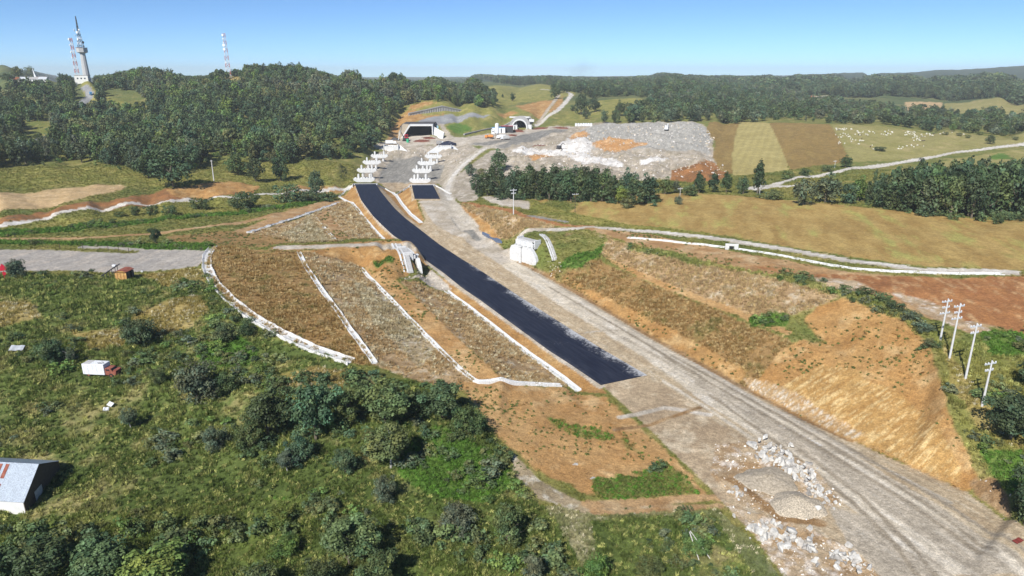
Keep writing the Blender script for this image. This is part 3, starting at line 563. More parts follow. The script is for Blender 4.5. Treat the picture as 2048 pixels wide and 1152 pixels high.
# --- striped cultivation on the pale strip of field (mown rows)
sm = poly_mask(wpoly([(1480,243),(1540,246),(1560,280),(1578,340),(1500,350),(1465,352),(1464,310),(1470,275)]))
st = 0.5 + 0.5 * np.sin((WX * 0.93 - WY * 0.37) / 2.6 * 2 * math.pi * 0.5); COLR[sm] *= (0.93 + 0.12 * st[sm])[:, None]
# large-scale tonal drift of the whole ground
COLR *= (0.90 + 0.2 * fbm(WX, WY, 45, 3, 70))[..., None]
# relief
flat = blur((poly_mask([at_road(*p)[:2] for p in AL] + [at_road(*p)[:2] for p in AR[::-1]]) | poly_mask([at_road(*p)[:2] for p in ((821,369),(868,369),(883,400),(827,400))])).astype(float), 1)
rel = (fbm(WX, WY, 7.0, 4, 60) - .5) * 2.6 + (fbm(WX, WY, 1.8, 3, 61) - .5) * 1.1
fade = np.clip(RG / 250, .8, 1.6)
Z = Z + rel * ROUGH * fade * (1 - np.clip(flat * 3, 0, 1))
far = np.clip((RG - 1500) / 500, 0, 1); Z = Z + far * ((fbm(WX, WY, 60, 4, 62) - .5) * 7 + (fbm(WX, WY, 22, 3, 63) - .5) * 5)
sp_ = blur((KIND == SETTING.index('spoil_heap')).astype(float), 3); Z = Z + sp_ * ((fbm(WX, WY, 24, 3, 64) - .5) * 6.5 + (fbm(WX, WY * 1.6, 9, 3, 65) - .5) * 3.0)
core = flat > 0.02
Z[core] = np.minimum(Z[core], zroad(WY[core]) - 0.03) * 1.0
Z = np.where(flat > .5, zroad(WY) - 0.03, Z)

# ------------------------------------------------------------------ materials
MATS = {}
def newmat(name):
    m = bpy.data.materials.new(name); m.use_nodes = True; nt = m.node_tree
    b = [n for n in nt.nodes if n.type == 'BSDF_PRINCIPLED'][0]; MATS[name] = m
    return m, nt, b
def N(nt, t, **k):
    n = nt.nodes.new(t)
    for a, v in k.items(): setattr(n, a, v)
    return n
def tcoord(nt, kind='Object', scale=None):
    t = N(nt, 'ShaderNodeTexCoord')
    return t.outputs[kind]
def noise(nt, vec, scale, detail=5.0, rough=0.6):
    n = N(nt, 'ShaderNodeTexNoise'); n.inputs['Scale'].default_value = scale; n.inputs['Detail'].default_value = detail; n.inputs['Roughness'].default_value = rough
    nt.links.new(vec, n.inputs['Vector']); return n.outputs['Fac']
def rng_(nt, val, a, b, c, d):
    n = N(nt, 'ShaderNodeMapRange'); n.inputs[1].default_value = a; n.inputs[2].default_value = b; n.inputs[3].default_value = c; n.inputs[4].default_value = d
    nt.links.new(val, n.inputs[0]); return n.outputs[0]
def vscale(nt, col, fac):
    n = N(nt, 'ShaderNodeVectorMath', operation='SCALE'); nt.links.new(col, n.inputs[0]); nt.links.new(fac, n.inputs['Scale']); return n.outputs[0]
def mixc(nt, fac, a, b):
    n = N(nt, 'ShaderNodeMix', data_type='RGBA')
    if isinstance(fac, (int, float)): n.inputs[0].default_value = fac
    else: nt.links.new(fac, n.inputs[0])
    for s, v in ((6, a), (7, b)):
        if isinstance(v, (tuple, list)): n.inputs[s].default_value = (*v[:3], 1)
        else: nt.links.new(v, n.inputs[s])
    return n.outputs[2]
def math_(nt, op, a, b):
    n = N(nt, 'ShaderNodeMath', operation=op)
    for s, v in ((0, a), (1, b)):
        if isinstance(v, (int, float)): n.inputs[s].default_value = v
        else: nt.links.new(v, n.inputs[s])
    return n.outputs[0]
m, nt, b = newmat('ground')
geo = N(nt, 'ShaderNodeNewGeometry'); pos = geo.outputs['Position']
ca_ = N(nt, 'ShaderNodeAttribute', attribute_name='Col')
f1 = rng_(nt, noise(nt, pos, 1.1, 6, .7), .25, .75, .62, 1.38); f2 = rng_(nt, noise(nt, pos, .22, 4, .6), .3, .7, .86, 1.14)
f3 = rng_(nt, noise(nt, pos, 4.2, 3, .6), .3, .7, .72, 1.28)
c = vscale(nt, vscale(nt, vscale(nt, ca_.outputs['Color'], f1), f2), f3)
speck = rng_(nt, noise(nt, pos, 2.6, 2, .5), .66, .74, 0, .5)
c = mixc(nt, speck, c, vscale(nt, c, rng_(nt, noise(nt, pos, .9, 2, .5), .4, .6, .45, 1.5)))
nt.links.new(c, b.inputs['Base Color']); b.inputs['Roughness'].default_value = .95; b.inputs['Specular IOR Level'].default_value = .15
bp = N(nt, 'ShaderNodeBump'); bp.inputs['Strength'].default_value = .7; bp.inputs['Distance'].default_value = .35
nt.links.new(noise(nt, pos, 2.2, 6, .72), bp.inputs['Height']); nt.links.new(bp.outputs[0], b.inputs['Normal'])

def np_mesh(name, V, F, mat=None, smooth=False, col=None):
    """mesh from arrays; F is (n,3) or (n,4)"""
    me = bpy.data.meshes.new(name); V = np.asarray(V, np.float32); F = np.asarray(F, np.int32); k = F.shape[1]
    me.vertices.add(len(V)); me.vertices.foreach_set('co', V.ravel()); me.loops.add(F.size); me.loops.foreach_set('vertex_index', F.ravel())
    me.polygons.add(len(F)); me.polygons.foreach_set('loop_start', np.arange(0, F.size, k, dtype=np.int32)); me.polygons.foreach_set('loop_total', np.full(len(F), k, np.int32))
    me.polygons.foreach_set('use_smooth', np.full(len(F), smooth))
    if col is not None:
        a = me.color_attributes.new('Col', 'FLOAT_COLOR', 'POINT'); a.data.foreach_set('color', np.concatenate([np.asarray(col, np.float32), np.ones((len(V), 1), np.float32)], 1).ravel())
    me.update(calc_edges=True)
    if mat: me.materials.append(MATS[mat])
    return me
VV = np.stack([GX, GY, Z], -1).reshape(-1, 3); CC = np.clip(COLR, 0, 1).reshape(-1, 3)
idx = np.arange(NR * NT).reshape(NR, NT)
QF = np.stack([idx[:-1, :-1], idx[:-1, 1:], idx[1:, 1:], idx[1:, :-1]], -1).reshape(-1, 4); QK_ = KIND[:-1, :-1].ravel()
for k, nm in enumerate(SETTING):
    f = QF[QK_ == k]
    if not len(f): continue
    u, inv = np.unique(f, return_inverse=True)
    o = bpy.data.objects.new(nm, np_mesh(nm, VV[u], inv.reshape(-1, 4), 'ground', True, CC[u])); COL.objects.link(o); o['kind'] = 'structure'
# ------------------------------------------------------------------ things: helpers
def obj(name, me, parent=None, loc=None, rot=None, scale=None):
    o = bpy.data.objects.new(name, me); COL.objects.link(o)
    if parent is not None: o.parent = parent
    if loc is not None: o.location = loc
    if rot is not None: o.rotation_euler = rot
    if scale is not None: o.scale = scale
    return o
def tag(o, label, cat, group=None):
    o['label'] = label; o['category'] = cat
    if group: o['group'] = group
    return o
def thing(name, label, cat, loc=(0, 0, 0), rotz=0.0, group=None, scale=None):
    o = obj(name, None, None, loc, (0, 0, rotz), scale); o.empty_display_size = .5
    return tag(o, label, cat, group)
def gp(px, py): return Vector(hit(px, py))
def on(x, y, dz=0.0): return Vector((x, y, float(hgt(x, y)) + dz))
def depth_of(p): return p[1] * CP - (p[2] - CAM_H) * SP
def mpx(p): return depth_of(p) / FPX                       # metres per photo pixel at p

# ------------------------------------------------------------------ foliage
def foliage_mat(name, inst):
    m, nt, b = newmat(name)
    if inst: a = N(nt, 'ShaderNodeAttribute', attribute_name='tint', attribute_type='INSTANCER').outputs['Color']
    else: a = N(nt, 'ShaderNodeObjectInfo').outputs['Color']
    cl = N(nt, 'ShaderNodeAttribute', attribute_name='Col').outputs['Color']
    mul = N(nt, 'ShaderNodeVectorMath', operation='MULTIPLY'); nt.links.new(a, mul.inputs[0]); nt.links.new(cl, mul.inputs[1])
    nt.nodes.remove(b)
    d = N(nt, 'ShaderNodeBsdfDiffuse'); t = N(nt, 'ShaderNodeBsdfTranslucent'); mx = N(nt, 'ShaderNodeMixShader'); mx.inputs[0].default_value = .14
    gl = N(nt, 'ShaderNodeBsdfGlossy'); gl.inputs['Roughness'].default_value = .5; gl.inputs['Color'].default_value = (.6, .65, .6, 1); mg = N(nt, 'ShaderNodeMixShader'); mg.inputs[0].default_value = .025
    nt.links.new(mul.outputs[0], d.inputs[0])
    tw = N(nt, 'ShaderNodeVectorMath', operation='MULTIPLY'); tw.inputs[1].default_value = (1.05, 1.3, .5); nt.links.new(mul.outputs[0], tw.inputs[0]); nt.links.new(tw.outputs[0], t.inputs[0])
    nt.links.new(d.outputs[0], mx.inputs[1]); nt.links.new(t.outputs[0], mx.inputs[2]); nt.links.new(mx.outputs[0], mg.inputs[1]); nt.links.new(gl.outputs[0], mg.inputs[2])
    nt.links.new(mg.outputs[0], nt.nodes['Material Output'].inputs[0])
foliage_mat('foliage', False); foliage_mat('foliage_mass', True)
m, nt, b = newmat('bark'); b.inputs['Roughness'].default_value = .9
nt.links.new(mixc(nt, noise(nt, tcoord(nt), 6, 4), (.10, .075, .05), (.20, .17, .13)), b.inputs['Base Color'])
m, nt, b = newmat('pale_bark'); b.inputs['Roughness'].default_value = .9
nt.links.new(mixc(nt, noise(nt, tcoord(nt), 6, 4), (.28, .26, .23), (.5, .48, .44)), b.inputs['Base Color'])

def unit(v): return v / np.maximum(np.linalg.norm(v, axis=-1, keepdims=True), 1e-9)
def leaf_quads(C, Nn, size, R, aspect=1.5):
    """rhombic leaf faces at centres C facing Nn"""
    n = len(C); t = unit(np.cross(Nn, R.normal(size=(n, 3)))); bt = np.cross(Nn, t); s = size * R.uniform(.6, 1.4, n)[:, None]
    V = np.stack([C - t * s * aspect * .5, C + bt * s * .5 + Nn * s * .12, C + t * s * aspect * .5, C - bt * s * .5 + Nn * s * .12], 1)
    return V.reshape(-1, 3), np.arange(n * 4).reshape(n, 4)
def crown_mesh(name, mat, seed, nclump, nleaf, size, rx=.34, zc=.60, rz=.40, clump=(.30, .46), shape='round', inner=.25):
    R = np.random.default_rng(seed)
    d = unit(R.normal(size=(nclump, 3))); rad = R.uniform(inner, 1, nclump) ** .55
    c = d * rad[:, None]
    if shape == 'cone': c[:, :2] *= np.clip(.62 - .5 * c[:, 2:3], .12, 1.1)
    if shape == 'dome': c[:, 2] = np.abs(c[:, 2]) * 1.25 - .55
    lob = unit(R.normal(size=(5, 3)) * np.array([1, 1, .7]) + np.array([0, 0, .25])); c *= (.70 + .48 * np.clip((unit(c) @ lob.T).max(1), 0, 1) ** 2 * 1.0)[:, None]
    c[:, :2] *= R.uniform(.85, 1.15, (nclump, 1))
    cr = R.uniform(*clump, nclump) * (1.0 if shape != 'cone' else .75)
    tone = R.uniform(.62, 1.35, nclump); hue = R.uniform(-1, 1, nclump)
    which = R.integers(0, nclump, nleaf); dd = unit(R.normal(size=(nleaf, 3)) + np.array([0, 0, .25])); rr = R.uniform(.55, 1.08, nleaf)
    P = c[which] + dd * (cr[which] * rr)[:, None] * np.array([1, 1, .8])
    nn = unit(dd + R.normal(size=(nleaf, 3)) * .36 + np.array([0, 0, .22]))
    P = P * np.array([rx, rx, rz]) + np.array([0, 0, zc])
    V, F = leaf_quads(P, nn, size, R)
    tn = tone[which] * R.uniform(.75, 1.25, nleaf); h = hue[which]
    col = np.stack([tn * (1 + .16 * h), tn, tn * (1 - .12 * h)], -1).repeat(4, 0)
    return np_mesh(name, V, F, mat, False, col)
def tube_arrays(path_, radii, k=6):
    path_ = [Vector(p) for p in path_]; V = []; F = []
    for i, p in enumerate(path_):
        d = (path_[min(i + 1, len(path_) - 1)] - path_[max(i - 1, 0)]).normalized(); a = d.orthogonal().normalized(); bb = d.cross(a)
        for q in range(k):
            an = 2 * math.pi * q / k; V.append(p + (a * math.cos(an) + bb * math.sin(an)) * radii[i])
    for i in range(len(path_) - 1):
        for q in range(k): F.append((i * k + q, i * k + (q + 1) % k, (i + 1) * k + (q + 1) % k, (i + 1) * k + q))
    return V, F
class MB:
    """collects shapes, then links them as one mesh"""
    def __init__(s): s.V = []; s.F = []
    def add(s, V, F):
        o = len(s.V); s.V += [tuple(v) for v in V]; s.F += [tuple(i + o for i in f) for f in F]; return s
    def box(s, cx, cy, cz, sx, sy, sz, rz=0.0, M=None):
        V = []
        for dz in (-.5, .5):
            for dx, dy in ((-.5, -.5), (.5, -.5), (.5, .5), (-.5, .5)):
                x, y = dx * sx, dy * sy; V.append(Vector((cx + x * math.cos(rz) - y * math.sin(rz), cy + x * math.sin(rz) + y * math.cos(rz), cz + dz * sz)))
        if M is not None: V = [M @ v for v in V]
        return s.add(V, [(3, 2, 1, 0), (4, 5, 6, 7), (0, 1, 5, 4), (1, 2, 6, 5), (2, 3, 7, 6), (3, 0, 4, 7)])
    def tube(s, path_, radii, k=6, caps=True):
        if not isinstance(radii, (list, tuple)): radii = [radii] * len(path_)
        V, F = tube_arrays(path_, radii, k); n = len(path_)
        if caps: F = F + [tuple(range(k - 1, -1, -1)), tuple((n - 1) * k + q for q in range(k))]
        return s.add(V, F)
    def prism(s, prof, y0, y1, M=None):
        """profile in x,z extruded along y"""
        n = len(prof); V = [Vector((x, y0, z)) for x, z in prof] + [Vector((x, y1, z)) for x, z in prof]
        if M is not None: V = [M @ v for v in V]
        return s.add(V, [tuple(range(n)), tuple(range(2 * n - 1, n - 1, -1))] + [(i, i + n, (i + 1) % n + n, (i + 1) % n) for i in range(n)])
    def mesh(s, name, mat, bevel=0.0, smooth=False):
        me = bpy.data.meshes.new(name); bm = bmesh.new(); vs_ = [bm.verts.new(v) for v in s.V]
        for f in s.F:
            try: bm.faces.new([vs_[i] for i in f])
            except ValueError: pass
        bmesh.ops.recalc_face_normals(bm, faces=bm.faces)
        if bevel: bmesh.ops.bevel(bm, geom=[e for e in bm.edges if len(e.link_faces) == 2 and e.calc_face_angle(0) > .6], offset=bevel, segments=1, affect='EDGES')
        if smooth:
            for f in bm.faces: f.smooth = True
        bm.to_mesh(me); bm.free(); me.materials.append(MATS[mat]); return me
    def build(s, name, mat, parent=None, bevel=0.0, loc=None, rot=None, smooth=False):
        return obj(name, s.mesh(name, mat, bevel, smooth), parent, loc, rot)
def trunk_mesh(name, seed, mat='bark', th=.62, r=.022, limbs=5, spread=.22):
    R = random.Random(seed); mb = MB()
    pts = [Vector((0, 0, -.03))]; p = Vector((0, 0, 0))
    for k in range(1, 6): pts.append(Vector((R.uniform(-.015, .015) * k, R.uniform(-.015, .015) * k, th * k / 5)))
    mb.tube(pts, [r * 1.25, r, r * .85, r * .7, r * .5, r * .25], 6, False)
    for k in range(limbs):
        t = R.uniform(.35, .85); i = int(t * 5); a = R.uniform(0, 6.28); b0 = pts[min(i, 5)]
        e = b0 + Vector((math.cos(a) * spread * R.uniform(.6, 1.2), math.sin(a) * spread * R.uniform(.6, 1.2), R.uniform(.12, .28))); mid = (b0 + e) / 2 + Vector((0, 0, -.015))
        mb.tube([b0, mid, e], [r * .5, r * .36, r * .14], 5, False)
    return mb.mesh(name, mat)
TRUNK = [trunk_mesh('trunk', 3 + k) for k in range(3)]
STEM = [trunk_mesh('trunk', 30 + k, th=.4, r=.03, limbs=6, spread=.28) for k in range(2)]
PALE = [trunk_mesh('trunk', 50 + k, 'pale_bark', th=.8, r=.022, limbs=7, spread=.3) for k in range(2)]
CROWN = dict(
 near=[crown_mesh('crown', 'foliage', 100 + k, 64, 5600, .029, clump=(.20, .38)) for k in range(3)],
 nearbush=[crown_mesh('crown', 'foliage', 120 + k, 58, 5000, .034, clump=(.20, .40), rx=.5, zc=.45, rz=.52, shape='round', inner=.1) for k in range(3)],
 mid=[crown_mesh('crown', 'foliage', 140 + k, 34, 1500, .050, rx=.38, zc=.52, rz=.47) for k in range(4)],
 cone=[crown_mesh('crown', 'foliage', 160 + k, 40, 1300, .046, rx=.36, zc=.54, rz=.46, shape='cone') for k in range(3)],
 bush=[crown_mesh('crown', 'foliage', 180 + k, 26, 1200, .060, rx=.52, zc=.42, rz=.5) for k in range(3)],
 tall=[crown_mesh('crown', 'foliage', 200 + k, 34, 900, .058, rx=.29, zc=.53, rz=.47) for k in range(4)],
)
GREEN = dict(dark=(0.081, 0.115, 0.050), mid=(0.104, 0.148, 0.058), grey=(0.126, 0.152, 0.090), fresh=(0.125, 0.190, 0.050), yellow=(0.186, 0.227, 0.053), blue=(0.084, 0.132, 0.067), olive=(0.142, 0.161, 0.065), deep=(0.059, 0.090, 0.043))
def vary(c, R, a=.18):
    s = R.uniform(1 - a, 1 + a); return (c[0] * s * R.uniform(.9, 1.12), c[1] * s, c[2] * s * R.uniform(.88, 1.14), 1)
TR = random.Random(5)
def tree(p, h, w, kind, green, label, group=None, name='tree', trunk=None, cat='tree', loose=1.0):
    """thing > trunk, crown; h and w in metres"""
    t = thing(name, label, cat, p, TR.uniform(0, 6.28), group)
    cm = TR.choice(CROWN[kind]); bx = {'near': .86, 'nearbush': 1.25, 'mid': .90, 'cone': .80, 'bush': 1.3, 'tall': .68}[kind]
    tm = TR.choice(trunk or (STEM if kind in ('nearbush', 'bush') else TRUNK))
    sc = (w / bx, w / bx * TR.uniform(.9, 1.1), h / 1.02)
    k = obj('trunk', tm, t, scale=(h, h, h)); c = obj('crown', cm, t, scale=sc); c.color = vary(GREEN[green], TR, .14)
    return t
def ptree(px, py, hpx, wpx, kind, green, label, **k):
    p = gp(px, py); s = mpx(p); p.z -= .1
    return tree(p, hpx * s * 1.02, wpx * s, kind, green, label, **k)

# ------------------------------------------------------------------ uncountable cover as instances on one object each
def stuff(name, P, rot, scl, tint, which, sources, label, cat):
    me = bpy.data.meshes.new(name); n = len(P); me.vertices.add(n); me.vertices.foreach_set('co', np.asarray(P, np.float32).ravel())
    for nm, tp, dat, key in (('rot', 'FLOAT_VECTOR', rot, 'vector'), ('scl', 'FLOAT_VECTOR', scl, 'vector')):
        a = me.attributes.new(nm, tp, 'POINT'); a.data.foreach_set(key, np.asarray(dat, np.float32).ravel())
    a = me.attributes.new('tint', 'FLOAT_COLOR', 'POINT'); a.data.foreach_set('color', np.concatenate([np.asarray(tint, np.float32), np.ones((n, 1), np.float32)], 1).ravel())
    a = me.attributes.new('which', 'INT', 'POINT'); a.data.foreach_set('value', np.asarray(which, np.int32))
    o = obj(name, me); ng = bpy.data.node_groups.new(name, 'GeometryNodeTree')
    ng.interface.new_socket('Geometry', in_out='INPUT', socket_type='NodeSocketGeometry'); ng.interface.new_socket('Geometry', in_out='OUTPUT', socket_type='NodeSocketGeometry')
    gi = ng.nodes.new('NodeGroupInput'); go = ng.nodes.new('NodeGroupOutput'); jn = ng.nodes.new('GeometryNodeJoinGeometry')
    def attr(nm, tp):
        a_ = ng.nodes.new('GeometryNodeInputNamedAttribute'); a_.data_type = tp; a_.inputs[0].default_value = nm; return a_.outputs[0]
    rv, sv, wv = attr('rot', 'FLOAT_VECTOR'), attr('scl', 'FLOAT_VECTOR'), attr('which', 'INT')
    e2r = ng.nodes.new('FunctionNodeEulerToRotation'); ng.links.new(rv, e2r.inputs[0])
    for k, src in enumerate(sources):
        so = bpy.data.objects.new(name + '_source', src)
        oi = ng.nodes.new('GeometryNodeObjectInfo'); oi.inputs['Object'].default_value = so; oi.inputs['As Instance'].default_value = True
        cmp = ng.nodes.new('FunctionNodeCompare'); cmp.data_type = 'INT'; cmp.operation = 'EQUAL'
        ii = [s for s in cmp.inputs if s.type == 'INT']; ng.links.new(wv, ii[0]); ii[1].default_value = k
        ip = ng.nodes.new('GeometryNodeInstanceOnPoints')
        ng.links.new(gi.outputs[0], ip.inputs['Points']); ng.links.new(cmp.outputs[0], ip.inputs['Selection']); ng.links.new(oi.outputs['Geometry'], ip.inputs['Instance'])
        ng.links.new(e2r.outputs[0], ip.inputs['Rotation']); ng.links.new(sv, ip.inputs['Scale']); ng.links.new(ip.outputs[0], jn.inputs[0])
    ng.links.new(jn.outputs[0], go.inputs[0]); md = o.modifiers.new('scatter', 'NODES'); md.node_group = ng
    o['kind'] = 'stuff'; tag(o, label, cat); return o
def tuft_mesh(name, seed, kind):
    R = np.random.default_rng(seed)
    if kind == 'grass':
        n = 24; a = R.uniform(0, 6.28, n); r0 = R.uniform(0, .42, n); h = R.uniform(.5, 1.0, n); lean = R.uniform(.05, .45, n); w = R.uniform(.025, .055, n)
        d = np.stack([np.cos(a), np.sin(a)], -1); s = np.stack([-np.sin(a), np.cos(a)], -1); b_ = d * r0[:, None]; t_ = d * (r0 + lean)[:, None]; mdl = d * (r0 + lean * .4)[:, None]
        z = np.zeros(n)
        V = np.stack([np.c_[b_ - s * w[:, None], z], np.c_[b_ + s * w[:, None], z], np.c_[mdl + s * w[:, None] * .8, h * .6], np.c_[t_, h]], 1).reshape(-1, 3); F = np.arange(n * 4).reshape(n, 4)
        tn = R.uniform(.7, 1.3, n)
    else:
        n = 44; dd = unit(R.normal(size=(n, 3)) + np.array([0, 0, .6])); dd[:, 2] = np.abs(dd[:, 2]); P = dd * R.uniform(.3, 1, n)[:, None] * np.array([.5, .5, .75]) + np.array([0, 0, .05])
        V, F = leaf_quads(P, unit(dd + R.normal(size=(n, 3)) * .6), .17, R, 1.6); tn = R.uniform(.6, 1.35, n)
    return np_mesh(name, V, F, 'foliage_mass', False, np.stack([tn, tn, tn * .95], -1).repeat(4, 0))
GRASS_SRC = [tuft_mesh('tuft', 1, 'grass'), tuft_mesh('tuft', 2, 'grass'), tuft_mesh('tuft', 3, 'weed'), tuft_mesh('tuft', 4, 'weed')]
AREA = (np.gradient(RR)[:, None] * RR[:, None] * (TH[1] - TH[0])) * np.ones((1, NT))
def scatter(codes, dens0, ref, power, rmax, extra=None):
    """points on the cells that carry one of the cover codes"""
    W = np.isin(VEG, codes) & (RG < rmax) & (RG > 60); d = dens0 * np.minimum((ref / RG) ** power, 1.6) * AREA * W
    if extra is not None: d = d * extra
    cnt = rng.poisson(d); jj, ii = np.nonzero(cnt); rep = cnt[jj, ii]; jj = np.repeat(jj, rep); ii = np.repeat(ii, rep); n = len(jj)
    fj = jj + rng.uniform(-.5, .5, n); fi = ii + rng.uniform(-.5, .5, n)
    r = np.clip(G[0] + fj * (G[1] - G[0]), G[-1], G[0]) ** (-1 / .4); th = TH[0] + fi * (TH[1] - TH[0])
    x, y = r * np.sin(th), r * np.cos(th); return np.stack([x, y, hgt(x, y) - .04], -1), COLR[jj, ii], r
def cover(name, codes, dens0, ref, power, rmax, hs, ws, mix, gains, label, cat, extra=None, jit=.3, weed=.5, hue=(1, 1, 1)):
    P, C, r = scatter(codes, dens0, ref, power, rmax, extra); n = len(P)
    sc = np.clip((r / ref) ** (power * .5), .8, 3.0)
    clumpy = .6 + .8 * fbm(P[:, 0], P[:, 1], 3.0, 3, 11)
    h = rng.uniform(*hs, n) * sc * clumpy; w = rng.uniform(*ws, n) * sc
    g = rng.uniform(1 - jit, 1 + jit, n)[:, None] * gains; other = lin(mix[0])[None] ; k = (rng.uniform(0, 1, n) < mix[1])[:, None]
    tint = np.where(k, other * g, C * g * np.array(hue)); which = np.where(rng.uniform(0, 1, n) < weed, rng.integers(2, 4, n), rng.integers(0, 2, n))
    return stuff(name, P, np.stack([rng.normal(0, .1, n), rng.normal(0, .1, n), rng.uniform(0, 6.28, n)], -1), np.stack([w, w, h], -1), tint, which, GRASS_SRC, label, cat)
cl8 = np.clip((fbm(WX, WY, 4, 4, 44) - .38) * 4, .25, 1.4)
patchy = np.clip((fbm(WX, WY, 7, 4, 46) - .34) * 6, .12, 1.35)
cover('scrub_weeds', [1], 5.5, 140, 1.2, 420, (.4, 1.1), (.5, 1.15), ((150,150,92), .22), 1.26, 'tall green weeds covering the rough field in the left foreground', 'weeds', cl8, weed=.42, jit=.42)
cover('lush_plants', [5], 3.6, 140, 1.2, 420, (.4, .9), (.6, 1.2), ((92,130,50), .4), 1.02, 'bright green leafy ground cover in patches', 'weeds', None, weed=.8)
cover('dry_brown_grass', [2], 4.0, 150, 1.2, 420, (.4, .9), (.5, .95), ((182,158,116), .3), 1.14, 'dry brown grass on the cut slopes', 'grass', patchy, weed=.2)
cover('pale_dry_grass', [3], 4.0, 150, 1.2, 420, (.4, .9), (.5, .95), ((206,196,172), .12), 1.14, 'pale dry grass and withered weeds on slopes and patches', 'grass', patchy, weed=.25)
cover('sparse_weeds', [4], .34, 150, 1.0, 330, (.25, .7), (.4, 1.0), ((92,108,56), .75), 1.0, 'sparse green weeds dotting bare orange earth', 'weeds', np.clip((fbm(WX, WY, 9, 4, 45) - .42) * 8, 0, 3), weed=.8)
cover('meadow_grass', [6], 1.2, 200, 1.0, 480, (.2, .55), (.6, 1.2), ((134,132,72), .3), 1.04, 'low meadow grass on verges and fields', 'grass', None, weed=.25)
# knee-high brambles and young bushes in the scrub, too many and too tangled to count
BSRC = [crown_mesh('crown', 'foliage_mass', 400 + k, 18, 420, .085, rx=.5, zc=.38, rz=.5, clump=(.25, .5)) for k in range(5)]
def undergrowth(name, codes, px, dens0, rmax, hr, wr, pal, label, patch):
    ex = patch * (poly_mask(wpoly(px)) if px else 1)
    P, C, r = scatter(codes, dens0, 140, .6, rmax, ex); n = len(P); h = rng.uniform(*hr, n) * rng.uniform(.6, 1.2, n); w = h * rng.uniform(*wr, n)
    c = np.array([GREEN[k] for k in pal])[rng.integers(0, len(pal), n)] * rng.uniform(.8, 1.55, (n, 1))
    return stuff(name, P, np.stack([rng.normal(0, .12, n), rng.normal(0, .12, n), rng.uniform(0, 6.28, n)], -1), np.stack([w, w, h], -1), c, rng.integers(0, 5, n), BSRC, label, 'undergrowth')
undergrowth('brambles', [1, 5], None, .13, 330, (.7, 2.3), (1.0, 1.8), ['olive', 'mid', 'grey', 'dark', 'fresh', 'olive'], 'tangled brambles and young bushes through the scrub field', np.clip((fbm(WX, WY, 14, 4, 48) - .42) * 6, 0, 2.2))
undergrowth('thicket_undergrowth', [1, 3, 5], [(480,790),(560,760),(700,745),(900,770),(975,840),(960,900),(840,900),(700,960),(480,930)], .09, 330, (1.2, 2.8), (.9, 1.5), ['mid', 'blue', 'dark', 'mid'], 'dense bushes filling the gaps of the foreground thicket', np.clip((fbm(WX, WY, 9, 3, 49) - .3) * 4, 0, 1.6))
undergrowth('bottom_undergrowth', [1], [(-60,1060),(200,1070),(420,1060),(700,1040),(900,1060),(1100,1100),(1200,1200),(-60,1250)], .15, 330, (1.2, 3.4), (.8, 1.4), ['mid', 'dark', 'olive', 'mid', 'fresh'], 'bushes crowding the bottom edge of the scrub', np.clip((fbm(WX, WY, 9, 3, 50) - .34) * 4, 0, 1.6))
# ------------------------------------------------------------------ trees and shrubs one can point to
T = ptree
GWORD = dict(dark='dark green', mid='mid green', blue='blue-green', olive='olive green', grey='grey-green', deep='very dark')
# left foreground scrub
T(278,690,60,84,'nearbush','dark','round dark green bush standing alone beyond the white box truck')
T(104,728,62,72,'nearbush','dark','spreading dark bush left of the white box truck', name='shrub', cat='shrub')
T(146,732,42,22,'near','grey','thin grey sapling between the dark bush and the box truck', trunk=PALE)
T(395,800,92,112,'nearbush','grey','big grey-green bush right of the rusty truck cab', name='shrub', cat='shrub')
T(448,790,50,60,'nearbush','dark','smaller dark bush touching the right side of the big grey-green bush', name='shrub', cat='shrub')
T(447,682,42,56,'nearbush','olive','bush just outside the curved stone drain, nearest the bright green patch', name='shrub', cat='shrub')
T(492,672,34,46,'nearbush','dark','small dark bush between curved stone drain and its bigger neighbour', name='shrub', cat='shrub')
T(318,770,40,40,'nearbush','olive','low bush below and right of the rusty truck cab', name='shrub', cat='shrub')
T(262,858,48,44,'near','grey','small grey-leaved tree right of the white debris', trunk=PALE)
T(540,880,112,100,'near','dark','dark broad tree at the left end of the foreground thicket')
T(500,895,76,84,'nearbush','mid','bush in front of the dark broad tree at the thicket\'s left end', name='shrub', cat='shrub')
T(428,900,60,62,'nearbush','grey','grey-green bush left of the foreground thicket', name='shrub', cat='shrub')
T(632,880,128,104,'near','blue','tallest blue-green tree in the left half of the foreground thicket')
T(600,925,70,76,'nearbush','blue','blue-green bush at the foot of the tallest thicket tree', name='shrub', cat='shrub')
T(698,850,88,78,'near','mid','green tree right of the tallest thicket tree, behind the gap')
T(652,865,56,46,'nearbush','fresh','light green bush glowing in the middle of the foreground thicket', name='shrub', cat='shrub')
T(770,850,96,118,'near','mid','wide green tree at the centre of the foreground thicket, below the dry slope')
T(835,835,66,60,'nearbush','dark','dark bush between the two wide trees of the thicket', name='shrub', cat='shrub')
T(885,835,78,104,'near','blue','blue-green tree at the right end of the thicket beside bare earth')
T(935,868,72,84,'nearbush','mid','low green tree spilling onto the bare earth at the thicket\'s right end', name='shrub', cat='shrub')
T(782,935,98,104,'near','olive','thin olive tree with pale bare limbs in the middle foreground', trunk=PALE)
T(772,1003,62,66,'nearbush','grey','small round bush below the pale-limbed tree', name='shrub', cat='shrub')
T(692,945,58,66,'nearbush','blue','blue-green bush left of the pale-limbed tree', name='shrub', cat='shrub')
T(575,945,52,50,'near','grey','small loose tree with pale stems in front of the thicket', trunk=PALE)
T(915,1062,72,86,'nearbush','grey','grey-green bush standing left of its twin near the dirt loop', name='shrub', cat='shrub')
T(1014,1085,94,84,'nearbush','mid','taller bush standing right of its grey twin near the dirt loop', name='shrub', cat='shrub')
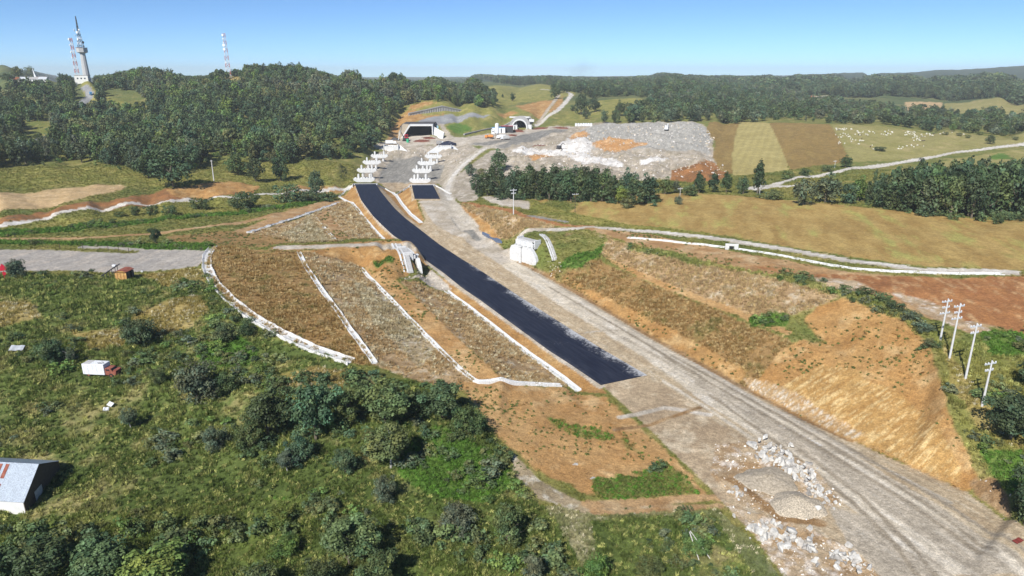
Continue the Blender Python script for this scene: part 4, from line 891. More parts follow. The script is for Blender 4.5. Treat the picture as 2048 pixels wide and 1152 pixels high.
T(700,1130,112,120,'near','mid','broad tree at the bottom of the photo, right of the deep shade')
T(760,1175,86,96,'near','mid','tree at the very bottom edge, lowest right of the broad one')
T(640,1185,80,90,'nearbush','dark','dark bush cut by the bottom edge below the broad tree', name='shrub', cat='shrub')
T(318,1190,104,150,'near','yellow','bright yellow-green tree cut by the bottom edge at lower left')
T(205,1165,94,130,'near','mid','green tree left of the bright yellow-green one at the bottom')
T(95,1160,96,140,'near','dark','dark spreading tree near the bottom left corner')
T(-10,1170,90,120,'near','dark','dark tree cut by the bottom left corner')
T(520,1195,84,110,'nearbush','mid','bush at the bottom edge right of the deep shade', name='shrub', cat='shrub')
T(575,1110,50,70,'nearbush','fresh','light low bush above the broad bottom tree', name='shrub', cat='shrub')
T(560,1050,46,70,'nearbush','yellow','low yellow-green bush in the middle of the scrub', name='shrub', cat='shrub')
T(1190,1160,60,90,'nearbush','fresh','fresh green bush at the bottom edge right of centre', name='shrub', cat='shrub')
T(1066,1165,66,56,'near','grey','thin grey bush at the bottom edge left of the fresh green one', name='shrub', cat='shrub')
T(1390,1105,44,80,'nearbush','fresh','low green bush beside the leaning white poles', name='shrub', cat='shrub')
T(1300,1150,40,70,'nearbush','olive','low olive bush near the bottom edge left of the white poles', name='shrub', cat='shrub')
T(34,556,44,50,'nearbush','grey','grey bush growing round the red sign beside the gravel yard', name='shrub', cat='shrub')
T(312,487,34,30,'near','deep','small dark tree standing alone on the strip above the gravel yard')
T(368,568,16,26,'nearbush','fresh','tiny green bush at the upper end of the curved stone drain', name='shrub', cat='shrub')
# right edge
T(2020,880,104,110,'near','deep','large dark tree at the right edge below the last utility pole')
T(2050,1050,130,90,'near','deep','dark tree cut by the lower right edge above the haul road')
T(2075,780,70,80,'near','dark','dark tree cut by the right edge beside the third utility pole')
# crest of the right-hand cut
for k, (x, y, h, w, g) in enumerate(((1730,590,18,46,'dark'),(1762,602,20,44,'mid'),(1790,622,22,44,'dark'),(1820,640,22,46,'grey'),(1848,664,22,44,'grey'),(1862,694,18,36,'olive'),(1690,582,14,36,'mid'))):
    T(x,y,h,w,'bush',g,'low shrub in the hedge along the crest of the right-hand cut', name='shrub', cat='shrub', group='shrubs along the right-hand crest')
# left valley
for x, y, h, w, lb in ((272,431,20,26,'leftmost'),(303,430,22,30,'second'),(338,428,20,30,'third'),(240,434,12,30,'lowest and flattest')):
    T(x,y,h,w,'bush','dark','%s small dark bush of the row beside the pale track on the left' % lb, name='shrub', cat='shrub', group='bushes beside the pale track')
T(404,418,28,46,'bush','dark','dark bush below the pale track, left of the larger one', name='shrub', cat='shrub')
T(492,418,40,64,'bush','dark','wide dark bush below the pale track at the orange bank', name='shrub', cat='shrub')
T(470,412,20,30,'bush','olive','small olive bush beside the wide dark one by the orange bank', name='shrub', cat='shrub')
T(572,404,40,60,'bush','blue','blue-green bush left of the tall young tree near the bridgehead', name='shrub', cat='shrub')
T(612,402,26,60,'bush','blue','low blue-green thicket at the foot of the tall young tree', name='shrub', cat='shrub')
T(650,401,18,50,'bush','blue','low thicket between the young tree and the bridgehead slope', name='shrub', cat='shrub')
T(633,394,52,36,'mid','blue','tall young tree standing left of the bridgehead')
T(512,364,48,36,'mid','deep','dark tree on the verge, left of a pair below the wood')
T(561,362,54,42,'mid','deep','dark tree on the verge, right of a pair below the wood')
T(346,374,78,84,'mid','blue','big blue-green tree at the lower corner of the wood on the left')
T(298,356,60,60,'mid','dark','dark tree beside the big blue-green one at the lower corner of the wood')
T(478,350,40,50,'mid','mid','tree near the white pole at the lower edge of the wood')
T(478,310,34,60,'bush','fresh','light green bush beside the white pole under the wood', name='shrub', cat='shrub')
# trees between the haul road and the dry field
T(1000,345,46,40,'mid','dark','round dark tree standing clear above the roadside tree belt')
T(942,352,26,24,'mid','grey','grey-green tree beside the bend of the haul road')
T(962,352,16,22,'bush','olive','small bush between haul road bend and the tree belt', name='shrub', cat='shrub')
belt = [(955,388,40,36,'deep'),(975,392,52,44,'deep'),(998,396,56,46,'deep'),(1022,398,54,44,'deep'),(1048,398,58,46,'dark'),(1072,399,58,48,'deep'),(1098,400,56,46,'dark'),(1120,402,58,44,'deep'),(1142,402,62,42,'blue'),(1162,402,68,40,'dark'),(1182,403,58,42,'deep'),(1204,403,58,44,'mid'),(1226,405,54,44,'dark'),(1268,410,58,50,'dark'),(1296,406,58,56,'deep'),(985,380,52,40,'dark'),(1035,385,52,40,'deep'),(1085,385,54,42,'dark'),(1130,386,52,40,'mid'),(1172,386,56,36,'deep'),(1215,388,54,40,'mid'),(1255,390,52,40,'blue'),(1060,375,48,40,'dark'),(1110,372,44,40,'deep'),(1190,375,44,40,'dark'),(1150,370,40,36,'blue')]
for x, y, h, w, g in belt: T(x,y,h,w,'mid' if g != 'dark' else 'cone',g,'%s %s tree, %s row of the dry field belt, %s' % ('pointed' if g == 'dark' else 'round', GWORD[g], 'front' if y > 387 else 'back', 'left end' if x < 1020 else 'left of centre' if x < 1090 else 'centre' if x < 1150 else 'right of centre' if x < 1215 else 'right end'), group='trees of the belt above the dry field')
T(1243,408,36,36,'mid','yellow','pale yellow-green tree in front of the dark tree belt')
T(1254,416,22,40,'bush','olive','low olive thicket at the front of the tree belt', name='shrub', cat='shrub')
T(1357,409,18,18,'mid','grey','tiny lone tree standing in the dry field')
for x, y, h, w, g, lb in ((1330,388,34,34,'mid','first'),(1352,386,26,30,'grey','second'),(1398,386,42,36,'cone','third'),(1426,386,44,34,'deep','fourth'),(1452,385,42,32,'dark','fifth')):
    T(x,y,h,w,'cone' if g != 'mid' else 'mid','deep' if g == 'cone' else g,'%s tree right of the belt in the row along the top of the dry field' % lb, group='row along the top of the dry field')
T(1514,388,68,36,'cone','deep','tall dark conifer rising above the row beside the white road')
T(1486,388,36,28,'mid','dark','short dark tree left of the tall conifer')
T(1380,392,22,40,'bush','mid','low bush in the row along the top of the dry field', name='shrub', cat='shrub')
T(1540,398,20,60,'bush','olive','low olive thicket right of the tall conifer', name='shrub', cat='shrub')
T(1606,410,56,50,'mid','grey','loose grey-green tree, left of the pair by the white road')
T(1650,406,58,62,'mid','grey','wide grey-green tree, right of the pair by the white road')
T(1693,408,44,52,'bush','blue','blue-green thicket between the grey pair and the dark wood', name='shrub', cat='shrub')
T(1715,402,50,40,'mid','fresh','lighter tree at the left end of the dark wood on the right')
T(1760,302,10,26,'bush','dark','low bush alone in the field of sheep', name='shrub', cat='shrub')
T(1690,335,24,26,'mid','dark','dark tree beside the white road below the sheep')
T(1655,343,16,30,'bush','mid','bush beside the white road left of the dark tree', name='shrub', cat='shrub')
T(1610,352,16,34,'bush','dark','bush in the hedge beside the white road, farther left', name='shrub', cat='shrub')
T(1575,358,18,34,'bush','mid','bush in the hedge near the fork of the white road', name='shrub', cat='shrub')
T(1980,288,18,20,'mid','dark','small dark tree near the end of the white road')
T(1904,263,16,14,'mid','fresh','small light tree on the crest above the sheep field')
for x, y in ((1918,272),(1935,276),(1960,270),(2005,272),(2030,280),(1890,270)): T(x,y,8,14,'bush','olive','small bush on the rough slope right of the sheep', name='shrub', cat='shrub', group='bushes right of the sheep')
for x, y, h, w, g, lb in ((1162,229,40,30,'deep','left'),(1190,224,32,26,'deep','right')): T(x,y,h,w,'mid',g,'dark tree on the green slope beyond the spoil heap, %s of a pair' % lb)
for x, y, h, w in ((1172,238,22,18),(1208,246,26,20),(1230,246,28,22),(1240,232,30,24),(1145,222,12,14),(1110,198,26,20),(1120,186,18,22),(1108,184,18,20),(1134,186,16,18)): T(x,y,h,w,'mid','dark','small dark tree on the green slope behind the spoil heap', group='small trees behind the spoil heap')
for x, y, h, w in ((1025,202,16,13),(1005,195,7,6)): T(x,y,h,w,'mid','deep','small dark tree alone on the pale hilltop field above the tunnels', group='trees on the hilltop field')
for x, y in ((-6,162),(14,163),(22,164)): T(x,y,16,20,'mid','dark','dark tree on the skyline left of the hilltop houses', group='skyline trees at the far left')
for x, y, lb in ((36,158,'left'),(62,157,'right')): T(x,y,24,22,'mid','olive','round tree beside the hilltop houses, %s of two' % lb)

# ------------------------------------------------------------------ woods: the nearest trees stand singly, the rest is one mass
def wood(px, spacing, seed, holes=(), sub=1.0):
    R = np.random.default_rng(seed); q = np.array(wpoly(px)); M = poly_mask([tuple(p) for p in q])
    for h in holes: M &= ~poly_mask(wpoly(h))
    d = np.where(M, AREA / (spacing * spacing), 0) * sub; cnt = R.poisson(d); jj, ii = np.nonzero(cnt); rep = cnt[jj, ii]; jj = np.repeat(jj, rep); ii = np.repeat(ii, rep); n = len(jj)
    r = np.clip(G[0] + (jj + R.uniform(-.5, .5, n)) * (G[1] - G[0]), G[-1], G[0]) ** (-1 / .4); th = TH[0] + (ii + R.uniform(-.5, .5, n)) * (TH[1] - TH[0])
    x, y = r * np.sin(th), r * np.cos(th)
    # thin out crowding
    order = R.permutation(n); cell = {}; keep = []; s = spacing * .62
    for k in order:
        c = (int(x[k] // s), int(y[k] // s))
        if any((x[k] - x[m_]) ** 2 + (y[k] - y[m_]) ** 2 < s * s for a in (-1, 0, 1) for b_ in (-1, 0, 1) for m_ in cell.get((c[0] + a, c[1] + b_), ())): continue
        cell.setdefault(c, []).append(k); keep.append(k)
    keep = np.array(keep, int); return np.stack([x[keep], y[keep], hgt(x[keep], y[keep]) - .2], -1)
HILL = [(-500,342),(0,340),(60,330),(130,322),(200,326),(290,350),(380,345),(415,318),(430,308),(470,312),(500,326),(545,330),(600,322),(660,322),(700,316),(735,300),(768,286),(772,262),(786,238),(800,222),(815,212),(850,204),(885,204),(925,212),(960,217),(992,219),(985,200),(950,178),(880,173),(800,166),(700,159),(600,151),(500,151),(300,154),(200,157),(135,160),(125,186),(0,190),(-500,195)]
HOLES = [[(0,150),(112,150),(125,176),(0,180)],[(140,160),(196,163),(200,205),(206,236),(158,240),(152,200)],[(203,182),(268,186),(306,205),(298,232),(240,232),(208,222)],[(446,144),(496,142),(494,178),(448,180)],[(40,246),(96,242),(104,280),(44,286)],[(0,288),(60,280),(100,270),(104,296),(40,318),(0,322)],[(405,308),(435,304),(440,345),(412,345)]]
hw = wood(HILL, 6.6, 21, HOLES)
rw = wood([(1722,412),(1780,422),(1850,432),(1950,438),(2048,443),(2400,458),(2400,400),(2048,385),(1900,380),(1800,388),(1735,398)], 5.2, 22)
def split_wood(P, n_single):
    s = np.array([1 / depth_of(p) for p in P]); k = np.argsort(-s); return P[k[:n_single]], P[k[n_single:]]
inside = np.abs(np.degrees(np.arctan2(hw[:, 0], hw[:, 1]))) < 41; hw = hw[inside | (np.hypot(hw[:, 0], hw[:, 1]) > 380)]
hs_, hrest = split_wood(hw, 150); rs_, rrest = split_wood(rw[np.degrees(np.arctan2(rw[:, 0], rw[:, 1])) < 41], 110)
for p in hs_:
    h = TR.uniform(9, 16); g_ = TR.choice(['dark', 'mid', 'dark', 'blue', 'olive', 'grey', 'deep']); x_ = proj(p)[0]
    lb = '%s %s tree at the front of the wooded hill, %s' % ('tall' if h > 13.5 else 'medium' if h > 11 else 'low', GWORD[g_], 'at its far left end' if x_ < 150 else 'above the pale field' if x_ < 300 else 'near the big corner tree' if x_ < 450 else 'above the verge pair' if x_ < 600 else 'nearest the bridge')
    tree(Vector(p), h, h * TR.uniform(.55, .85), TR.choice(['mid', 'mid', 'tall', 'bush']), g_, lb, group='front trees of the wooded hill')
for p in rs_:
    g_ = TR.choice(['deep', 'dark', 'dark', 'blue', 'mid']); x_ = proj(p)[0]; h = np.interp(proj(p)[0], [1720, 1790, 1880, 2050], [9.5, 13, 16.5, 18.5]) * TR.uniform(.82, 1.12); tree(Vector(p), h, h * TR.uniform(.42, .62), 'tall', g_, '%s tree of the dense wood on the right, %s' % (GWORD[g_], 'at its low left end' if x_ < 1790 else 'left of its middle' if x_ < 1880 else 'right of its middle' if x_ < 1970 else 'at the right edge'), group='trees of the dense right-hand wood')
FSRC = [crown_mesh('crown', 'foliage_mass', 300 + k, 30, 700, .075, rx=.40, zc=.52, rz=.46) for k in range(5)] + [crown_mesh('crown', 'foliage_mass', 320 + k, 30, 560, .07, rx=.34, zc=.54, rz=.46, shape='cone') for k in range(2)]
FAR = [crown_mesh('crown', 'foliage_mass', 340 + k, 22, 240, .13, rx=.44, zc=.48, rz=.46) for k in range(4)]
def woodstuff(name, P, hr, wr, pal, label, src, haze=1.0):
    n = len(P); R = np.random.default_rng(len(P)); h = R.uniform(*hr, n); w = h * R.uniform(*wr, n)
    big = fbm(P[:, 0], P[:, 1], 70, 3, 15); c = np.array([GREEN[pal[int(k)]] for k in np.clip((big * 1.4 - .2 + R.uniform(-.35, .35, n)) * len(pal), 0, len(pal) - 1)])
    c = c * R.uniform(.62, 1.42, (n, 1)) * np.stack([R.uniform(.9, 1.15, n), np.ones(n), R.uniform(.9, 1.15, n)], -1)
    return stuff(name, P, np.stack([R.normal(0, .05, n), R.normal(0, .05, n), R.uniform(0, 6.28, n)], -1), np.stack([w / .86, w / .86, h], -1), c, R.integers(0, len(src), n), src, label, 'wood')
woodstuff('hillside_wood', hrest, (7, 16), (.58, .90), ['deep', 'dark', 'mid', 'fresh', 'blue', 'dark', 'olive', 'mid', 'grey'], 'dense leafy wood covering the hill on the left', FSRC)
woodstuff('dense_wood', rrest, (12, 17), (.4, .56), ['deep', 'dark', 'blue'], 'rear of the dense dark wood at the right edge', FSRC)
mw = wood([(985,166),(1080,168),(1150,186),(1190,198),(1262,192),(1325,204),(1290,216),(1255,232),(1250,246),(1330,247),(1430,244),(1500,240),(1580,234),(1640,214),(1600,196),(1560,186),(1450,166),(1340,158),(1200,164)], 9.0, 23, [[(1195,203),(1260,195),(1318,204),(1285,214),(1230,228),(1195,226)],[(1500,232),(1545,228),(1560,234),(1510,240)]])
woodstuff('middle_wood', mw, (8, 17), (.58, .9), ['deep', 'dark', 'blue', 'mid', 'grey'], 'wood on the low hill beyond the spoil heap', FSRC)
bw = wood([(1560,188),(1660,190),(1750,195),(1900,203),(2048,207),(2400,212),(2400,196),(2048,192),(1900,190),(1700,184),(1560,180)], 8.0, 24)
woodstuff('distant_tall_wood', bw, (17, 24), (.45, .7), ['deep', 'deep', 'dark', 'blue'], 'dark band of tall trees across the right middle distance', FSRC)
sw = wood([(1430,243),(1550,240),(1660,246),(1800,253),(2048,263),(2400,272),(2400,250),(2048,238),(1960,234),(1880,228),(1800,226),(1760,212),(1690,206),(1600,212),(1540,222)], 11, 25, [[(1570,205),(1600,203),(1605,214),(1575,216)]], .8)
woodstuff('valley_thicket', sw, (6, 13), (.7, 1.2), ['dark', 'mid', 'blue', 'grey', 'mid'], 'scattered thickets in the valley beyond the sheep field', FSRC)
fw = wood([(940,164),(1080,165),(1340,158),(1450,164),(1560,178),(1700,182),(1900,188),(2400,194),(2400,160),(1900,163),(1560,164),(1300,158),(950,158)], 17, 26, (), .9)
woodstuff('far_wood', fw, (14, 24), (.9, 1.4), ['dark', 'blue', 'deep', 'dark', 'mid'], 'far woods fading towards the horizon', FAR)
lw = wood([(130,161),(200,157),(300,156),(600,153),(900,164),(950,166),(950,156),(130,155)], 16, 27, (), .5)
woodstuff('ridge_wood', lw, (9, 14), (.8, 1.2), ['dark', 'blue', 'mid'], 'trees along the skyline behind the wooded hill', FAR)
undergrowth('belt_undergrowth', [0, 1, 2, 3, 4, 5, 6], [(945,394),(1000,402),(1150,406),(1310,414),(1318,396),(1150,384),(1000,376),(945,376)], .07, 480, (2.0, 4.5), (.8, 1.3), ['dark', 'deep', 'blue', 'dark'], 'bushes closing the foot of the tree belt above the dry field', np.ones((NR, NT)))
undergrowth('wood_edge_undergrowth', [0, 1, 2, 3, 4, 5, 6], [(1722,414),(1850,434),(2048,445),(2300,458),(2300,440),(2048,428),(1850,418),(1730,402)], .10, 480, (2.0, 4.5), (.8, 1.3), ['dark', 'deep', 'dark', 'mid'], 'bushes along the front edge of the dense right-hand wood', np.ones((NR, NT)))
undergrowth('hill_edge_undergrowth', [0, 1, 2, 3, 4, 5, 6], [(-100,350),(60,336),(130,330),(200,334),(290,356),(400,350),(430,314),(500,332),(600,328),(700,322),(740,304),(735,292),(600,308),(450,300),(300,330),(130,312),(-100,325)], .035, 560, (1.6, 4.5), (.9, 1.4), ['mid', 'dark', 'olive', 'fresh'], 'bushes along the lower edge of the wooded hill', np.clip((fbm(WX, WY, 20, 3, 52) - .36) * 5, 0, 1.5))
undergrowth('crest_undergrowth', [0, 1, 2, 3, 4, 5, 6], [(1590,550),(1690,574),(1770,598),(1850,645),(1885,700),(1866,712),(1800,655),(1700,603),(1590,566)], .16, 480, (.7, 2.2), (.9, 1.6), ['grey', 'dark', 'grey', 'mid'], 'low bushes along the crest of the right-hand cut', np.clip((fbm(WX, WY, 8, 3, 53) - .3) * 4, .1, 1.5))
# ------------------------------------------------------------------ plain materials
def paint(name, c, rough=.6, var=.25, scale=1.5, c2=None, metal=0.0, bump=0.0, spec=.3, fine=None):
    m, nt, b = newmat(name); v = tcoord(nt)
    n1 = noise(nt, v, scale, 6, .65)
    col = mixc(nt, rng_(nt, n1, .3, .7, 0, 1), tuple(x * (1 - var) for x in c), c2 or tuple(min(1, x * (1 + var * .5)) for x in c))
    if fine: col = vscale(nt, col, rng_(nt, noise(nt, v, fine, 3, .6), .3, .7, .75, 1.2))
    nt.links.new(col, b.inputs['Base Color']); b.inputs['Roughness'].default_value = rough; b.inputs['Metallic'].default_value = metal; b.inputs['Specular IOR Level'].default_value = spec
    if bump:
        bp = N(nt, 'ShaderNodeBump'); bp.inputs['Strength'].default_value = bump; bp.inputs['Distance'].default_value = .08
        nt.links.new(noise(nt, v, scale * 4, 5, .7), bp.inputs['Height']); nt.links.new(bp.outputs[0], b.inputs['Normal'])
    return m
paint('concrete', (.50, .49, .475), .85, .14, .5, fine=3.0)
paint('concrete_white', (.66, .66, .65), .85, .16, .6, fine=4.0)
paint('concrete_grey', (.36, .35, .34), .9, .2, .8, fine=4.0)
paint('drain_stone', (.66, .65, .63), .9, .22, 1.2, fine=3.0, bump=.4)
paint('dark_void', (.02, .02, .024), .9, .2)  # near-black colour standing in for the darkness inside openings
paint('tunnel_lining', (.09, .085, .085), .9, .3, .6)  # lining coloured dark so the tunnel's shade is in the colour
paint('white_paint', (.78, .79, .80), .5, .08, 1.5, fine=6)
paint('galvanised', (.62, .64, .66), .45, .15, 1.2, metal=.2, fine=8)
paint('roof_metal', (.60, .66, .72), .35, .12, .8, metal=.3, fine=5)
paint('pole_concrete', (.62, .61, .60), .85, .18, 2.0)
paint('porcelain', (.72, .72, .74), .3, .1)
paint('rust', (.22, .075, .035), .85, .35, 2.5, (.33, .13, .06), fine=9)
paint('rusty_red', (.30, .07, .05), .8, .3, 1.8, (.36, .14, .09), fine=7)
paint('rusty_yellow', (.52, .20, .045), .75, .3, 1.6, (.62, .42, .16), fine=5)
paint('red_paint', (.50, .03, .045), .5, .2); paint('bright_red', (.62, .02, .05), .6, .2, 4); paint('blue_paint', (.10, .34, .62), .5, .2); paint('orange_paint', (.66, .26, .07), .5, .2); paint('green_paint', (.05, .42, .22), .5, .2)
paint('black_rubber', (.022, .022, .024), .85, .2); paint('dark_steel', (.06, .06, .065), .6, .3, 3); paint('dark_glass', (.015, .02, .03), .15, .2)
paint('mast_red', (.55, .17, .14), .6, .2); paint('mast_white', (.74, .74, .76), .6, .1)
paint('plaster', (.74, .73, .70), .9, .12, .7); paint('roof_tile', (.42, .14, .08), .85, .3, 3); paint('wood_dark', (.10, .075, .055), .9, .3, 3); paint('wood_pale', (.58, .55, .50), .85, .2, 4)
paint('tarpaulin', (.025, .03, .055), .45, .4, 2); paint('rebar', (.20, .075, .05), .85, .4, 4)
paint('limestone', (.56, .54, .50), .95, .2, .9, fine=3, bump=.5); paint('limestone_grey', (.42, .395, .36), .95, .25, .9, fine=3, bump=.5)
paint('gravel_heap', (.54, .46, .35), .95, .45, 5.0, fine=5, bump=1.0); paint('gravel_heap_tan', (.42, .35, .26), .95, .4, 2.5, (.55, .47, .36), fine=8, bump=1.0)
paint('wool', (.74, .71, .62), .95, .15, 4); paint('wool_dark', (.10, .085, .07), .95, .2, 4)
paint('puddle', (.10, .14, .22), .12, .2, .6, (.14, .18, .26)); paint('cloth_red', (.22, .04, .03), .9, .4, 6)
# asphalt: fresh black binder with tyre streaks along it and pale stone dust along its right edge
m, nt, b = newmat('asphalt'); uv = tcoord(nt, 'UV'); sx = N(nt, 'ShaderNodeSeparateXYZ'); nt.links.new(uv, sx.inputs[0])
mp = N(nt, 'ShaderNodeMapping'); mp.inputs['Scale'].default_value = (16, .12, 1); nt.links.new(uv, mp.inputs[0])
mp2 = N(nt, 'ShaderNodeMapping'); mp2.inputs['Scale'].default_value = (5, .55, 1); nt.links.new(uv, mp2.inputs[0])
base = mixc(nt, rng_(nt, noise(nt, mp.outputs[0], 1.0, 6, .7), .42, .75, 0, 1), (.0085, .011, .024), (.034, .040, .060))
mp3 = N(nt, 'ShaderNodeMapping'); mp3.inputs['Scale'].default_value = (1.2, .09, 1); nt.links.new(uv, mp3.inputs[0])
dust = math_(nt, 'ADD', noise(nt, mp2.outputs[0], 3.2, 7, .75), rng_(nt, noise(nt, mp3.outputs[0], 1.0, 3, .6), .3, .7, -.16, .16))
edge = rng_(nt, sx.outputs[0], .60, 1.02, -.24, .14); near = rng_(nt, sx.outputs[1], 110, 215, -.16, .13)
left = rng_(nt, sx.outputs[0], .30, .0, -.4, .12)
dm = rng_(nt, math_(nt, 'ADD', math_(nt, 'ADD', dust, edge), near), .60, .80, 0, .75)
dl = rng_(nt, math_(nt, 'ADD', math_(nt, 'ADD', dust, left), near), .58, .85, 0, .16)
base = mixc(nt, dl, base, (.30, .30, .32)); base = mixc(nt, dm, base, (.60, .60, .60))
nt.links.new(base, b.inputs['Base Color']); b.inputs['Roughness'].default_value = .62; b.inputs['Specular IOR Level'].default_value = .30
bp = N(nt, 'ShaderNodeBump'); bp.inputs['Strength'].default_value = .25; bp.inputs['Distance'].default_value = .02; nt.links.new(noise(nt, tcoord(nt, 'Object'), 3.0, 5), bp.inputs['Height']); nt.links.new(bp.outputs[0], b.inputs['Normal'])

def resample(P, n):
    P = np.array(P, float); s = np.r_[0, np.cumsum(np.linalg.norm(np.diff(P[:, :2], axis=0), axis=1))]; q = np.linspace(0, s[-1], n)
    return np.stack([np.interp(q, s, P[:, k]) for k in range(P.shape[1])], -1), s[-1]
def sheet(name, Lp, Rp, n, lift):
    A, la = resample([at_road(*p) for p in Lp], n); B, lb = resample([at_road(*p) for p in Rp], n); mb_V = []; F = []; U = []; nc = 5
    for k in range(n):
        for c in range(nc):
            t = c / (nc - 1); x = A[k] * (1 - t) + B[k] * t; mb_V.append((x[0], x[1], zroad(x[1]) + lift)); U.append((t, k / (n - 1) * (la + lb) / 2))
    for k in range(n - 1):
        for c in range(nc - 1): i = k * nc + c; F.append((i, i + 1, i + nc + 1, i + nc))
    ring = [c for c in range(nc)] + [k * nc + nc - 1 for k in range(1, n)] + [(n - 1) * nc + c for c in range(nc - 2, -1, -1)] + [k * nc for k in range(n - 2, 0, -1)]
    o = len(mb_V)
    for r_ in ring: v = mb_V[r_]; mb_V.append((v[0], v[1], v[2] - .3)); U.append(U[r_])
    for i in range(len(ring)): j = (i + 1) % len(ring); F.append((ring[i], ring[j], o + j, o + i))
    me = bpy.data.meshes.new(name); me.from_pydata(mb_V, [], F); uvl = me.uv_layers.new(name='UVMap')
    for lp in me.loops: uvl.data[lp.index].uv = U[lp.vertex_index]
    me.materials.append(MATS['asphalt']); bm = bmesh.new(); bm.from_mesh(me); bmesh.ops.recalc_face_normals(bm, faces=bm.faces); bm.to_mesh(me); bm.free()
    o = obj(name, me); o['kind'] = 'structure'; return o
sheet('asphalt_carriageway', AL, AR, 80, .07)
sheet('asphalt_carriageway', [(823.5,370.5),(829.5,397.6)], [(866,370.2),(880,397.8)], 10, .10)

# ------------------------------------------------------------------ drains
def drain(px, w, label, mat='concrete_white', stony=0.0, depth=.16, step=1.2, name='drainage_channel', pts=None, lift=.30):
    W = pts if pts is not None else [hit(*p) for p in px]; P, L = resample([(p[0], p[1]) for p in W], max(3, int(sum(math.hypot(b[0] - a[0], b[1] - a[1]) for a, b in zip(W[:-1], W[1:])) / step)))
    R = random.Random(len(P) + int(w * 10)); V = []; F = []; prof = [(-.5 * w - .25, -.7), (-.5 * w - .12, lift + .06), (-.5 * w, lift + .08), (-.26 * w, lift - .24), (.26 * w, lift - .24), (.5 * w, lift + .08), (.5 * w + .12, lift + .06), (.5 * w + .25, -.7)]
    n = len(P); zc = np.array([max(float(hgt(P[i, 0] + ox, P[i, 1] + oy)) for ox, oy in ((0, 0), (w * .35, 0), (-w * .35, 0), (0, w * .35), (0, -w * .35))) for i in range(n)])
    for _ in range(2): zc[1:-1] = np.maximum(zc[1:-1], (zc[:-2] + 2 * zc[1:-1] + zc[2:]) / 4)
    for i in range(n):
        d = P[min(i + 1, n - 1)] - P[max(i - 1, 0)]; d = d / max(np.linalg.norm(d), 1e-6); nx, ny = d[1], -d[0]; j = 1 + R.uniform(-stony, stony)
        for (u, z) in prof: uu = u * (1 + R.uniform(-stony, stony) * .6); V.append((P[i, 0] + nx * uu, P[i, 1] + ny * uu, zc[i] + z + (R.uniform(-.18, .18) * stony * 2 if z > 0 else 0)))
    k = len(prof)
    for i in range(n - 1):
        for c in range(k - 1): F.append((i * k + c, i * k + c + 1, (i + 1) * k + c + 1, (i + 1) * k + c))
    F += [tuple(range(k)), tuple((n - 1) * k + c for c in range(k - 1, -1, -1))]
    o = MB().add(V, F).build(name, mat); return tag(o, label, 'drain')
xy = lambda L: [p[:2] for p in L]
drain(xy(CD), 2.3, 'broad white stone drain curving round the left end of the brown slope', 'drain_stone', .2)
drain(xy(D1), 1.0, 'straight white drain down the slope between brown and tan grass', 'concrete_white', .12)
drain(xy(D2) + [(952,765),(1010,762),(1060,769),(1122,772)], .85, 'white drain along the bare berm that bends to the bare earth', 'concrete_white', .06)
drain(D4, 1.35, 'white concrete drain along the orange bank beside the asphalt', 'concrete_white', .06, pts=[at_road(*p, -.9) for p in D4])
drain(xy(DF), 1.2, 'white drain at the foot of the orange embankment left of the asphalt', 'concrete_white', .03)
drain([(706,371),(698,377),(690,384),(678,394),(690,401)], .8, 'thin white drain down the left corner of the orange bridgehead', 'concrete_white')
drain([(755,371),(770,378),(785,386)], .6, 'thin white drain on the right shoulder of the left bridgehead', 'concrete_white')
drain(xy(MD), 1.4, 'white drain in the hollow between the two carriageways', 'concrete_white')
drain([(820,372),(808,379),(794,389)], .6, 'thin white drain on the left shoulder of the right bridgehead', 'concrete_white')
drain([(870,372),(884,379),(902,388)], .6, 'thin white drain on the right shoulder of the right bridgehead', 'concrete_white')
drain([(620,430),(632,437),(650,458),(672,482)], .9, 'white drain on the slope behind the left overpass approach', 'concrete_white', .1)
drain([(500,466),(530,457),(560,447),(600,434),(640,420),(672,408),(692,402)], 1.9, 'rough stone drain edging the dirt slope behind the overpass approach', 'drain_stone', .45)
drain([(1255,476),(1330,482),(1400,489),(1463,497),(1540,508),(1620,523),(1700,537),(1780,543),(1850,546),(1930,548),(2007,549)], 1.25, 'long bright white drain beside the access road on the right', 'concrete_white', .05, lift=.2)

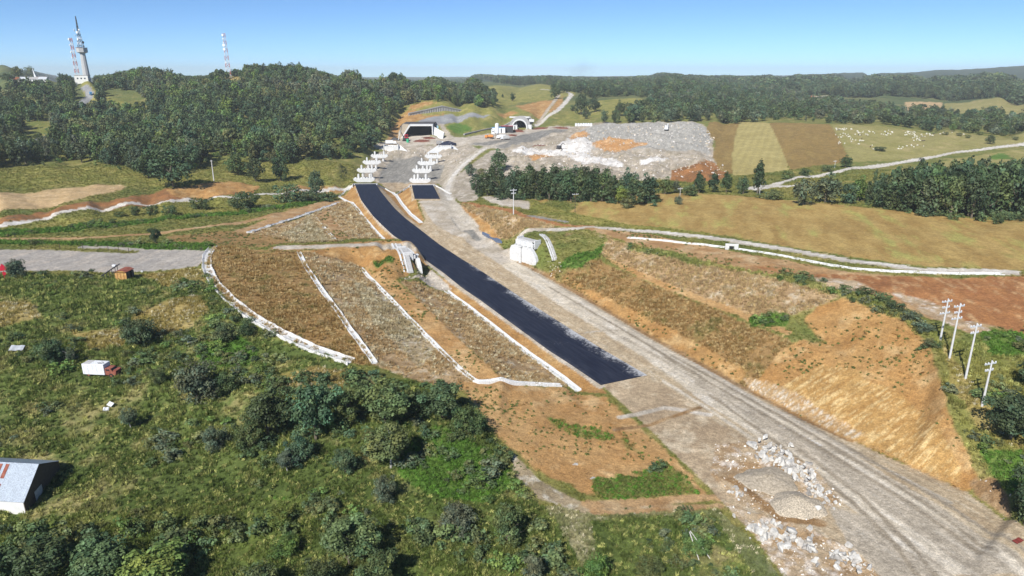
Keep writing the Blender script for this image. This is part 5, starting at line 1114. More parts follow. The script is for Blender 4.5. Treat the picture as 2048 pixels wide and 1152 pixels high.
# ------------------------------------------------------------------ overpass abutments
def plane_pts(px, F0, t):
    """pixels on the vertical plane through F0 that contains direction t"""
    n = Vector((t.y, -t.x, 0)); out = []
    for x, y in px:
        d = Vector(ray(x, y)); o_ = Vector((0, 0, CAM_H)); k = (F0 - o_).dot(n) / d.dot(n); q = o_ + d * k; out.append(((q - F0).dot(t), q.z - F0.z))
    return out
A0 = Vector(at_road(1033, 519)); A1 = Vector(at_road(1080, 533)); tdir = (A1 - A0); tdir.z = 0; tdir.normalize(); ndir = Vector((-tdir.y, tdir.x, 0))   # points away from the road
if ndir.x < 0: ndir = -ndir
def abut(origin, t, n, label):
    th = thing('overpass_abutment', label, 'abutment', origin); ang = math.atan2(t.y, t.x); th.rotation_euler = (0, 0, ang)
    sy = 1.0 if Vector((-t.y, t.x, 0)).dot(n) > 0 else -1.0
    face = [(-1.5, -1.0), (9.9, -1.0), (10.9, .1), (11.2, 1.5), (10.6, 3.2), (9.4, 4.6), (8.4, 5.6), (.2, 5.6), (-1.0, 5.2), (-1.7, 4.0), (-1.8, 1.5)]
    MB().prism(face, 0, sy * 1.3).build('front_wall', 'concrete_white', th, .04)
    MB().prism([(-.2, 5.6), (8.2, 5.6), (8.2, 6.6), (6.6, 7.3), (-.2, 7.3)], sy * 1.302, sy * 2.1).build('back_wall', 'concrete_white', th, .03)
    MB().box(3.9, -sy * .32, 2.5, 1.0, .64, 6.3).box(3.9, -sy * .36, 5.7, 1.5, .9, .35).build('pilaster', 'concrete_white', th, .03)
    for x in (.6, 2.4, 5.4, 7.2): MB().box(x, sy * .7, 5.76, .7, .7, .3).build('bearing_pad', 'concrete', th, .02)
    MB().prism([(-.3, 5.61), (-.3, 8.0), (.15, 8.0), (.15, 5.61)], sy * 2.11, sy * 5.0).build('wing_wall', 'concrete_white', th, .03)
    MB().prism([(8.0, 5.0), (8.0, 7.9), (8.4, 7.9), (8.4, 5.0)], sy * 2.11, sy * 5.0).build('wing_wall', 'concrete_white', th, .03)
    MB().prism([(.2, 7.2), (.2, 7.55), (7.9, 7.55), (7.9, 7.2)], sy * 2.11, sy * 4.8).build('approach_slab', 'concrete', th, .02)
    return th
abut(A0 - ndir * 1.6, tdir, ndir, 'white concrete overpass abutment facing the camera on the right of the road')
q = Vector(at_road(853, 520)) + ndir * -.4
B0 = Vector(at_road(846, 553)); 
t2 = Vector((.40, -.9165, 0)); n2 = Vector((.9165, .40, 0)); abut(B0 - t2 * 10.2 - n2 * .3, t2, -n2, 'white concrete overpass abutment seen edge-on, left of the asphalt')
def chute(px0, px1, w, label):
    a, b_ = Vector(hit(*px0)), Vector(hit(*px1)); L = (b_.xy - a.xy).length; d = Vector((b_.x - a.x, b_.y - a.y, 0)).normalized(); th = thing('drain_chute', label, 'drain chute', a, math.atan2(d.y, d.x))
    n = 14; zs = [float(hgt(a.x + d.x * L * k / n, a.y + d.y * L * k / n)) - a.z + .25 for k in range(n + 1)]
    zs = [max(z, (b_.z - a.z) * k / n + .25) for k, z in enumerate(zs)]
    def strip(y0, y1, z0, z1, nm, mat):
        V = []; F = []
        for k in range(n + 1):
            x = L * k / n; V += [(x, y0, zs[k] + z0), (x, y1, zs[k] + z0), (x, y1, zs[k] + z1), (x, y0, zs[k] + z1)]
        for k in range(n):
            i = k * 4
            for c in range(4): F.append((i + c, i + (c + 1) % 4, i + 4 + (c + 1) % 4, i + 4 + c))
        F += [(0, 1, 2, 3), (4 * n + 3, 4 * n + 2, 4 * n + 1, 4 * n)]; return MB().add(V, F).build(nm, mat, th)
    strip(-w * .5, -w * .32, -.5, .25, 'kerb_wall', 'concrete_white'); strip(-w * .318, -w * .10, -.5, -.05, 'channel_bed', 'concrete_grey'); strip(-w * .098, w * .02, -.5, .25, 'kerb_wall', 'concrete_white')
    ns = int(L / .55); mb = MB()
    for k in range(ns):
        x = L * (k + .5) / ns; z = np.interp(x, np.linspace(0, L, n + 1), zs); mb.box(x, w * .26, z - .2, L / ns * .98, w * .44, .5)
    mb.build('steps', 'concrete', th); return th
chute((792, 489), (817, 546), 3.2, 'concrete drain chute with steps down the orange slope by the left abutment')
chute((1084, 470), (1110, 521), 2.0, 'narrow concrete drain chute down the grassy slope by the right abutment')

# ------------------------------------------------------------------ bridge piers and abutments
def pier(p, ang, label):
    th = thing('bridge_pier', label, 'bridge pier', (p[0], p[1], 0), ang, 'bare bridge piers in the valley'); z0 = p[2]
    MB().prism([(-6.2, z0 + 1.0), (6.2, z0 + 1.0), (6.2, z0 - .1), (4.2, z0 - 1.3), (-4.2, z0 - 1.3), (-6.2, z0 - .1)], -1.25, 1.25).build('cap_beam', 'concrete_white', th, .05)
    for sx in (-2.6, 2.6):
        gx, gy = p[0] + sx * math.cos(ang), p[1] + sx * math.sin(ang); g = float(hgt(gx, gy)) - .6
        MB().tube([(sx, 0, g), (sx, 0, z0 - 1.302)], [.85, .85], 12).build('column', 'concrete_white', th)
    for sx in (-3.3, 3.3): MB().box(sx, 0, z0 + 2.152, 1.1, 1.5, 2.3).tube([(sx, 0, z0 + 3.302), (sx, 0, z0 + 3.7)], [.3, .12], 8).build('stop_block', 'concrete_white', th, .04)
    for sx in (-5.0, -1.6, 0.0, 1.6, 5.0): MB().box(sx, 0, z0 + 1.252, 1.0, 1.1, .5).build('bearing_pad', 'concrete_white', th, .02)
    return th
rowL = [(728.7,359.6),(733.8,341),(744,325),(759,312.2)]; rowR = [(840.4,361.2),(844,341.7),(853.4,326.4),(866.8,313)]
def pierpos(x, y):
    z = 3.0
    for _ in range(10): p = at(x, y, z); z = zroad(p[1]) - 2.3
    return p
order_w = ['nearest', 'second', 'third', 'farthest']
for row, side in ((rowL, 'left'), (rowR, 'right')):
    W = [pierpos(*p) for p in row]; d = Vector(W[-1]) - Vector(W[0]); an = math.atan2(d.y, d.x) - math.pi / 2
    for k, p in enumerate(W): pier(p, an * .5, '%s pier of the %s row of white bridge piers' % (order_w[k], side))
    BR = an * .5
def apron(top, bot, zt, zb, label, cap):
    a, b_ = Vector(at(*top[0], zt)), Vector(at(*top[1], zt)); c, d = Vector(at(*bot[0], zb)), Vector(at(*bot[1], zb)); o_ = (c + d) / 2
    th = thing('bridge_abutment', label, 'abutment', o_); back = Vector((0, 9, 0)); dn = Vector((0, 0, -3))
    V = [v - o_ for v in (a, b_, d, c, a + back + dn, b_ + back + dn, d + back + dn, c + dn + Vector((0, .5, 0)))]
    MB().add(V, [(0, 3, 2, 1), (0, 1, 5, 4), (0, 4, 7, 3), (1, 2, 6, 5), (3, 7, 6, 2), (4, 5, 6, 7)]).build('apron', 'concrete_white', th)
    mid = (a + b_) / 2 * .55 + (c + d) / 2 * .45 - o_; w = (b_ - a).length * .72
    MB().box(mid.x, mid.y - .8, mid.z - .4, w, 2.0, 4.2).build('seat_wall', 'concrete_white', th, .05)
    for s in (-1, 1): MB().box(mid.x + s * (w / 2 + .3), mid.y + .2, mid.z + .9, .55, 4.5, 4.6).build('side_wall', 'concrete_white', th, .04)
    for k in range(5): MB().box(mid.x + (k - 2) * w / 5.2, mid.y - .8, mid.z + 1.9, .8, .9, .38).build('bearing_pad', 'concrete', th, .02)
    return th
apron(((768,290),(801,291)), ((745,304.5),(817,304.5)), 9.6, 4.9, 'white sloped bridge abutment in front of the left tunnel', 0)
apron(((875,291),(907,291)), ((853,306),(924,306)), 9.2, 5.0, 'white sloped bridge abutment right of the tunnel approach', 0)
for (l, r_), lb in ((((709.5,368.3),(751.9,368)), 'left'), (((822.5,370.2),(866,370.0)), 'right')):
    a, b_ = Vector(at_road(*l)), Vector(at_road(*r_)); mid = (a + b_) / 2; w = (b_ - a).length; an = math.atan2(b_.y - a.y, b_.x - a.x)
    th = thing('bridge_abutment', 'near bridge abutment closing the end of the %s asphalt strip' % lb, 'abutment', mid, an)
    MB().box(0, .75, -2.2, w + 1.6, 1.2, 4.6).build('end_wall', 'concrete_white', th, .04)
    for s in (-1, 1): MB().box(s * (w / 2 + .75), -1.2, -.9, .45, 4.0, 2.2).build('wing_wall', 'concrete_white', th, .03)

# ------------------------------------------------------------------ tunnels and pile walls
CUT = []
def cut_ground(c, ang, w, l, z0, z1):
    """take away the ground inside a portal so that it opens into the hill"""
    ca, sa = math.cos(ang), math.sin(ang)
    for o in list(COL.objects):
        if o.get('kind') == 'structure' and o.data and o.data.materials and o.data.materials[0].name == 'ground':
            me = o.data; n = len(me.vertices); co = np.empty(n * 3, np.float32); me.vertices.foreach_get('co', co); co = co.reshape(-1, 3)
            u = (co[:, 0] - c[0]) * ca + (co[:, 1] - c[1]) * sa; v = -(co[:, 0] - c[0]) * sa + (co[:, 1] - c[1]) * ca
            k = np.nonzero((np.abs(u) < w / 2) & (v > .3) & (v < l) & (co[:, 2] > z0) & (co[:, 2] < z1))[0]
            if len(k):
                bm = bmesh.new(); bm.from_mesh(me); bm.verts.ensure_lookup_table(); bmesh.ops.delete(bm, geom=[bm.verts[int(i)] for i in k], context='VERTS'); bm.to_mesh(me); bm.free()
pc = Vector(at(838, 277, 10.0)); pa = BR * 1.2; PW, PH = 23.0, 10.6
th = thing('tunnel_portal', 'wide rectangular tunnel mouth with white frame above the left pier row', 'tunnel portal', pc, pa)
MB().prism([(-PW/2 + 3.6, PH), (PW/2 + .9, PH), (PW/2 + .9, PH + 1.3), (-PW/2 + 3.6, PH + 1.3)], -1.0, 8).build('lintel', 'concrete_white', th, .05)
MB().box(PW/2 + .5, 3.5, PH/2 - .6, .9, 9, PH + 1.2).build('pillar', 'concrete_white', th, .04)
MB().prism([(-PW/2 - 5.0, -1.2), (-PW/2 - 4.0, -1.2), (-PW/2 + 4.4, PH), (-PW/2 + 3.6, PH + 1.3)], -2.2, 2.0).build('slanted_edge', 'concrete_white', th)
MB().prism([(-PW/2 - 6.5, -1.2), (-PW/2 - 5.02, -1.2), (-PW/2 + 3.55, PH + 1.25), (-PW/2 - 2, PH + 2.0), (-PW/2 - 6.5, 5)], -.6, 3.0).build('earth_shoulder', 'gravel_heap_tan', th)
MB().add([(PW/2 + 1.0, -1, -1), (PW/2 + 9.5, -7, -1), (PW/2 + 10.5, -1, 5.5), (PW/2 + 1.0, 2, PH - .2), (PW/2 + 1.0, 1, -1), (PW/2 + 10, -3, -1), (PW/2 + 11, 1, 4.5), (PW/2 + 1.0, 4, PH - 1)], [(0, 1, 2, 3), (7, 6, 5, 4), (0, 4, 5, 1), (1, 5, 6, 2), (2, 6, 7, 3), (3, 7, 4, 0)]).build('apron', 'concrete_white', th)
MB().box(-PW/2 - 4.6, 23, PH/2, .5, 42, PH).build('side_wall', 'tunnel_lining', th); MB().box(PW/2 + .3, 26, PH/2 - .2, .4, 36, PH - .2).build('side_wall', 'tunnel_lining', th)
MB().box(-2, 24, PH + .65, PW + 4.4, 31, 1.0).build('roof_slab', 'tunnel_lining', th); MB().box(-2.2, 44.3, PH/2, PW + 5, .4, PH + 1).build('end_wall', 'dark_void', th); MB().box(-2.2, 22, -.25, PW + 4.4, 43, .3).build('floor', 'concrete_grey', th)  # near-black end wall is added to stand for the unlit depth
cut_ground(pc, pa, PW + 5, 30, 10.05, pc.z + PH + 1.0)
ac = Vector(at(1040, 259.5, 11.3)); aa = -.18; AR_ = 6.6
th = thing('tunnel_portal', 'round-arched tunnel mouth with white ring at the end of the right pile wall', 'tunnel portal', ac, aa)
def arc(r, n=16): return [(r * math.cos(math.pi * k / n), 2.6 + r * math.sin(math.pi * k / n)) for k in range(n + 1)]
def ring_solid(ri, ro, y0, y1):
    I, O = [(ri, 0)] + arc(ri) + [(-ri, 0)], [(ro, 0)] + arc(ro) + [(-ro, 0)]; n = len(I); V = [(x, y0, z) for x, z in I] + [(x, y0, z) for x, z in O] + [(x, y1, z) for x, z in I] + [(x, y1, z) for x, z in O]; F = []
    for k in range(n - 1): F += [(k, k + 1, n + k + 1, n + k), (2 * n + k, 3 * n + k, 3 * n + k + 1, 2 * n + k + 1), (k, 2 * n + k, 2 * n + k + 1, k + 1), (n + k, n + k + 1, 3 * n + k + 1, 3 * n + k)]
    return MB().add(V, F + [(0, n, 3 * n, 2 * n), (n - 1, 3 * n - 1, 4 * n - 1, 2 * n - 1)])
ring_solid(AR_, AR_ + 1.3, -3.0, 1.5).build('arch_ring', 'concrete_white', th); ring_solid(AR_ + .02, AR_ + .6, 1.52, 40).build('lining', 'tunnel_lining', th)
MB().prism([(-AR_ - .6, -.2)] + [(AR_ + .6, -.2)] + arc(AR_ + .6), 40.02, 40.4).build('end_wall', 'dark_void', th); MB().box(0, 18, -.2, AR_ * 2 - .1, 44, .3).build('floor', 'concrete_grey', th)  # added black end wall paints the darkness deep in the arch
MB().box(AR_ + 3.2, .5, 2.6, 3.6, 2, 4.6).build('side_block', 'concrete_white', th, .1); MB().box(-1, 3.2, AR_ + 5.2, 20, 1.6, 1.4).build('crown_beam', 'concrete_white', th, .1); MB().box(AR_ + 4.5, 3.0, AR_ + 2.2, 5, 1.6, 2.6).build('side_block', 'concrete_white', th, .1)
ring_solid(AR_ + 1.32, AR_ + 4.0, -.4, 2.0).build('headwall', 'concrete_grey', th)
cut_ground(ac, aa, AR_ * 2 + 1.0, 24, 11.5, ac.z + AR_ + 3.4)
def pile_wall(wl_, label, spacing=1.7, rad=.62):
    W = [dep3(x, t, d - 4.5) for x, t, b_, d in wl_]; bot_drop = [(b_ - t) * d / FPX + 1.0 for x, t, b_, d in wl_]; o_ = W[0].copy(); th = thing('pile_wall', label, 'retaining wall', o_)
    mb = MB()
    for a, b_ in zip(W[:-1], W[1:]):
        a2, b2 = a - o_, b_ - o_; d = (b2 - a2); d.z = 0; d.normalize(); n = Vector((-d.y, d.x, 0)) * .8
        V = [a2 - n, b2 - n, b2 + n, a2 + n]; V = V + [v - Vector((0, 0, 1.0)) for v in V]; mb.add(V, [(0, 1, 2, 3), (7, 6, 5, 4), (0, 4, 5, 1), (1, 5, 6, 2), (2, 6, 7, 3), (3, 7, 4, 0)])
    mb.build('cap_beam', 'concrete_grey', th)
    pm = MB().tube([(0, 0, 0), (0, 0, -1)], [rad, rad], 8).mesh('pile', 'concrete_grey', smooth=True)
    k = 0
    for a, b_, da, db in zip(W[:-1], W[1:], bot_drop[:-1], bot_drop[1:]):
        L = (b_ - a).length; n = max(1, int(L / spacing))
        for i in range(n):
            t = (i + .5) / n; p = a.lerp(b_, t) - o_; obj('pile', pm, th, p + Vector((0, 0, -1.002)), None, (1, 1, da + (db - da) * t))
    # infill behind the piles so that no sky shows through
    mb = MB()
    for a, b_, da, db in zip(W[:-1], W[1:], bot_drop[:-1], bot_drop[1:]):
        d = (b_ - a); d.z = 0; d.normalize(); n = Vector((-d.y, d.x, 0))
        if n.y < 0: n = -n
        a2, b2 = a - o_ + n * .45, b_ - o_ + n * .45; V = [a2 - Vector((0, 0, 1.01)), b2 - Vector((0, 0, 1.01)), b2 - Vector((0, 0, db + 1)), a2 - Vector((0, 0, da + 1))]; V = V + [v + n * .3 for v in V]
        mb.add(V, [(0, 1, 2, 3), (7, 6, 5, 4), (0, 4, 5, 1), (1, 5, 6, 2), (2, 6, 7, 3), (3, 7, 4, 0)])
    mb.build('shotcrete_infill', 'concrete_grey', th); return th
def dep3(px, py, D): d = ray(px, py); return Vector((d[0] * D, d[1] * D, CAM_H + d[2] * D))
pile_wall(UW, 'grey pile wall with bent cap beam on the hillside above the left tunnel', 1.9)
pile_wall(LW, 'long grey pile wall climbing towards the round-arched tunnel', 1.7)
HAZE = 0.00011
# ------------------------------------------------------------------ utility poles
def pole(base, top, label, arms=2, group=None, mat='pole_concrete', thick=.17, armlen=2.7, yaw=.35):
    p = gp(*base); s = mpx(p); h = abs(base[1] - top[1]) * s / math.cos(math.atan2(CAM_H - p.z, p.y) * .9) ; p.z -= .2
    th = thing('utility_pole', label, 'utility pole', p, yaw, group)
    MB().tube([(0, 0, 0), (0, 0, h * .5), (0, 0, h)], [thick * 1.25, thick, thick * .7], 8).build('shaft', mat, th)
    for k in range(arms):
        z = h - .7 - k * 1.25; L = armlen * (1 - .3 * (k % 2)); a = MB().box(0, .16, z, L, .18, .2).build('cross_arm', 'galvanised', th)
        for x in (-L * .46, -L * .2, L * .2, L * .46): MB().tube([(x, .16, z + .07), (x, .16, z + .2), (x, .16, z + .34)], [.07, .13, .06], 6).build('insulator', 'porcelain', a)
    return th, h
pole((1880,682),(1890,596),'utility pole farthest up the slope of the four on the right', 3, 'poles on the right-hand slope')
pole((1899,716),(1919,606),'second utility pole from the top of the four on the right', 3, 'poles on the right-hand slope')
pole((1931,757),(1955,646),'third utility pole from the top of the four on the right', 2, 'poles on the right-hand slope')
pole((1964,812),(1986,720),'lowest utility pole of the four on the right', 2, 'poles on the right-hand slope')
pole((1027,430),(1027,377),'white utility pole on the bank between haul road and dry field', 2, thick=.2)
pole((1150,424),(1151,385),'thin grey utility pole in the dry field', 1, mat='wood_dark', thick=.12)
pole((428,362),(424,320),'white pole on the verge below the wooded hill', 1, thick=.24, armlen=.8)
pole((1360,391),(1360,374),'thin pole at the top edge of the dry field', 1, thick=.1)
pole((1669,336),(1670,320),'thin pole beside the white road', 1, thick=.12)
pole((1519,389),(1520,362),'thin pole in front of the tall conifer', 1, thick=.11)
for k, (x, y) in enumerate(((120,497),(166,497),(217,501),(238,504),(258,506))):
    p = gp(x, y); o = MB().box(0, 0, .75, .12, .12, 1.7).box(0, 0, 1.62, .16, .16, .05).build('fence_post', 'wood_dark', None, 0, p); tag(o, 'dark fence post at the edge of the gravel yard, %s from the left' % ('first', 'second', 'third', 'fourth', 'fifth')[k], 'fence post', 'fence posts by the gravel yard')

# ------------------------------------------------------------------ masts and tower on the hill
def lattice(parent, z0, z1, w0, w1, nseg, mats, cx=0.0, cy=0.0, r=.16):
    for s in range(nseg):
        a, b_ = s / nseg, (s + 1) / nseg; za, zb = z0 + (z1 - z0) * a, z0 + (z1 - z0) * b_; wa, wb = (w0 + (w1 - w0) * a) / 2, (w0 + (w1 - w0) * b_) / 2; mb = MB()
        C0 = [(cx + i * wa, cy + j * wa, za) for i, j in ((-1, -1), (1, -1), (1, 1), (-1, 1))]; C1 = [(cx + i * wb, cy + j * wb, zb) for i, j in ((-1, -1), (1, -1), (1, 1), (-1, 1))]
        for k in range(4):
            mb.tube([C0[k], C1[k]], r, 4, False); mb.tube([C0[k], C1[(k + 1) % 4]], r * .6, 3, False); mb.tube([C0[(k + 1) % 4], C1[k]], r * .6, 3, False); mb.tube([C1[k], C1[(k + 1) % 4]], r * .7, 3, False)
        mb.build('lattice_section', mats[s % len(mats)], parent)
def dish(parent, x, y, z, r, yaw=-1.2, mat='white_paint'):
    d = Vector((math.sin(yaw), -math.cos(yaw), 0)); p = Vector((x, y, z)); MB().tube([p, p + d * .5, p + d * .9], [r * .55, r, r * .96], 12).build('dish', mat, parent)
def dep3(px, py, D): d = ray(px, py); return Vector((d[0] * D, d[1] * D, CAM_H + d[2] * D))
tb = dep3(173, 152, 850); tb.z = float(hgt(tb.x, tb.y)) - 1; tb_h = dep3(168, 107, 850).z - tb.z
th = thing('telecom_tower', 'concrete telecom tower with round cabin and antenna mast on the left hill', 'tower', tb)
MB().tube([(0, 0, 0), (0, 0, tb_h)], [4.2, 3.0], 10).build('shaft', 'concrete', th)
MB().tube([(0, 0, tb_h), (0, 0, tb_h + 1.2), (0, 0, tb_h + 6.2)], [3.4, 6.3, 6.3], 8).build('cabin', 'concrete', th)
MB().tube([(0, 0, tb_h + 6.21), (0, 0, tb_h + 6.6)], [6.6, 6.6], 8).build('cabin_roof', 'rust', th)
zt = tb_h + 6.6; lattice(th, zt, zt + 19, 5.2, 2.2, 6, ['dark_steel', 'mast_white'], -.6, r=.22); lattice(th, zt + 19, zt + 36, 1.6, .5, 5, ['dark_steel'], -.6, r=.2)
for x, z, r, yw in ((-3.2, 20, 1.5, -1.0), (-.4, 17.5, 1.5, -.3), (2.4, 20.5, 1.0, 0), (-3.2, 14, 1.0, -1), (-.8, 9.5, 1.5, -.5), (-1.2, 5.5, 1.0, -1), (3.8, 6, 1.6, 1.2), (5.0, 1.5, .9, 0)): dish(th, x, -2.2, zt + z, r, yw, 'dark_steel' if x > 3.5 else 'white_paint')
b0 = dep3(165, 155, 838); b0.z = float(hgt(b0.x, b0.y)) - 1
th = thing('equipment_building', 'white flat-roofed building at the foot of the telecom tower', 'building', b0, .2)
MB().box(0, 0, 3.8, 15, 9, 9.6).build('wall', 'plaster', th); MB().box(0, 0, 8.8, 15.6, 9.6, .4).build('roof', 'concrete_grey', th)
for x in (-4, 0, 4): MB().box(x, -4.55, 5.2, 1.6, .12, 1.6).build('window', 'dark_glass', th)
def mast(px0, px1, D, label, w):
    p = dep3(*px0, D); p.z = float(hgt(p.x, p.y)) - .5; h = dep3(*px1, D).z - p.z; th = thing('lattice_mast', label, 'mast', p, .3)
    lattice(th, 0, h, w, w * .45, 12, ['mast_white', 'mast_red'], r=.2); return th, h
th, h = mast((154,146), (142,77), 846, 'red and white lattice mast left of the concrete telecom tower', 4.6)
for z, r in ((.97, 1.4), (.70, 1.1), (.58, .9), (.85, .8)): dish(th, -1.6, -1.2, h * z, r, -.8)
th, h = mast((457,146), (450,68), 860, 'lattice mast with two white dishes standing alone on the wooded ridge', 5.6)
for z, r in ((.96, 1.5), (.88, .9), (.74, 1.9), (.65, 1.7), (.35, 1.1), (.80, .8)): dish(th, -1.4, -1.4, h * z, r, -.4)
# houses on the hilltop and far away
def house(p, L, W_, H, label, roofmat='roof_tile', yaw=0.0, name='house'):
    th = thing(name, label, 'house', p, yaw); MB().box(0, 0, H / 2 - .5, L, W_, H + 1).build('wall', 'plaster', th)
    r = MB().prism([(-W_/2 - .4, H), (0, H + W_ * .42), (W_/2 + .4, H), (W_/2 + .4, H + .15), (0, H + W_ * .42 + .2), (-W_/2 - .4, H + .15)], -L/2 - .4, L/2 + .4, Matrix.Rotation(math.pi/2, 4, 'Z')).build('roof', roofmat, th)
    MB().prism([(-W_/2, H), (0, H + W_ * .40), (W_/2, H)], -L/2 + .02, L/2 - .02, Matrix.Rotation(math.pi/2, 4, 'Z')).build('gable', 'plaster', th)
    MB().box(L * .25, W_ * .15, H + W_ * .42, .7, .7, 1.6).build('chimney', 'rust', r)
    for x in (-L * .32, 0, L * .32):
        w = MB().box(x, -W_/2 - .03, H * .55, 1.3, .08, 1.4).build('window', 'dark_glass', th); MB().box(x, -W_/2 - .1, H * .55 - .8, 1.6, .2, .1).build('sill', 'concrete', w)
    MB().box(L * .44, -W_/2 - .03, H * .3, .9, .08, 2.0).build('door', 'wood_dark', th); return th
def far_p(px, py, D): p = dep3(px, py, D); p.z = float(hgt(p.x, p.y)); return p
house(gp(1588, 213), 16, 9, 6, 'white house with red tiled roof among trees on the right', 'roof_tile', .5)
house(gp(1602, 212), 9, 7, 4, 'low red-roofed shed beside the white house', 'roof_tile', .2, 'outbuilding')
house(gp(1616, 198), 22, 7, 3, 'long low red-roofed building behind the white house', 'roof_tile', .1, 'outbuilding')
for x, y, L, W_, H, lb, rm in ((30,161,11,6,2.4,'leftmost low white house on the left hilltop','rust'),(50,161,9,6,2.6,'second low white house on the left hilltop','galvanised'),(70,162,10,6,2.6,'third low house on the left hilltop, grey roofed','concrete_grey'),(88,163,9,6,3,'rightmost low white house on the left hilltop','galvanised')):
    house(far_p(x, y, 836), L, W_, H, lb, rm, .1)
p = far_p(74, 157, 845); o = MB().tube([(0, 0, 0), (-1.5, 0, 6), (-3.4, 0, 14)], [2.6, 1.4, .2], 4).build('monument', 'concrete_white', None, 0, p); tag(o, 'slender white leaning monument between the two hilltop trees', 'monument')
# ------------------------------------------------------------------ vehicles
def wheel(parent, x, y, z, r=.5, w=.32, mat='black_rubber'):
    a = MB().tube([(x, y - w / 2, z), (x, y + w / 2, z)], [r, r], 14).build('wheel', mat, parent); MB().tube([(x, y - w / 2 - .01, z), (x, y + w / 2 + .01, z)], [r * .5, r * .5], 10).build('rim', 'rust', a); return a
p = Vector(hit(201, 750)); s = mpx(p); k = s / .1 * .92
th = thing('box_truck', 'wrecked white box truck with rusty red cab sunk in the weeds', 'truck', p, math.radians(-6))
cb = MB().box(-.6, 0, 1.75, 5.0, 2.2, 2.4).build('cargo_box', 'white_paint', th, .04)
for x, y, a in ((.35, -.1, .3), (.9, .25, -.4), (1.35, -.3, .2), (.8, -.5, .1)): MB().box(x, y, 2.966, .75, .16, .02, a).build('roof_tear', 'dark_void', cb)
MB().box(-2.2, 0, 2.962, 1.6, 1.9, .02).build('roof_panel', 'concrete', cb)
for x in (-2.7, -1.7, -.7, .3, 1.3): MB().box(x, -1.106, 1.75, .05, .015, 2.3).build('seam_strip', 'concrete', cb)
MB().box(.3, 0, .45, 7.0, .9, .22).build('chassis', 'rust', th)
CABP = [(1.95, .5), (4.35, .5), (4.45, 1.15), (3.65, 1.35), (3.2, 2.0), (2.0, 2.1)]
cab_ = MB().prism(CABP, -.98, .98).build('cab', 'rusty_red', th, .08)
MB().add([(3.70, -.8, 1.40), (3.70, .8, 1.40), (3.31, .8, 1.96), (3.31, -.8, 1.96)], [(0, 1, 2, 3)]).build('windscreen', 'dark_glass', cab_); MB().box(2.65, -.99, 1.62, .85, .03, .55).build('side_window', 'dark_void', cab_); MB().box(2.65, -1.0, 1.05, 1.0, .04, 1.0).build('door', 'rusty_red', cab_, .02)
MB().add([(3.75, -.9, 1.38), (4.4, -.9, 1.2), (4.4, .9, 1.2), (3.75, .9, 1.38), (3.9, -.9, 1.75), (4.5, -.9, 1.6), (4.5, .9, 1.6), (3.9, .9, 1.75)], [(0, 1, 2, 3), (4, 7, 6, 5), (0, 4, 5, 1), (3, 2, 6, 7)]).build('bonnet', 'rusty_red', cab_)
for x in (3.3, -1.9):
    for y in (-.9, .9): wheel(th, x, y, .42)
th.scale = (k, k, k)
def cab_truck(p, yaw, L, bodymat, cabmat, label, kind='box', group=None):
    th = thing('truck', label, 'truck', p, yaw, group)
    MB().box(0, 0, .8, L, 1.0, .3).build('chassis', 'dark_steel', th)
    if kind == 'mixer': MB().tube([(-L/2 + .2, 0, 1.9), (-L * .3, 0, 2.1), (-.2, 0, 2.2), (L * .2, 0, 1.7)], [.5, 1.2, 1.35, .7], 12).build('drum', bodymat, th)
    else: MB().box(-L * .14, 0, 2.2, L * .68, 2.4, 2.5).build('cargo_box', bodymat, th, .05)
    c = MB().prism([(L*.22, .6), (L*.5, .6), (L*.5, 1.7), (L*.46, 2.8), (L*.22, 2.8)], -1.15, 1.15).build('cab', cabmat, th, .06); MB().add([(L*.502, -1, 1.75), (L*.502, 1, 1.75), (L*.468, 1, 2.6), (L*.468, -1, 2.6)], [(0, 1, 2, 3)]).build('windscreen', 'dark_glass', c)
    for x in (-L*.38, -L*.2, L*.36):
        for y in (-1.05, 1.05): wheel(th, x, y, .5)
    return th
cab_truck(gp(182, 190), -1.0, 9, 'blue_paint', 'blue_paint', 'blue truck on the road up the left hill')
p = gp(160, 214); th = thing('car', 'white car on the road at the edge of the wooded hill', 'car', p, .8); MB().prism([(-2.2, .4), (2.2, .4), (2.2, .95), (1.3, 1.05), (.7, 1.55), (-1.3, 1.55), (-2.1, 1.0)], -.85, .85).build('body', 'white_paint', th, .08); MB().box(-.3, 0, 1.3, 1.9, 1.72, .4).build('side_window', 'dark_glass', th)
for x in (-1.35, 1.35):
    for y in (-.75, .75): wheel(th, x, y, .33, .33, .2)
cab_truck(gp(1003, 277.5), 2.9, 8.5, 'white_paint', 'white_paint', 'white truck parked by the silo, right of its twin')
cab_truck(gp(1010, 279.5), 3.4, 7.5, 'concrete', 'white_paint', 'white truck nearest the haul road at the tunnel yard')
cab_truck(gp(979, 277), 2.6, 8.5, 'orange_paint', 'orange_paint', 'orange concrete mixer truck at the tunnel yard', 'mixer')
cab_truck(gp(782, 289), .15, 9, 'white_paint', 'white_paint', 'white box truck parked on top of the left bridge abutment')
cab_truck(gp(880, 290), .2, 6, 'concrete_grey', 'white_paint', 'grey truck on top of the right bridge abutment')
def container(p, yaw, L, W_, H, mat, label, roof=None, name='site_container'):
    th = thing(name, label, 'container', p, yaw); MB().box(0, 0, H/2, L, W_, H).build('body', mat, th, .04); MB().box(0, 0, H + .1, L + .3, W_ + .3, .2).build('roof', roof or mat, th); MB().box(L * .2, -W_/2 - .02, H * .45, 1.0, .06, H * .8).build('door', 'dark_steel', th); MB().box(-L * .2, -W_/2 - .02, H * .6, 1.2, .06, .9).build('window', 'dark_glass', th); return th
container(gp(997, 266), .1, 12, 6, 5, 'white_paint', 'blue-roofed site hall beside the white silo', 'blue_paint', 'site_hall')
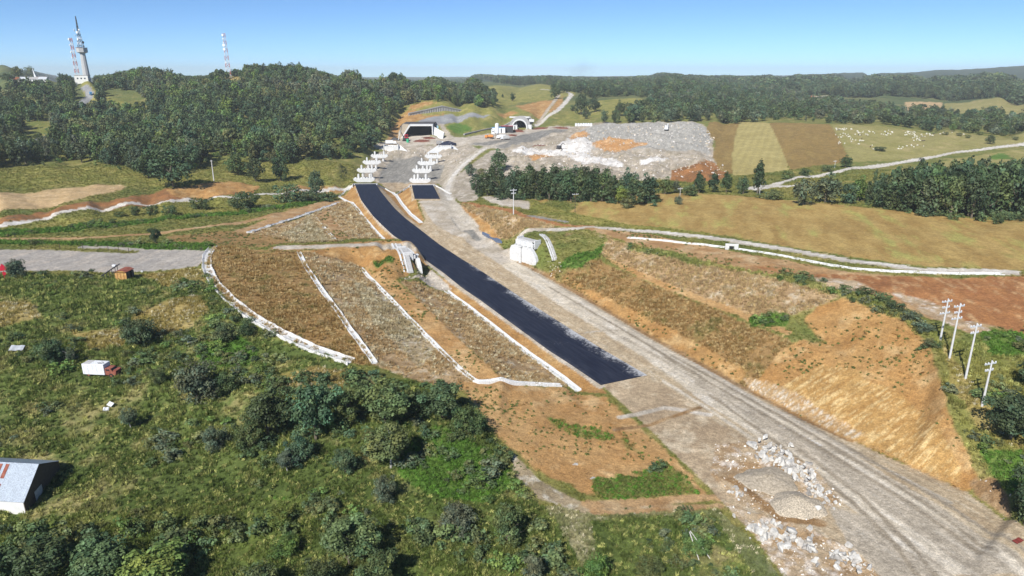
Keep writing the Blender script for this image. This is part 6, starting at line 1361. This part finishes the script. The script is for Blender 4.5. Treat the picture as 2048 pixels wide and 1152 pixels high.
container(gp(1014, 265), .1, 11, 6, 6, 'dark_steel', 'red-roofed dark workshop beside the arched tunnel', 'red_paint', 'site_hall')
container(gp(1026, 259), .1, 8, 4, 4, 'white_paint', 'white site container below the arched tunnel', None)
container(gp(988, 268), .1, 5, 3, 4, 'white_paint', 'small white site container left of the silo', None)
p = gp(994, 273); th = thing('cement_silo', 'white cylindrical cement silo at the tunnel yard', 'silo', p); MB().tube([(0, 0, 1.5), (0, 0, 3.0), (0, 0, 11), (0, 0, 11.6)], [.5, 1.7, 1.7, .6], 12).build('tank', 'white_paint', th)
for a in range(4): MB().tube([(1.3 * math.cos(a * 1.57 + .8), 1.3 * math.sin(a * 1.57 + .8), 0), (1.3 * math.cos(a * 1.57 + .8), 1.3 * math.sin(a * 1.57 + .8), 3)], .15, 5).build('leg', 'dark_steel', th)
p = gp(812, 282); th = thing('drilling_rig', 'red and dark drilling rig in front of the left tunnel mouth', 'drilling rig', p, .3)
MB().box(0, 0, 1.7, 5, 2.6, 1.8).build('body', 'dark_steel', th, .1); MB().box(.4, -.2, 4.0, 2.6, 2.4, 2.8).build('cab', 'red_paint', th, .1); MB().box(.4, -1.42, 4.2, 1.8, .06, 1.4).build('window', 'dark_glass', th)
for y in (-1.5, 1.5): MB().prism([(-3, .1), (-2.6, .9), (2.6, .9), (3, .1), (2.6, 0), (-2.6, 0)], y - .35, y + .35).build('track', 'black_rubber', th)
MB().tube([(-1.5, 0, 2.4), (-4.2, 0, 8.0), (-3.0, 0, 12)], [.35, .3, .2], 6).build('boom', 'dark_steel', th); MB().tube([(-6.5, 0, 1.0), (-4.4, 0, 8.5)], [.25, .2], 6).build('drill_mast', 'white_paint', th)
p = gp(815.5, 285); th = thing('water_tank', 'small green tank in front of the drilling rig', 'tank', p); MB().tube([(0, 0, 0), (0, 0, 2.6), (0, 0, 3.0)], [1.1, 1.1, .5], 10).build('body', 'green_paint', th); MB().tube([(0, 0, 3.0), (0, 0, 3.3)], [.35, .35], 8).build('lid', 'dark_steel', th)
p = gp(1333, 261); th = thing('excavator', 'white excavator working on top of the grey spoil heap', 'excavator', p, 1.2)
for y in (-1.3, 1.3): MB().prism([(-2.4, .1), (-2.0, .9), (2.0, .9), (2.4, .1), (2.0, 0), (-2.0, 0)], y - .35, y + .35).build('track', 'black_rubber', th)
MB().box(-.4, 0, 1.9, 4.4, 2.8, 1.7).build('body', 'white_paint', th, .1); c = MB().box(.8, .8, 3.4, 1.8, 1.3, 1.7).build('cab', 'white_paint', th, .08); MB().box(1.72, .8, 3.5, .05, 1.1, 1.2).build('window', 'dark_glass', c)
MB().tube([(1.2, -.4, 2.2), (3.6, -.4, 5.6), (6.4, -.4, 4.2)], [.35, .3, .22], 6).build('boom', 'white_paint', th); a = MB().tube([(6.4, -.4, 4.2), (6.9, -.4, 1.6)], [.24, .18], 6).build('stick', 'white_paint', th); MB().prism([(6.4, 1.7), (7.4, 1.7), (7.3, .8), (6.7, .6)], -1.0, .2).build('bucket', 'dark_steel', a)
p = gp(1118, 298); th = thing('excavator', 'small dark excavator in the white rock of the spoil heap', 'excavator', p, -.6)
for y in (-1.0, 1.0): MB().prism([(-1.8, .1), (-1.5, .8), (1.5, .8), (1.8, .1), (1.5, 0), (-1.5, 0)], y - .3, y + .3).build('track', 'black_rubber', th)
MB().box(0, 0, 1.7, 3.2, 2.2, 1.6).build('body', 'dark_steel', th, .1); MB().tube([(1, 0, 2), (3, 0, 4.4), (5.2, 0, 3.4)], [.3, .25, .2], 6).build('boom', 'dark_steel', th)
# heaps of steel and sheeting at the tunnel yard
def heap(px, w, l, h, mat, label, cat, yaw=0.0, rods=0, name='steel_heap', seed=1):
    p = gp(*px); R = random.Random(seed); th = thing(name, label, cat, p, yaw); n = 12; V = [(0, 0, h)]; F = []
    for ring, f in ((1, .45), (2, .8), (3, 1.0)):
        for k in range(n): a = 2 * math.pi * k / n; V.append((math.cos(a) * w/2 * f * R.uniform(.85, 1.15), math.sin(a) * l/2 * f * R.uniform(.85, 1.15), h * (1 - f ** 1.6) * R.uniform(.8, 1.2) - (.3 if ring == 3 else 0)))
    for k in range(n): F.append((0, 1 + k, 1 + (k + 1) % n))
    for r_ in range(2):
        for k in range(n): F.append((1 + r_ * n + k, 1 + (r_ + 1) * n + k, 1 + (r_ + 1) * n + (k + 1) % n, 1 + r_ * n + (k + 1) % n))
    MB().add(V, F).build('heap', mat, th)
    for k in range(rods): x, y = R.uniform(-w*.4, w*.4), R.uniform(-l*.4, l*.4); a = R.uniform(-.5, .5); MB().tube([(x - 2 * math.cos(a), y - 2 * math.sin(a), h * .4), (x + 2 * math.cos(a), y + 2 * math.sin(a), h * .9)], .14, 4).build('bar', 'rebar', th)
    return th
heap((845,283.5), 17, 6, 2.0, 'rebar', 'rusty brown heap of reinforcing steel in front of the left tunnel', 'steel heap', rods=10)
heap((858,277), 12, 4, 1.6, 'rebar', 'rusty steel heap just inside the right corner of the left tunnel', 'steel heap', rods=6, seed=2)
heap((790,280), 9, 5, 2.2, 'dark_steel', 'dark heap left of the drilling rig', 'heap', name='scrap_heap', seed=3)
heap((897,289), 14, 7, 3.0, 'tarpaulin', 'black tarpaulin-covered heap above the right bridge abutment', 'tarpaulin', name='tarpaulin_heap', seed=4)
heap((1035,264), 14, 5, 2.6, 'rebar', 'red-brown steel heap below the arched tunnel', 'steel heap', rods=12, seed=5)
heap((1024,272), 11, 4, 1.6, 'rebar', 'red-brown steel heap behind the parked white trucks', 'steel heap', rods=8, seed=6)
heap((1085,258), 20, 5, 1.8, 'rebar', 'long rusty steel stack at the foot of the dirt road', 'steel heap', rods=10, seed=7)
heap((1120,257), 18, 5, 1.6, 'rebar', 'rusty steel stack between dirt road and white blocks', 'steel heap', rods=10, seed=8)
heap((1080,292), 12, 3, .8, 'rebar', 'flat rusty steel stack on the grey yard', 'steel heap', rods=6, seed=9)
for k in range(14):
    p = gp(1152 + k % 7 * 5, 252.5 - (k // 7) * 2.0); o = MB().box(0, 0, .9, 2.0, 1.6, 1.8, .2 * (k % 3)).box(0, 0, 1.95, 1.2, .9, .3).build('concrete_block', 'white_paint', None, .05, p); tag(o, 'white concrete block stacked beside the spoil heap at the steel yard', 'block', 'white blocks beside the spoil heap')

# ------------------------------------------------------------------ small buildings and debris on the left
p = Vector(hit(243, 561)); s = mpx(p) ; W_, H, Ls = 23.5 * s, 15.5 * s, 26 * s
th = thing('rusty_shed', 'small shed with rusty yellow front and red roof beside the gravel yard', 'shed', p, math.radians(-3))
MB().box(0, .04, H/2 - .2, W_, .08, H + .4).build('front_wall', 'rusty_yellow', th); MB().box(-W_/2 + .04, Ls/2, H/2 - .2, .08, Ls - .1, H + .4).build('side_wall', 'rusty_yellow', th); MB().box(W_/2 - .04, Ls*.25 , H/2 - .2, .08, Ls*.5 - .1, H + .4).build('side_wall', 'dark_steel', th); MB().box(W_/2 - .04, Ls*.85, H/2 - .2, .08, Ls*.3 - .1, H + .4).build('side_wall', 'dark_steel', th); MB().box(0, Ls - .04, H/2 - .2, W_, .08, H + .4).build('back_wall', 'dark_steel', th)
MB().prism([(-W_/2 - .12, H + .2), (-W_*.2, H + .62), (W_*.2, H + .62), (W_/2 + .12, H + .2), (W_/2 + .12, H + .28), (W_*.2, H + .72), (-W_*.2, H + .72), (-W_/2 - .12, H + .28)], -.15, Ls + .15).build('roof', 'rusty_red', th)
MB().prism([(-W_/2, H + .19), (W_/2, H + .19), (W_*.2, H + .6), (-W_*.2, H + .6)], .02, .1).build('gable', 'rusty_yellow', th)
for x in (-W_*.28, 0, W_*.28): MB().box(x, -.02, H/2, .07, .05, H).build('batten', 'rust', th)
a = Vector(hit(201, 556)); s = mpx(a)
th = thing('steel_ramp', 'tilted dark steel ramp leaning up beside the rusty shed', 'ramp', a, math.radians(2)); L = 43 * s; up = 3.3
for y in (-.6, .6): MB().tube([(0, y, .35), (L * .93, y, .35 + up)], .13, 5).build('rail', 'dark_steel', th)
for k in range(7): t = (k + .5) / 7; MB().box(L * .93 * t, 0, .35 + up * t, .1, 1.2, .08).build('rung', 'dark_steel', th)
for t in (.25, .55, .85):
    for y in (-.6, .6): MB().tube([(L * .93 * t, y, -.2), (L * .93 * t, y, .3 + up * t)], .08, 5).build('leg', 'dark_steel', th)
MB().box(L * .72, 0, .75 + up * .78, .9, .6, .5).build('winch', 'white_paint', th, .05)
p = gp(10, 558); s = mpx(p); th = thing('red_sign', 'red metal sign half hidden in the bush at the left edge', 'sign', p, .4)
MB().box(0, 0, 1.2, .14, .14, 2.6).build('post', 'red_paint', th); MB().prism([(-1.0, 2.6), (0, 4.1), (1.0, 2.9), (.7, 2.3), (-.6, 2.2)], -.04, .04).build('panel', 'bright_red', th); MB().box(.1, -.02, 1.5, .7, .06, .8).build('plate', 'bright_red', th)
# barn with bright metal roof
zg = float(hgt(*hit(40, 1010)[:2])); E_ = Vector(at(47, 1002, zg + 2.0)); Rg = Vector(at(76, 928, zg + 4.7)); Rl = Vector(at(0, 924, zg + 4.7)); rd = (Rl - Rg); rd.z = 0; rd.normalize(); Bk = Vector((2 * Rg.x - E_.x, 2 * Rg.y - E_.y, E_.z))
th = thing('barn', 'barn with pale metal roof and shaded gable cut by the left edge', 'barn', (E_.x, E_.y, zg)); O = Vector((E_.x, E_.y, zg)); NB = 13; PWD = 1.05
sn = ((Rg - E_).cross(rd)).normalized(); sn = -sn if sn.z < 0 else sn; sb = ((Bk - Rg).cross(rd)).normalized(); sb = -sb if sb.z < 0 else sb
for k in range(NB):
    for (A_, B_, nn) in ((E_, Rg, sn), (Bk, Rg, sb)):
        dn_ = (A_ - B_).normalized(); a0 = A_ + dn_ * .25 + rd * (k * PWD - .15) - O; b0 = B_ + rd * (k * PWD - .15) - O; V = []; F = []; m_ = 8
        for j in range(m_ + 1):
            o2 = rd * (PWD * j / m_ * .99) + nn * (.035 * (j % 2) + .03); V += [a0 + o2, b0 + o2, a0 + o2 - nn * .02, b0 + o2 - nn * .02]
        for j in range(m_): i = 4 * j; F += [(i, i + 1, i + 5, i + 4), (i + 2, i + 6, i + 7, i + 3)]
        MB().add(V, F).build('roof_sheet', 'roof_metal' if not (k in (4, 5) and nn is sn) else 'roof_metal', th)
for k in (4, 5):
    for f0, f1 in ((.55, .95), (.2, .4)):
        a0 = E_.lerp(Rg, f0) + rd * (k * PWD + .1) + sn * .085 - O; b0 = E_.lerp(Rg, f1) + rd * (k * PWD + .1) + sn * .085 - O; w_ = rd * .55; MB().add([a0, a0 + w_, b0 + w_, b0], [(0, 1, 2, 3)]).build('rust_patch', 'rusty_red', th)
Lb = NB * PWD - .5; g = Vector((0, 0, zg - .6)); e0 = E_ - O; r0 = Rg - O; k0 = Bk - O; dz = Vector((0, 0, -E_.z + zg - .6))
MB().add([e0 + dz, k0 + dz, k0, r0 - Vector((0, 0, .05)), e0] + [v + rd * .12 for v in (e0 + dz, k0 + dz, k0, r0 - Vector((0, 0, .05)), e0)], [(0, 1, 2, 3, 4), (9, 8, 7, 6, 5)] + [(i, i + 5, (i + 1) % 5 + 5, (i + 1) % 5) for i in range(5)]).build('gable_wall', 'wood_dark', th)  # gable lies in shadow; that shade is put into its dark colour
for base_ in (e0, k0): MB().add([base_ + rd * .13 + dz, base_ + rd * Lb + dz, base_ + rd * Lb, base_ + rd * .13] + [v + ((r0 - base_).normalized() * Vector((.1, .1, 0))) for v in (base_ + rd * .13 + dz, base_ + rd * Lb + dz, base_ + rd * Lb, base_ + rd * .13)], [(0, 1, 2, 3), (7, 6, 5, 4), (0, 4, 5, 1), (1, 5, 6, 2), (2, 6, 7, 3), (3, 7, 4, 0)]).build('side_wall', 'plaster', th)
p = e0.lerp(k0, .25) - rd * .15 + Vector((0, 0, -.3)); MB().add([p, p + Vector((k0 - e0)) * .2, p + Vector((k0 - e0)) * .2 + Vector((0, 0, -1.3)), p + Vector((0, 0, -1.5))], [(0, 1, 2, 3)]).build('hanging_sheet', 'concrete', th)
def slab(px, w, l, t, mat, label, cat, yaw=0.0, tilt=.1, name='metal_sheet', lift=.3):
    p = gp(*px); p.z += lift; mb = MB(); n = 5
    V = []; F = []
    for i in range(n + 1):
        for j in (0, 1): z = .06 * math.sin(i * 1.9) ; V += [(w * (i / n - .5), l * (j - .5), z), (w * (i / n - .5), l * (j - .5), z - t)]
    for i in range(n): a = 4 * i; F += [(a, a + 4, a + 6, a + 2), (a + 1, a + 3, a + 7, a + 5), (a, a + 1, a + 5, a + 4), (a + 2, a + 6, a + 7, a + 3)]
    F += [(0, 2, 3, 1), (4 * n, 4 * n + 1, 4 * n + 3, 4 * n + 2)]
    o = mb.add(V, F).build(name, mat, None, 0, p, (tilt, tilt * .5, yaw)); return tag(o, label, cat)
slab((35,702), 2.4, 1.8, .05, 'galvanised', 'grey metal sheet lying in the weeds left of the box truck', 'sheet', .3, .25, lift=.7)
slab((213,822), .9, .7, .25, 'white_paint', 'left piece of white debris in the weeds', 'debris', .4, .3, 'debris', .5); slab((222,815), 1.0, .8, .1, 'white_paint', 'right piece of white debris in the weeds', 'debris', -.3, .5, 'debris', .7)
slab((380,689), .9, .5, .15, 'white_paint', 'white scrap beside the bright green patch', 'debris', .2, .2, 'debris', .5)
slab((284,544), .5, .5, .4, 'white_paint', 'white bucket right of the rusty shed', 'debris', .2, 0, 'bucket', .4)
slab((2036,1083), 1.7, .7, .08, 'cloth_red', 'dark red cloth at the lower right corner of the road', 'cloth', .5, .1, 'cloth', .2)
p = gp(1398, 1120); th = thing('leaning_poles', 'two pale thin poles leaning together in the lower scrub', 'poles', p)
MB().tube([(0, 0, 0), (-1.1, 1.8, 3.2)], .07, 5).build('stick', 'wood_pale', th); MB().tube([(1.6, .3, 0), (-1.0, 1.9, 3.3)], .07, 5).build('stick', 'wood_pale', th)
p = gp(1463, 499); th = thing('culvert_head', 'white concrete culvert head with round dark pipe on the long drain', 'culvert', p, -.15)
MB().box(-1.35, .0, .8, 1.2, .5, 2.0).box(1.35, 0, .8, 1.2, .5, 2.0).box(0, 0, 1.45, 1.5, .5, .7).build('headwall', 'concrete_white', th, .03); MB().tube([(0, -.2, .55), (0, 1.2, .55)], [.55, .55], 14).build('pipe', 'dark_void', th)
o = MB().add([(0, 0, 0)], []) ; 
pts = [gp(*q_) for q_ in ((965,465),(980,470),(1000,481),(1004,487),(992,485),(975,476),(964,469))]; zm = max(q_.z for q_ in pts); cen = sum((q_.xy for q_ in pts), Vector((0, 0))) / len(pts)
V = [(q_.x, q_.y, zm * .6 + .4 * float(hgt(q_.x, q_.y)) + .12) for q_ in pts]; o = MB().add(V + [(v[0], v[1], v[2] - 1.2) for v in V], [tuple(range(7))] + [(i, (i + 1) % 7, (i + 1) % 7 + 7, i + 7) for i in range(7)]).build('water_puddle', 'puddle'); o['kind'] = 'structure'

# ------------------------------------------------------------------ rubble, stones, gravel
def rock_mesh(seed, mat):
    R = random.Random(seed); bm = bmesh.new()
    for k in range(13):
        v = Vector((R.gauss(0, 1), R.gauss(0, 1), R.gauss(0, 1))).normalized(); bm.verts.new((v.x * .55 * R.uniform(.8, 1.1), v.y * .5 * R.uniform(.75, 1.1), v.z * .42 * R.uniform(.7, 1.1)))
    bmesh.ops.convex_hull(bm, input=bm.verts); me = bpy.data.meshes.new('rock'); bm.to_mesh(me); bm.free(); me.materials.append(MATS[mat]); return me
ROCKS = [rock_mesh(k, 'limestone') for k in range(5)] + [rock_mesh(20 + k, 'limestone_grey') for k in range(2)]
RK = random.Random(9)
def rocks(line, n, spread, smin, smax, label, group, pile=.5):
    for k in range(n):
        t = RK.random() * (len(line) - 1); i = int(t); f = t - i; x = line[i][0] * (1 - f) + line[i + 1][0] * f + RK.gauss(0, spread); y = line[i][1] * (1 - f) + line[i + 1][1] * f + RK.gauss(0, spread * .55)
        p = gp(x, y); s = RK.uniform(smin, smax) * (1.5 if RK.random() < .12 else 1); p.z += s * .12 + max(0, RK.gauss(0, pile)) * .6
        o = obj('boulder', RK.choice(ROCKS), None, p, (RK.uniform(0, 6), RK.uniform(0, 6), RK.uniform(0, 6)), (s * RK.uniform(.8, 1.3), s, s * RK.uniform(.7, 1.1))); tag(o, '%s %s, towards its %s end' % ('large' if s > 1.3 else 'medium' if s > .95 else 'small', label, 'upper' if t < (len(line) - 1) / 2 else 'lower'), 'boulder', group)
p = gp(1504, 893); o = obj('boulder', ROCKS[0], None, p + Vector((0, 0, .5)), (.3, .2, 1), (2.2, 2.0, 1.9)); tag(o, 'largest boulder at the upper end of the white rubble beside the haul road', 'boulder')
rocks([(1525,898),(1560,915),(1590,940),(1598,955)], 95, 17, .45, 1.5, 'white rock in the upper roadside rubble heap', 'upper rubble heap', .8)
rocks([(1615,965),(1640,985),(1665,1012)], 45, 10, .45, 1.2, 'white rock in the rubble right of the gravel cone', 'rubble right of the gravel cone', .4)
rocks([(1465,985),(1480,990)], 14, 12, .4, .9, 'pale stone left of the gravel cone', 'stones left of the gravel cone', .1)
rocks([(1500,1040),(1545,1070),(1580,1075),(1620,1100),(1680,1115),(1710,1125)], 115, 19, .4, 1.5, 'white rock in the lower rubble heap', 'lower rubble heap', .5)
for x, y, lb in ((1150,930,'flat white stone on the bare orange earth'),(1185,958,'white stone right of the flat one on the bare earth'),(1470,975,'upright white stone near the muddy rut')):
    o = obj('boulder', ROCKS[1], None, gp(x, y) + Vector((0, 0, .15)), (.1, .2, .5), (1.4, .7, .6)); tag(o, lb, 'boulder')
def mound(px, w, l, h, mat, label, name, seed, yaw=0.0):
    p = gp(*px); nr, na = 22, 56; V = []; F = []; R = np.random.default_rng(seed)
    for i in range(nr + 1):
        f = i / nr
        for k in range(na):
            a = 2 * math.pi * k / na; rr = f * (1 + .08 * math.sin(3 * a + seed) + .05 * math.sin(7 * a)); x, y = math.cos(a) * w/2 * rr, math.sin(a) * l/2 * rr
            wx, wy = p.x + x * math.cos(yaw) - y * math.sin(yaw), p.y + x * math.sin(yaw) + y * math.cos(yaw)
            V.append((wx, wy, float(hgt(wx, wy)) + h * (1 - f) ** 1.05 * (1 - .3 * (1 - f)) * 1.3 + R.normal(0, .05) * (1 - f * .5) - (.15 if i == nr else 0)))
    for i in range(nr):
        for k in range(na): F.append((i * na + k, (i + 1) * na + k, (i + 1) * na + (k + 1) % na, i * na + (k + 1) % na))
    o = obj(name, np_mesh(name, V, F, mat, True)); return tag(o, label, 'gravel heap')
mound((1594,1010), 8.4, 7.4, 1.7, 'gravel_heap', 'pale cone of gravel at the roadside between two rubble heaps', 'gravel_heap', 3)
mound((1535,962), 10, 8, 1.2, 'gravel_heap_tan', 'low broad heap of tan gravel above the gravel cone', 'gravel_heap', 5)
m, nt, b = newmat('stone_mass'); a = N(nt, 'ShaderNodeAttribute', attribute_name='tint', attribute_type='INSTANCER'); nt.links.new(a.outputs['Color'], b.inputs['Base Color']); b.inputs['Roughness'].default_value = .95
SSRC = [rock_mesh(60 + k, 'stone_mass') for k in range(4)]
def stones(name, polys, dens, smin, smax, cols, label):
    Ps = []
    for px in polys:
        M = poly_mask(wpoly(px)); cnt = rng.poisson(np.where(M, AREA * dens, 0)); jj, ii = np.nonzero(cnt); rep = cnt[jj, ii]; jj = np.repeat(jj, rep); ii = np.repeat(ii, rep); n = len(jj)
        r = np.clip(G[0] + (jj + rng.uniform(-.5, .5, n)) * (G[1] - G[0]), G[-1], G[0]) ** (-1 / .4); th_ = TH[0] + (ii + rng.uniform(-.5, .5, n)) * (TH[1] - TH[0]); Ps.append(np.stack([r * np.sin(th_), r * np.cos(th_)], -1))
    P = np.concatenate(Ps); n = len(P); P = np.c_[P, hgt(P[:, 0], P[:, 1])]; s = smin + (smax - smin) * rng.uniform(0, 1, n) ** 3
    c = np.array([lin(c_) for c_ in cols])[rng.integers(0, len(cols), n)] * rng.uniform(.8, 1.2, (n, 1))
    return stuff(name, P, rng.uniform(0, 6.28, (n, 3)), np.stack([s, s, s * .8], -1), c, rng.integers(0, 4, n), SSRC, label, 'stones')
stones('loose_stones', [[(1430,890),(1520,880),(1620,930),(1690,1005),(1640,1040),(1560,1040),(1480,1010),(1420,950)], [(1440,1000),(1520,1030),(1620,1060),(1720,1110),(1770,1160),(1600,1200),(1560,1140),(1480,1040)]], 2.0, .12, .6, [(196,184,168),(180,164,144),(222,218,210)], 'loose pale stones strewn over the roadside rubble')
stones('heap_stones', [[(1020,296),(1060,290),(1150,278),(1250,300),(1400,312),(1460,335),(1440,355),(1300,355),(1100,345),(1000,320)], [(740,292),(940,286),(940,330),(890,330),(860,318),(780,316)], [(1140,276),(1250,250),(1400,250),(1430,275),(1420,300),(1250,298)]], .07, .6, 2.4, [(205,200,194),(170,164,156),(190,176,154)], 'broken rock scattered over the spoil heap and valley sides')
stones('verge_stones', [[(846,552),(862,540),(905,578),(893,583),(850,565),(800,556)], [(1085,525),(1110,520),(1130,545),(1100,555)], [(1950,950),(2030,990),(2060,1060),(2000,1030)]], .9, .15, .9, [(206,198,188),(180,166,146)], 'small pale stones below the overpass abutments and road edge')

# ------------------------------------------------------------------ sheep
def sheep_mesh(mat):
    mb = MB(); mb.tube([(-.62, 0, .62), (-.5, 0, .66), (-.1, 0, .70), (.35, 0, .70), (.55, 0, .68)], [.12, .30, .34, .30, .14], 8); mb.tube([(.5, 0, .74), (.72, 0, .62), (.92, 0, .44)], [.14, .11, .07], 6)
    for x in (-.38, .34):
        for y in (-.16, .16): mb.tube([(x, y, .5), (x, y, 0)], [.07, .045], 5)
    mb.tube([(-.6, 0, .62), (-.74, 0, .42)], [.05, .02], 4); return mb.mesh('sheep', mat)
SH = [sheep_mesh('wool'), sheep_mesh('wool_dark')]; sr = random.Random(12)
clusters = [(1672,258,1705,262,22),(1668,268,1700,276,12),(1708,262,1750,272,20),(1700,276,1728,290,12),(1760,262,1785,272,16),(1808,264,1830,272,16),(1820,272,1845,284,10),(1840,266,1870,275,12),(1790,286,1815,300,6),(1812,280,1850,296,10),(1880,266,1930,272,8),(1675,284,1690,290,6),(1740,290,1750,300,3)]
for (x0, y0, x1, y1, n) in clusters:
    for k in range(n):
        p = gp(sr.uniform(x0, x1), sr.uniform(y0, y1)); d = sr.random() < .08; s = sr.uniform(.85, 1.1); o = obj('sheep', SH[1 if d else 0], None, p, (0, 0, sr.uniform(0, 6.28)), (s, s, s)); tag(o, '%s sheep grazing %s of the flock on the pale field' % ('dark' if d else 'white', 'in the far left corner' if x1 < 1706 and y1 < 265 else 'on the left side' if x1 < 1730 else 'in the near middle' if y0 > 278 else 'in the far middle' if x1 < 1800 else 'on the right side' if x1 < 1875 else 'at the far right end'), 'sheep', 'flock of sheep')
# ------------------------------------------------------------------ faint smoke far off and the air itself
m = bpy.data.materials.new('smoke'); m.use_nodes = True; nt = m.node_tree; nt.nodes.remove([n for n in nt.nodes if n.type == 'BSDF_PRINCIPLED'][0]); MATS['smoke'] = m
pv = N(nt, 'ShaderNodeVolumePrincipled'); pv.inputs['Color'].default_value = (.35, .38, .45, 1); nz = noise(nt, tcoord(nt), .02, 4, .6)
gr = N(nt, 'ShaderNodeTexGradient', gradient_type='SPHERICAL'); mpn = N(nt, 'ShaderNodeMapping'); mpn.inputs['Scale'].default_value = (1/75, 1/60, 1/55); nt.links.new(tcoord(nt), mpn.inputs[0]); nt.links.new(mpn.outputs[0], gr.inputs[0])
nt.links.new(math_(nt, 'MULTIPLY', rng_(nt, nz, .42, .75, 0, .010), gr.outputs['Fac']), pv.inputs['Density']); nt.links.new(pv.outputs[0], nt.nodes['Material Output'].inputs['Volume'])
bm = bmesh.new(); bmesh.ops.create_icosphere(bm, subdivisions=3, radius=1.0)
for v in bm.verts: v.co = Vector((v.co.x * 74 - v.co.z * 12, v.co.y * 58, v.co.z * 54))
me = bpy.data.meshes.new('smoke_plume'); bm.to_mesh(me); bm.free(); me.materials.append(m); o = obj('smoke_plume', me, None, dep3(1162, 138, 2900)); o['kind'] = 'stuff'; tag(o, 'faint grey smoke drifting above the far horizon', 'smoke')
m = bpy.data.materials.new('haze'); m.use_nodes = True; nt = m.node_tree; nt.nodes.remove([n for n in nt.nodes if n.type == 'BSDF_PRINCIPLED'][0]); pv = N(nt, 'ShaderNodeVolumePrincipled')
pv.inputs['Color'].default_value = (.88, .94, 1.0, 1); pv.inputs['Density'].default_value = HAZE; pv.inputs['Anisotropy'].default_value = 0.0; nt.links.new(pv.outputs[0], nt.nodes['Material Output'].inputs['Volume'])
lo, hi_ = float(Z.min()) - 1.5, max(float(Z.max()) + 26, 150); o = MB().box(0, 4600, (lo + hi_) / 2, 17000, 10400, hi_ - lo).mesh('haze', 'ground'); o.materials.clear(); o.materials.append(m); o = obj('haze', o); o['kind'] = 'stuff'; tag(o, 'thin blue haze over the whole valley', 'haze')
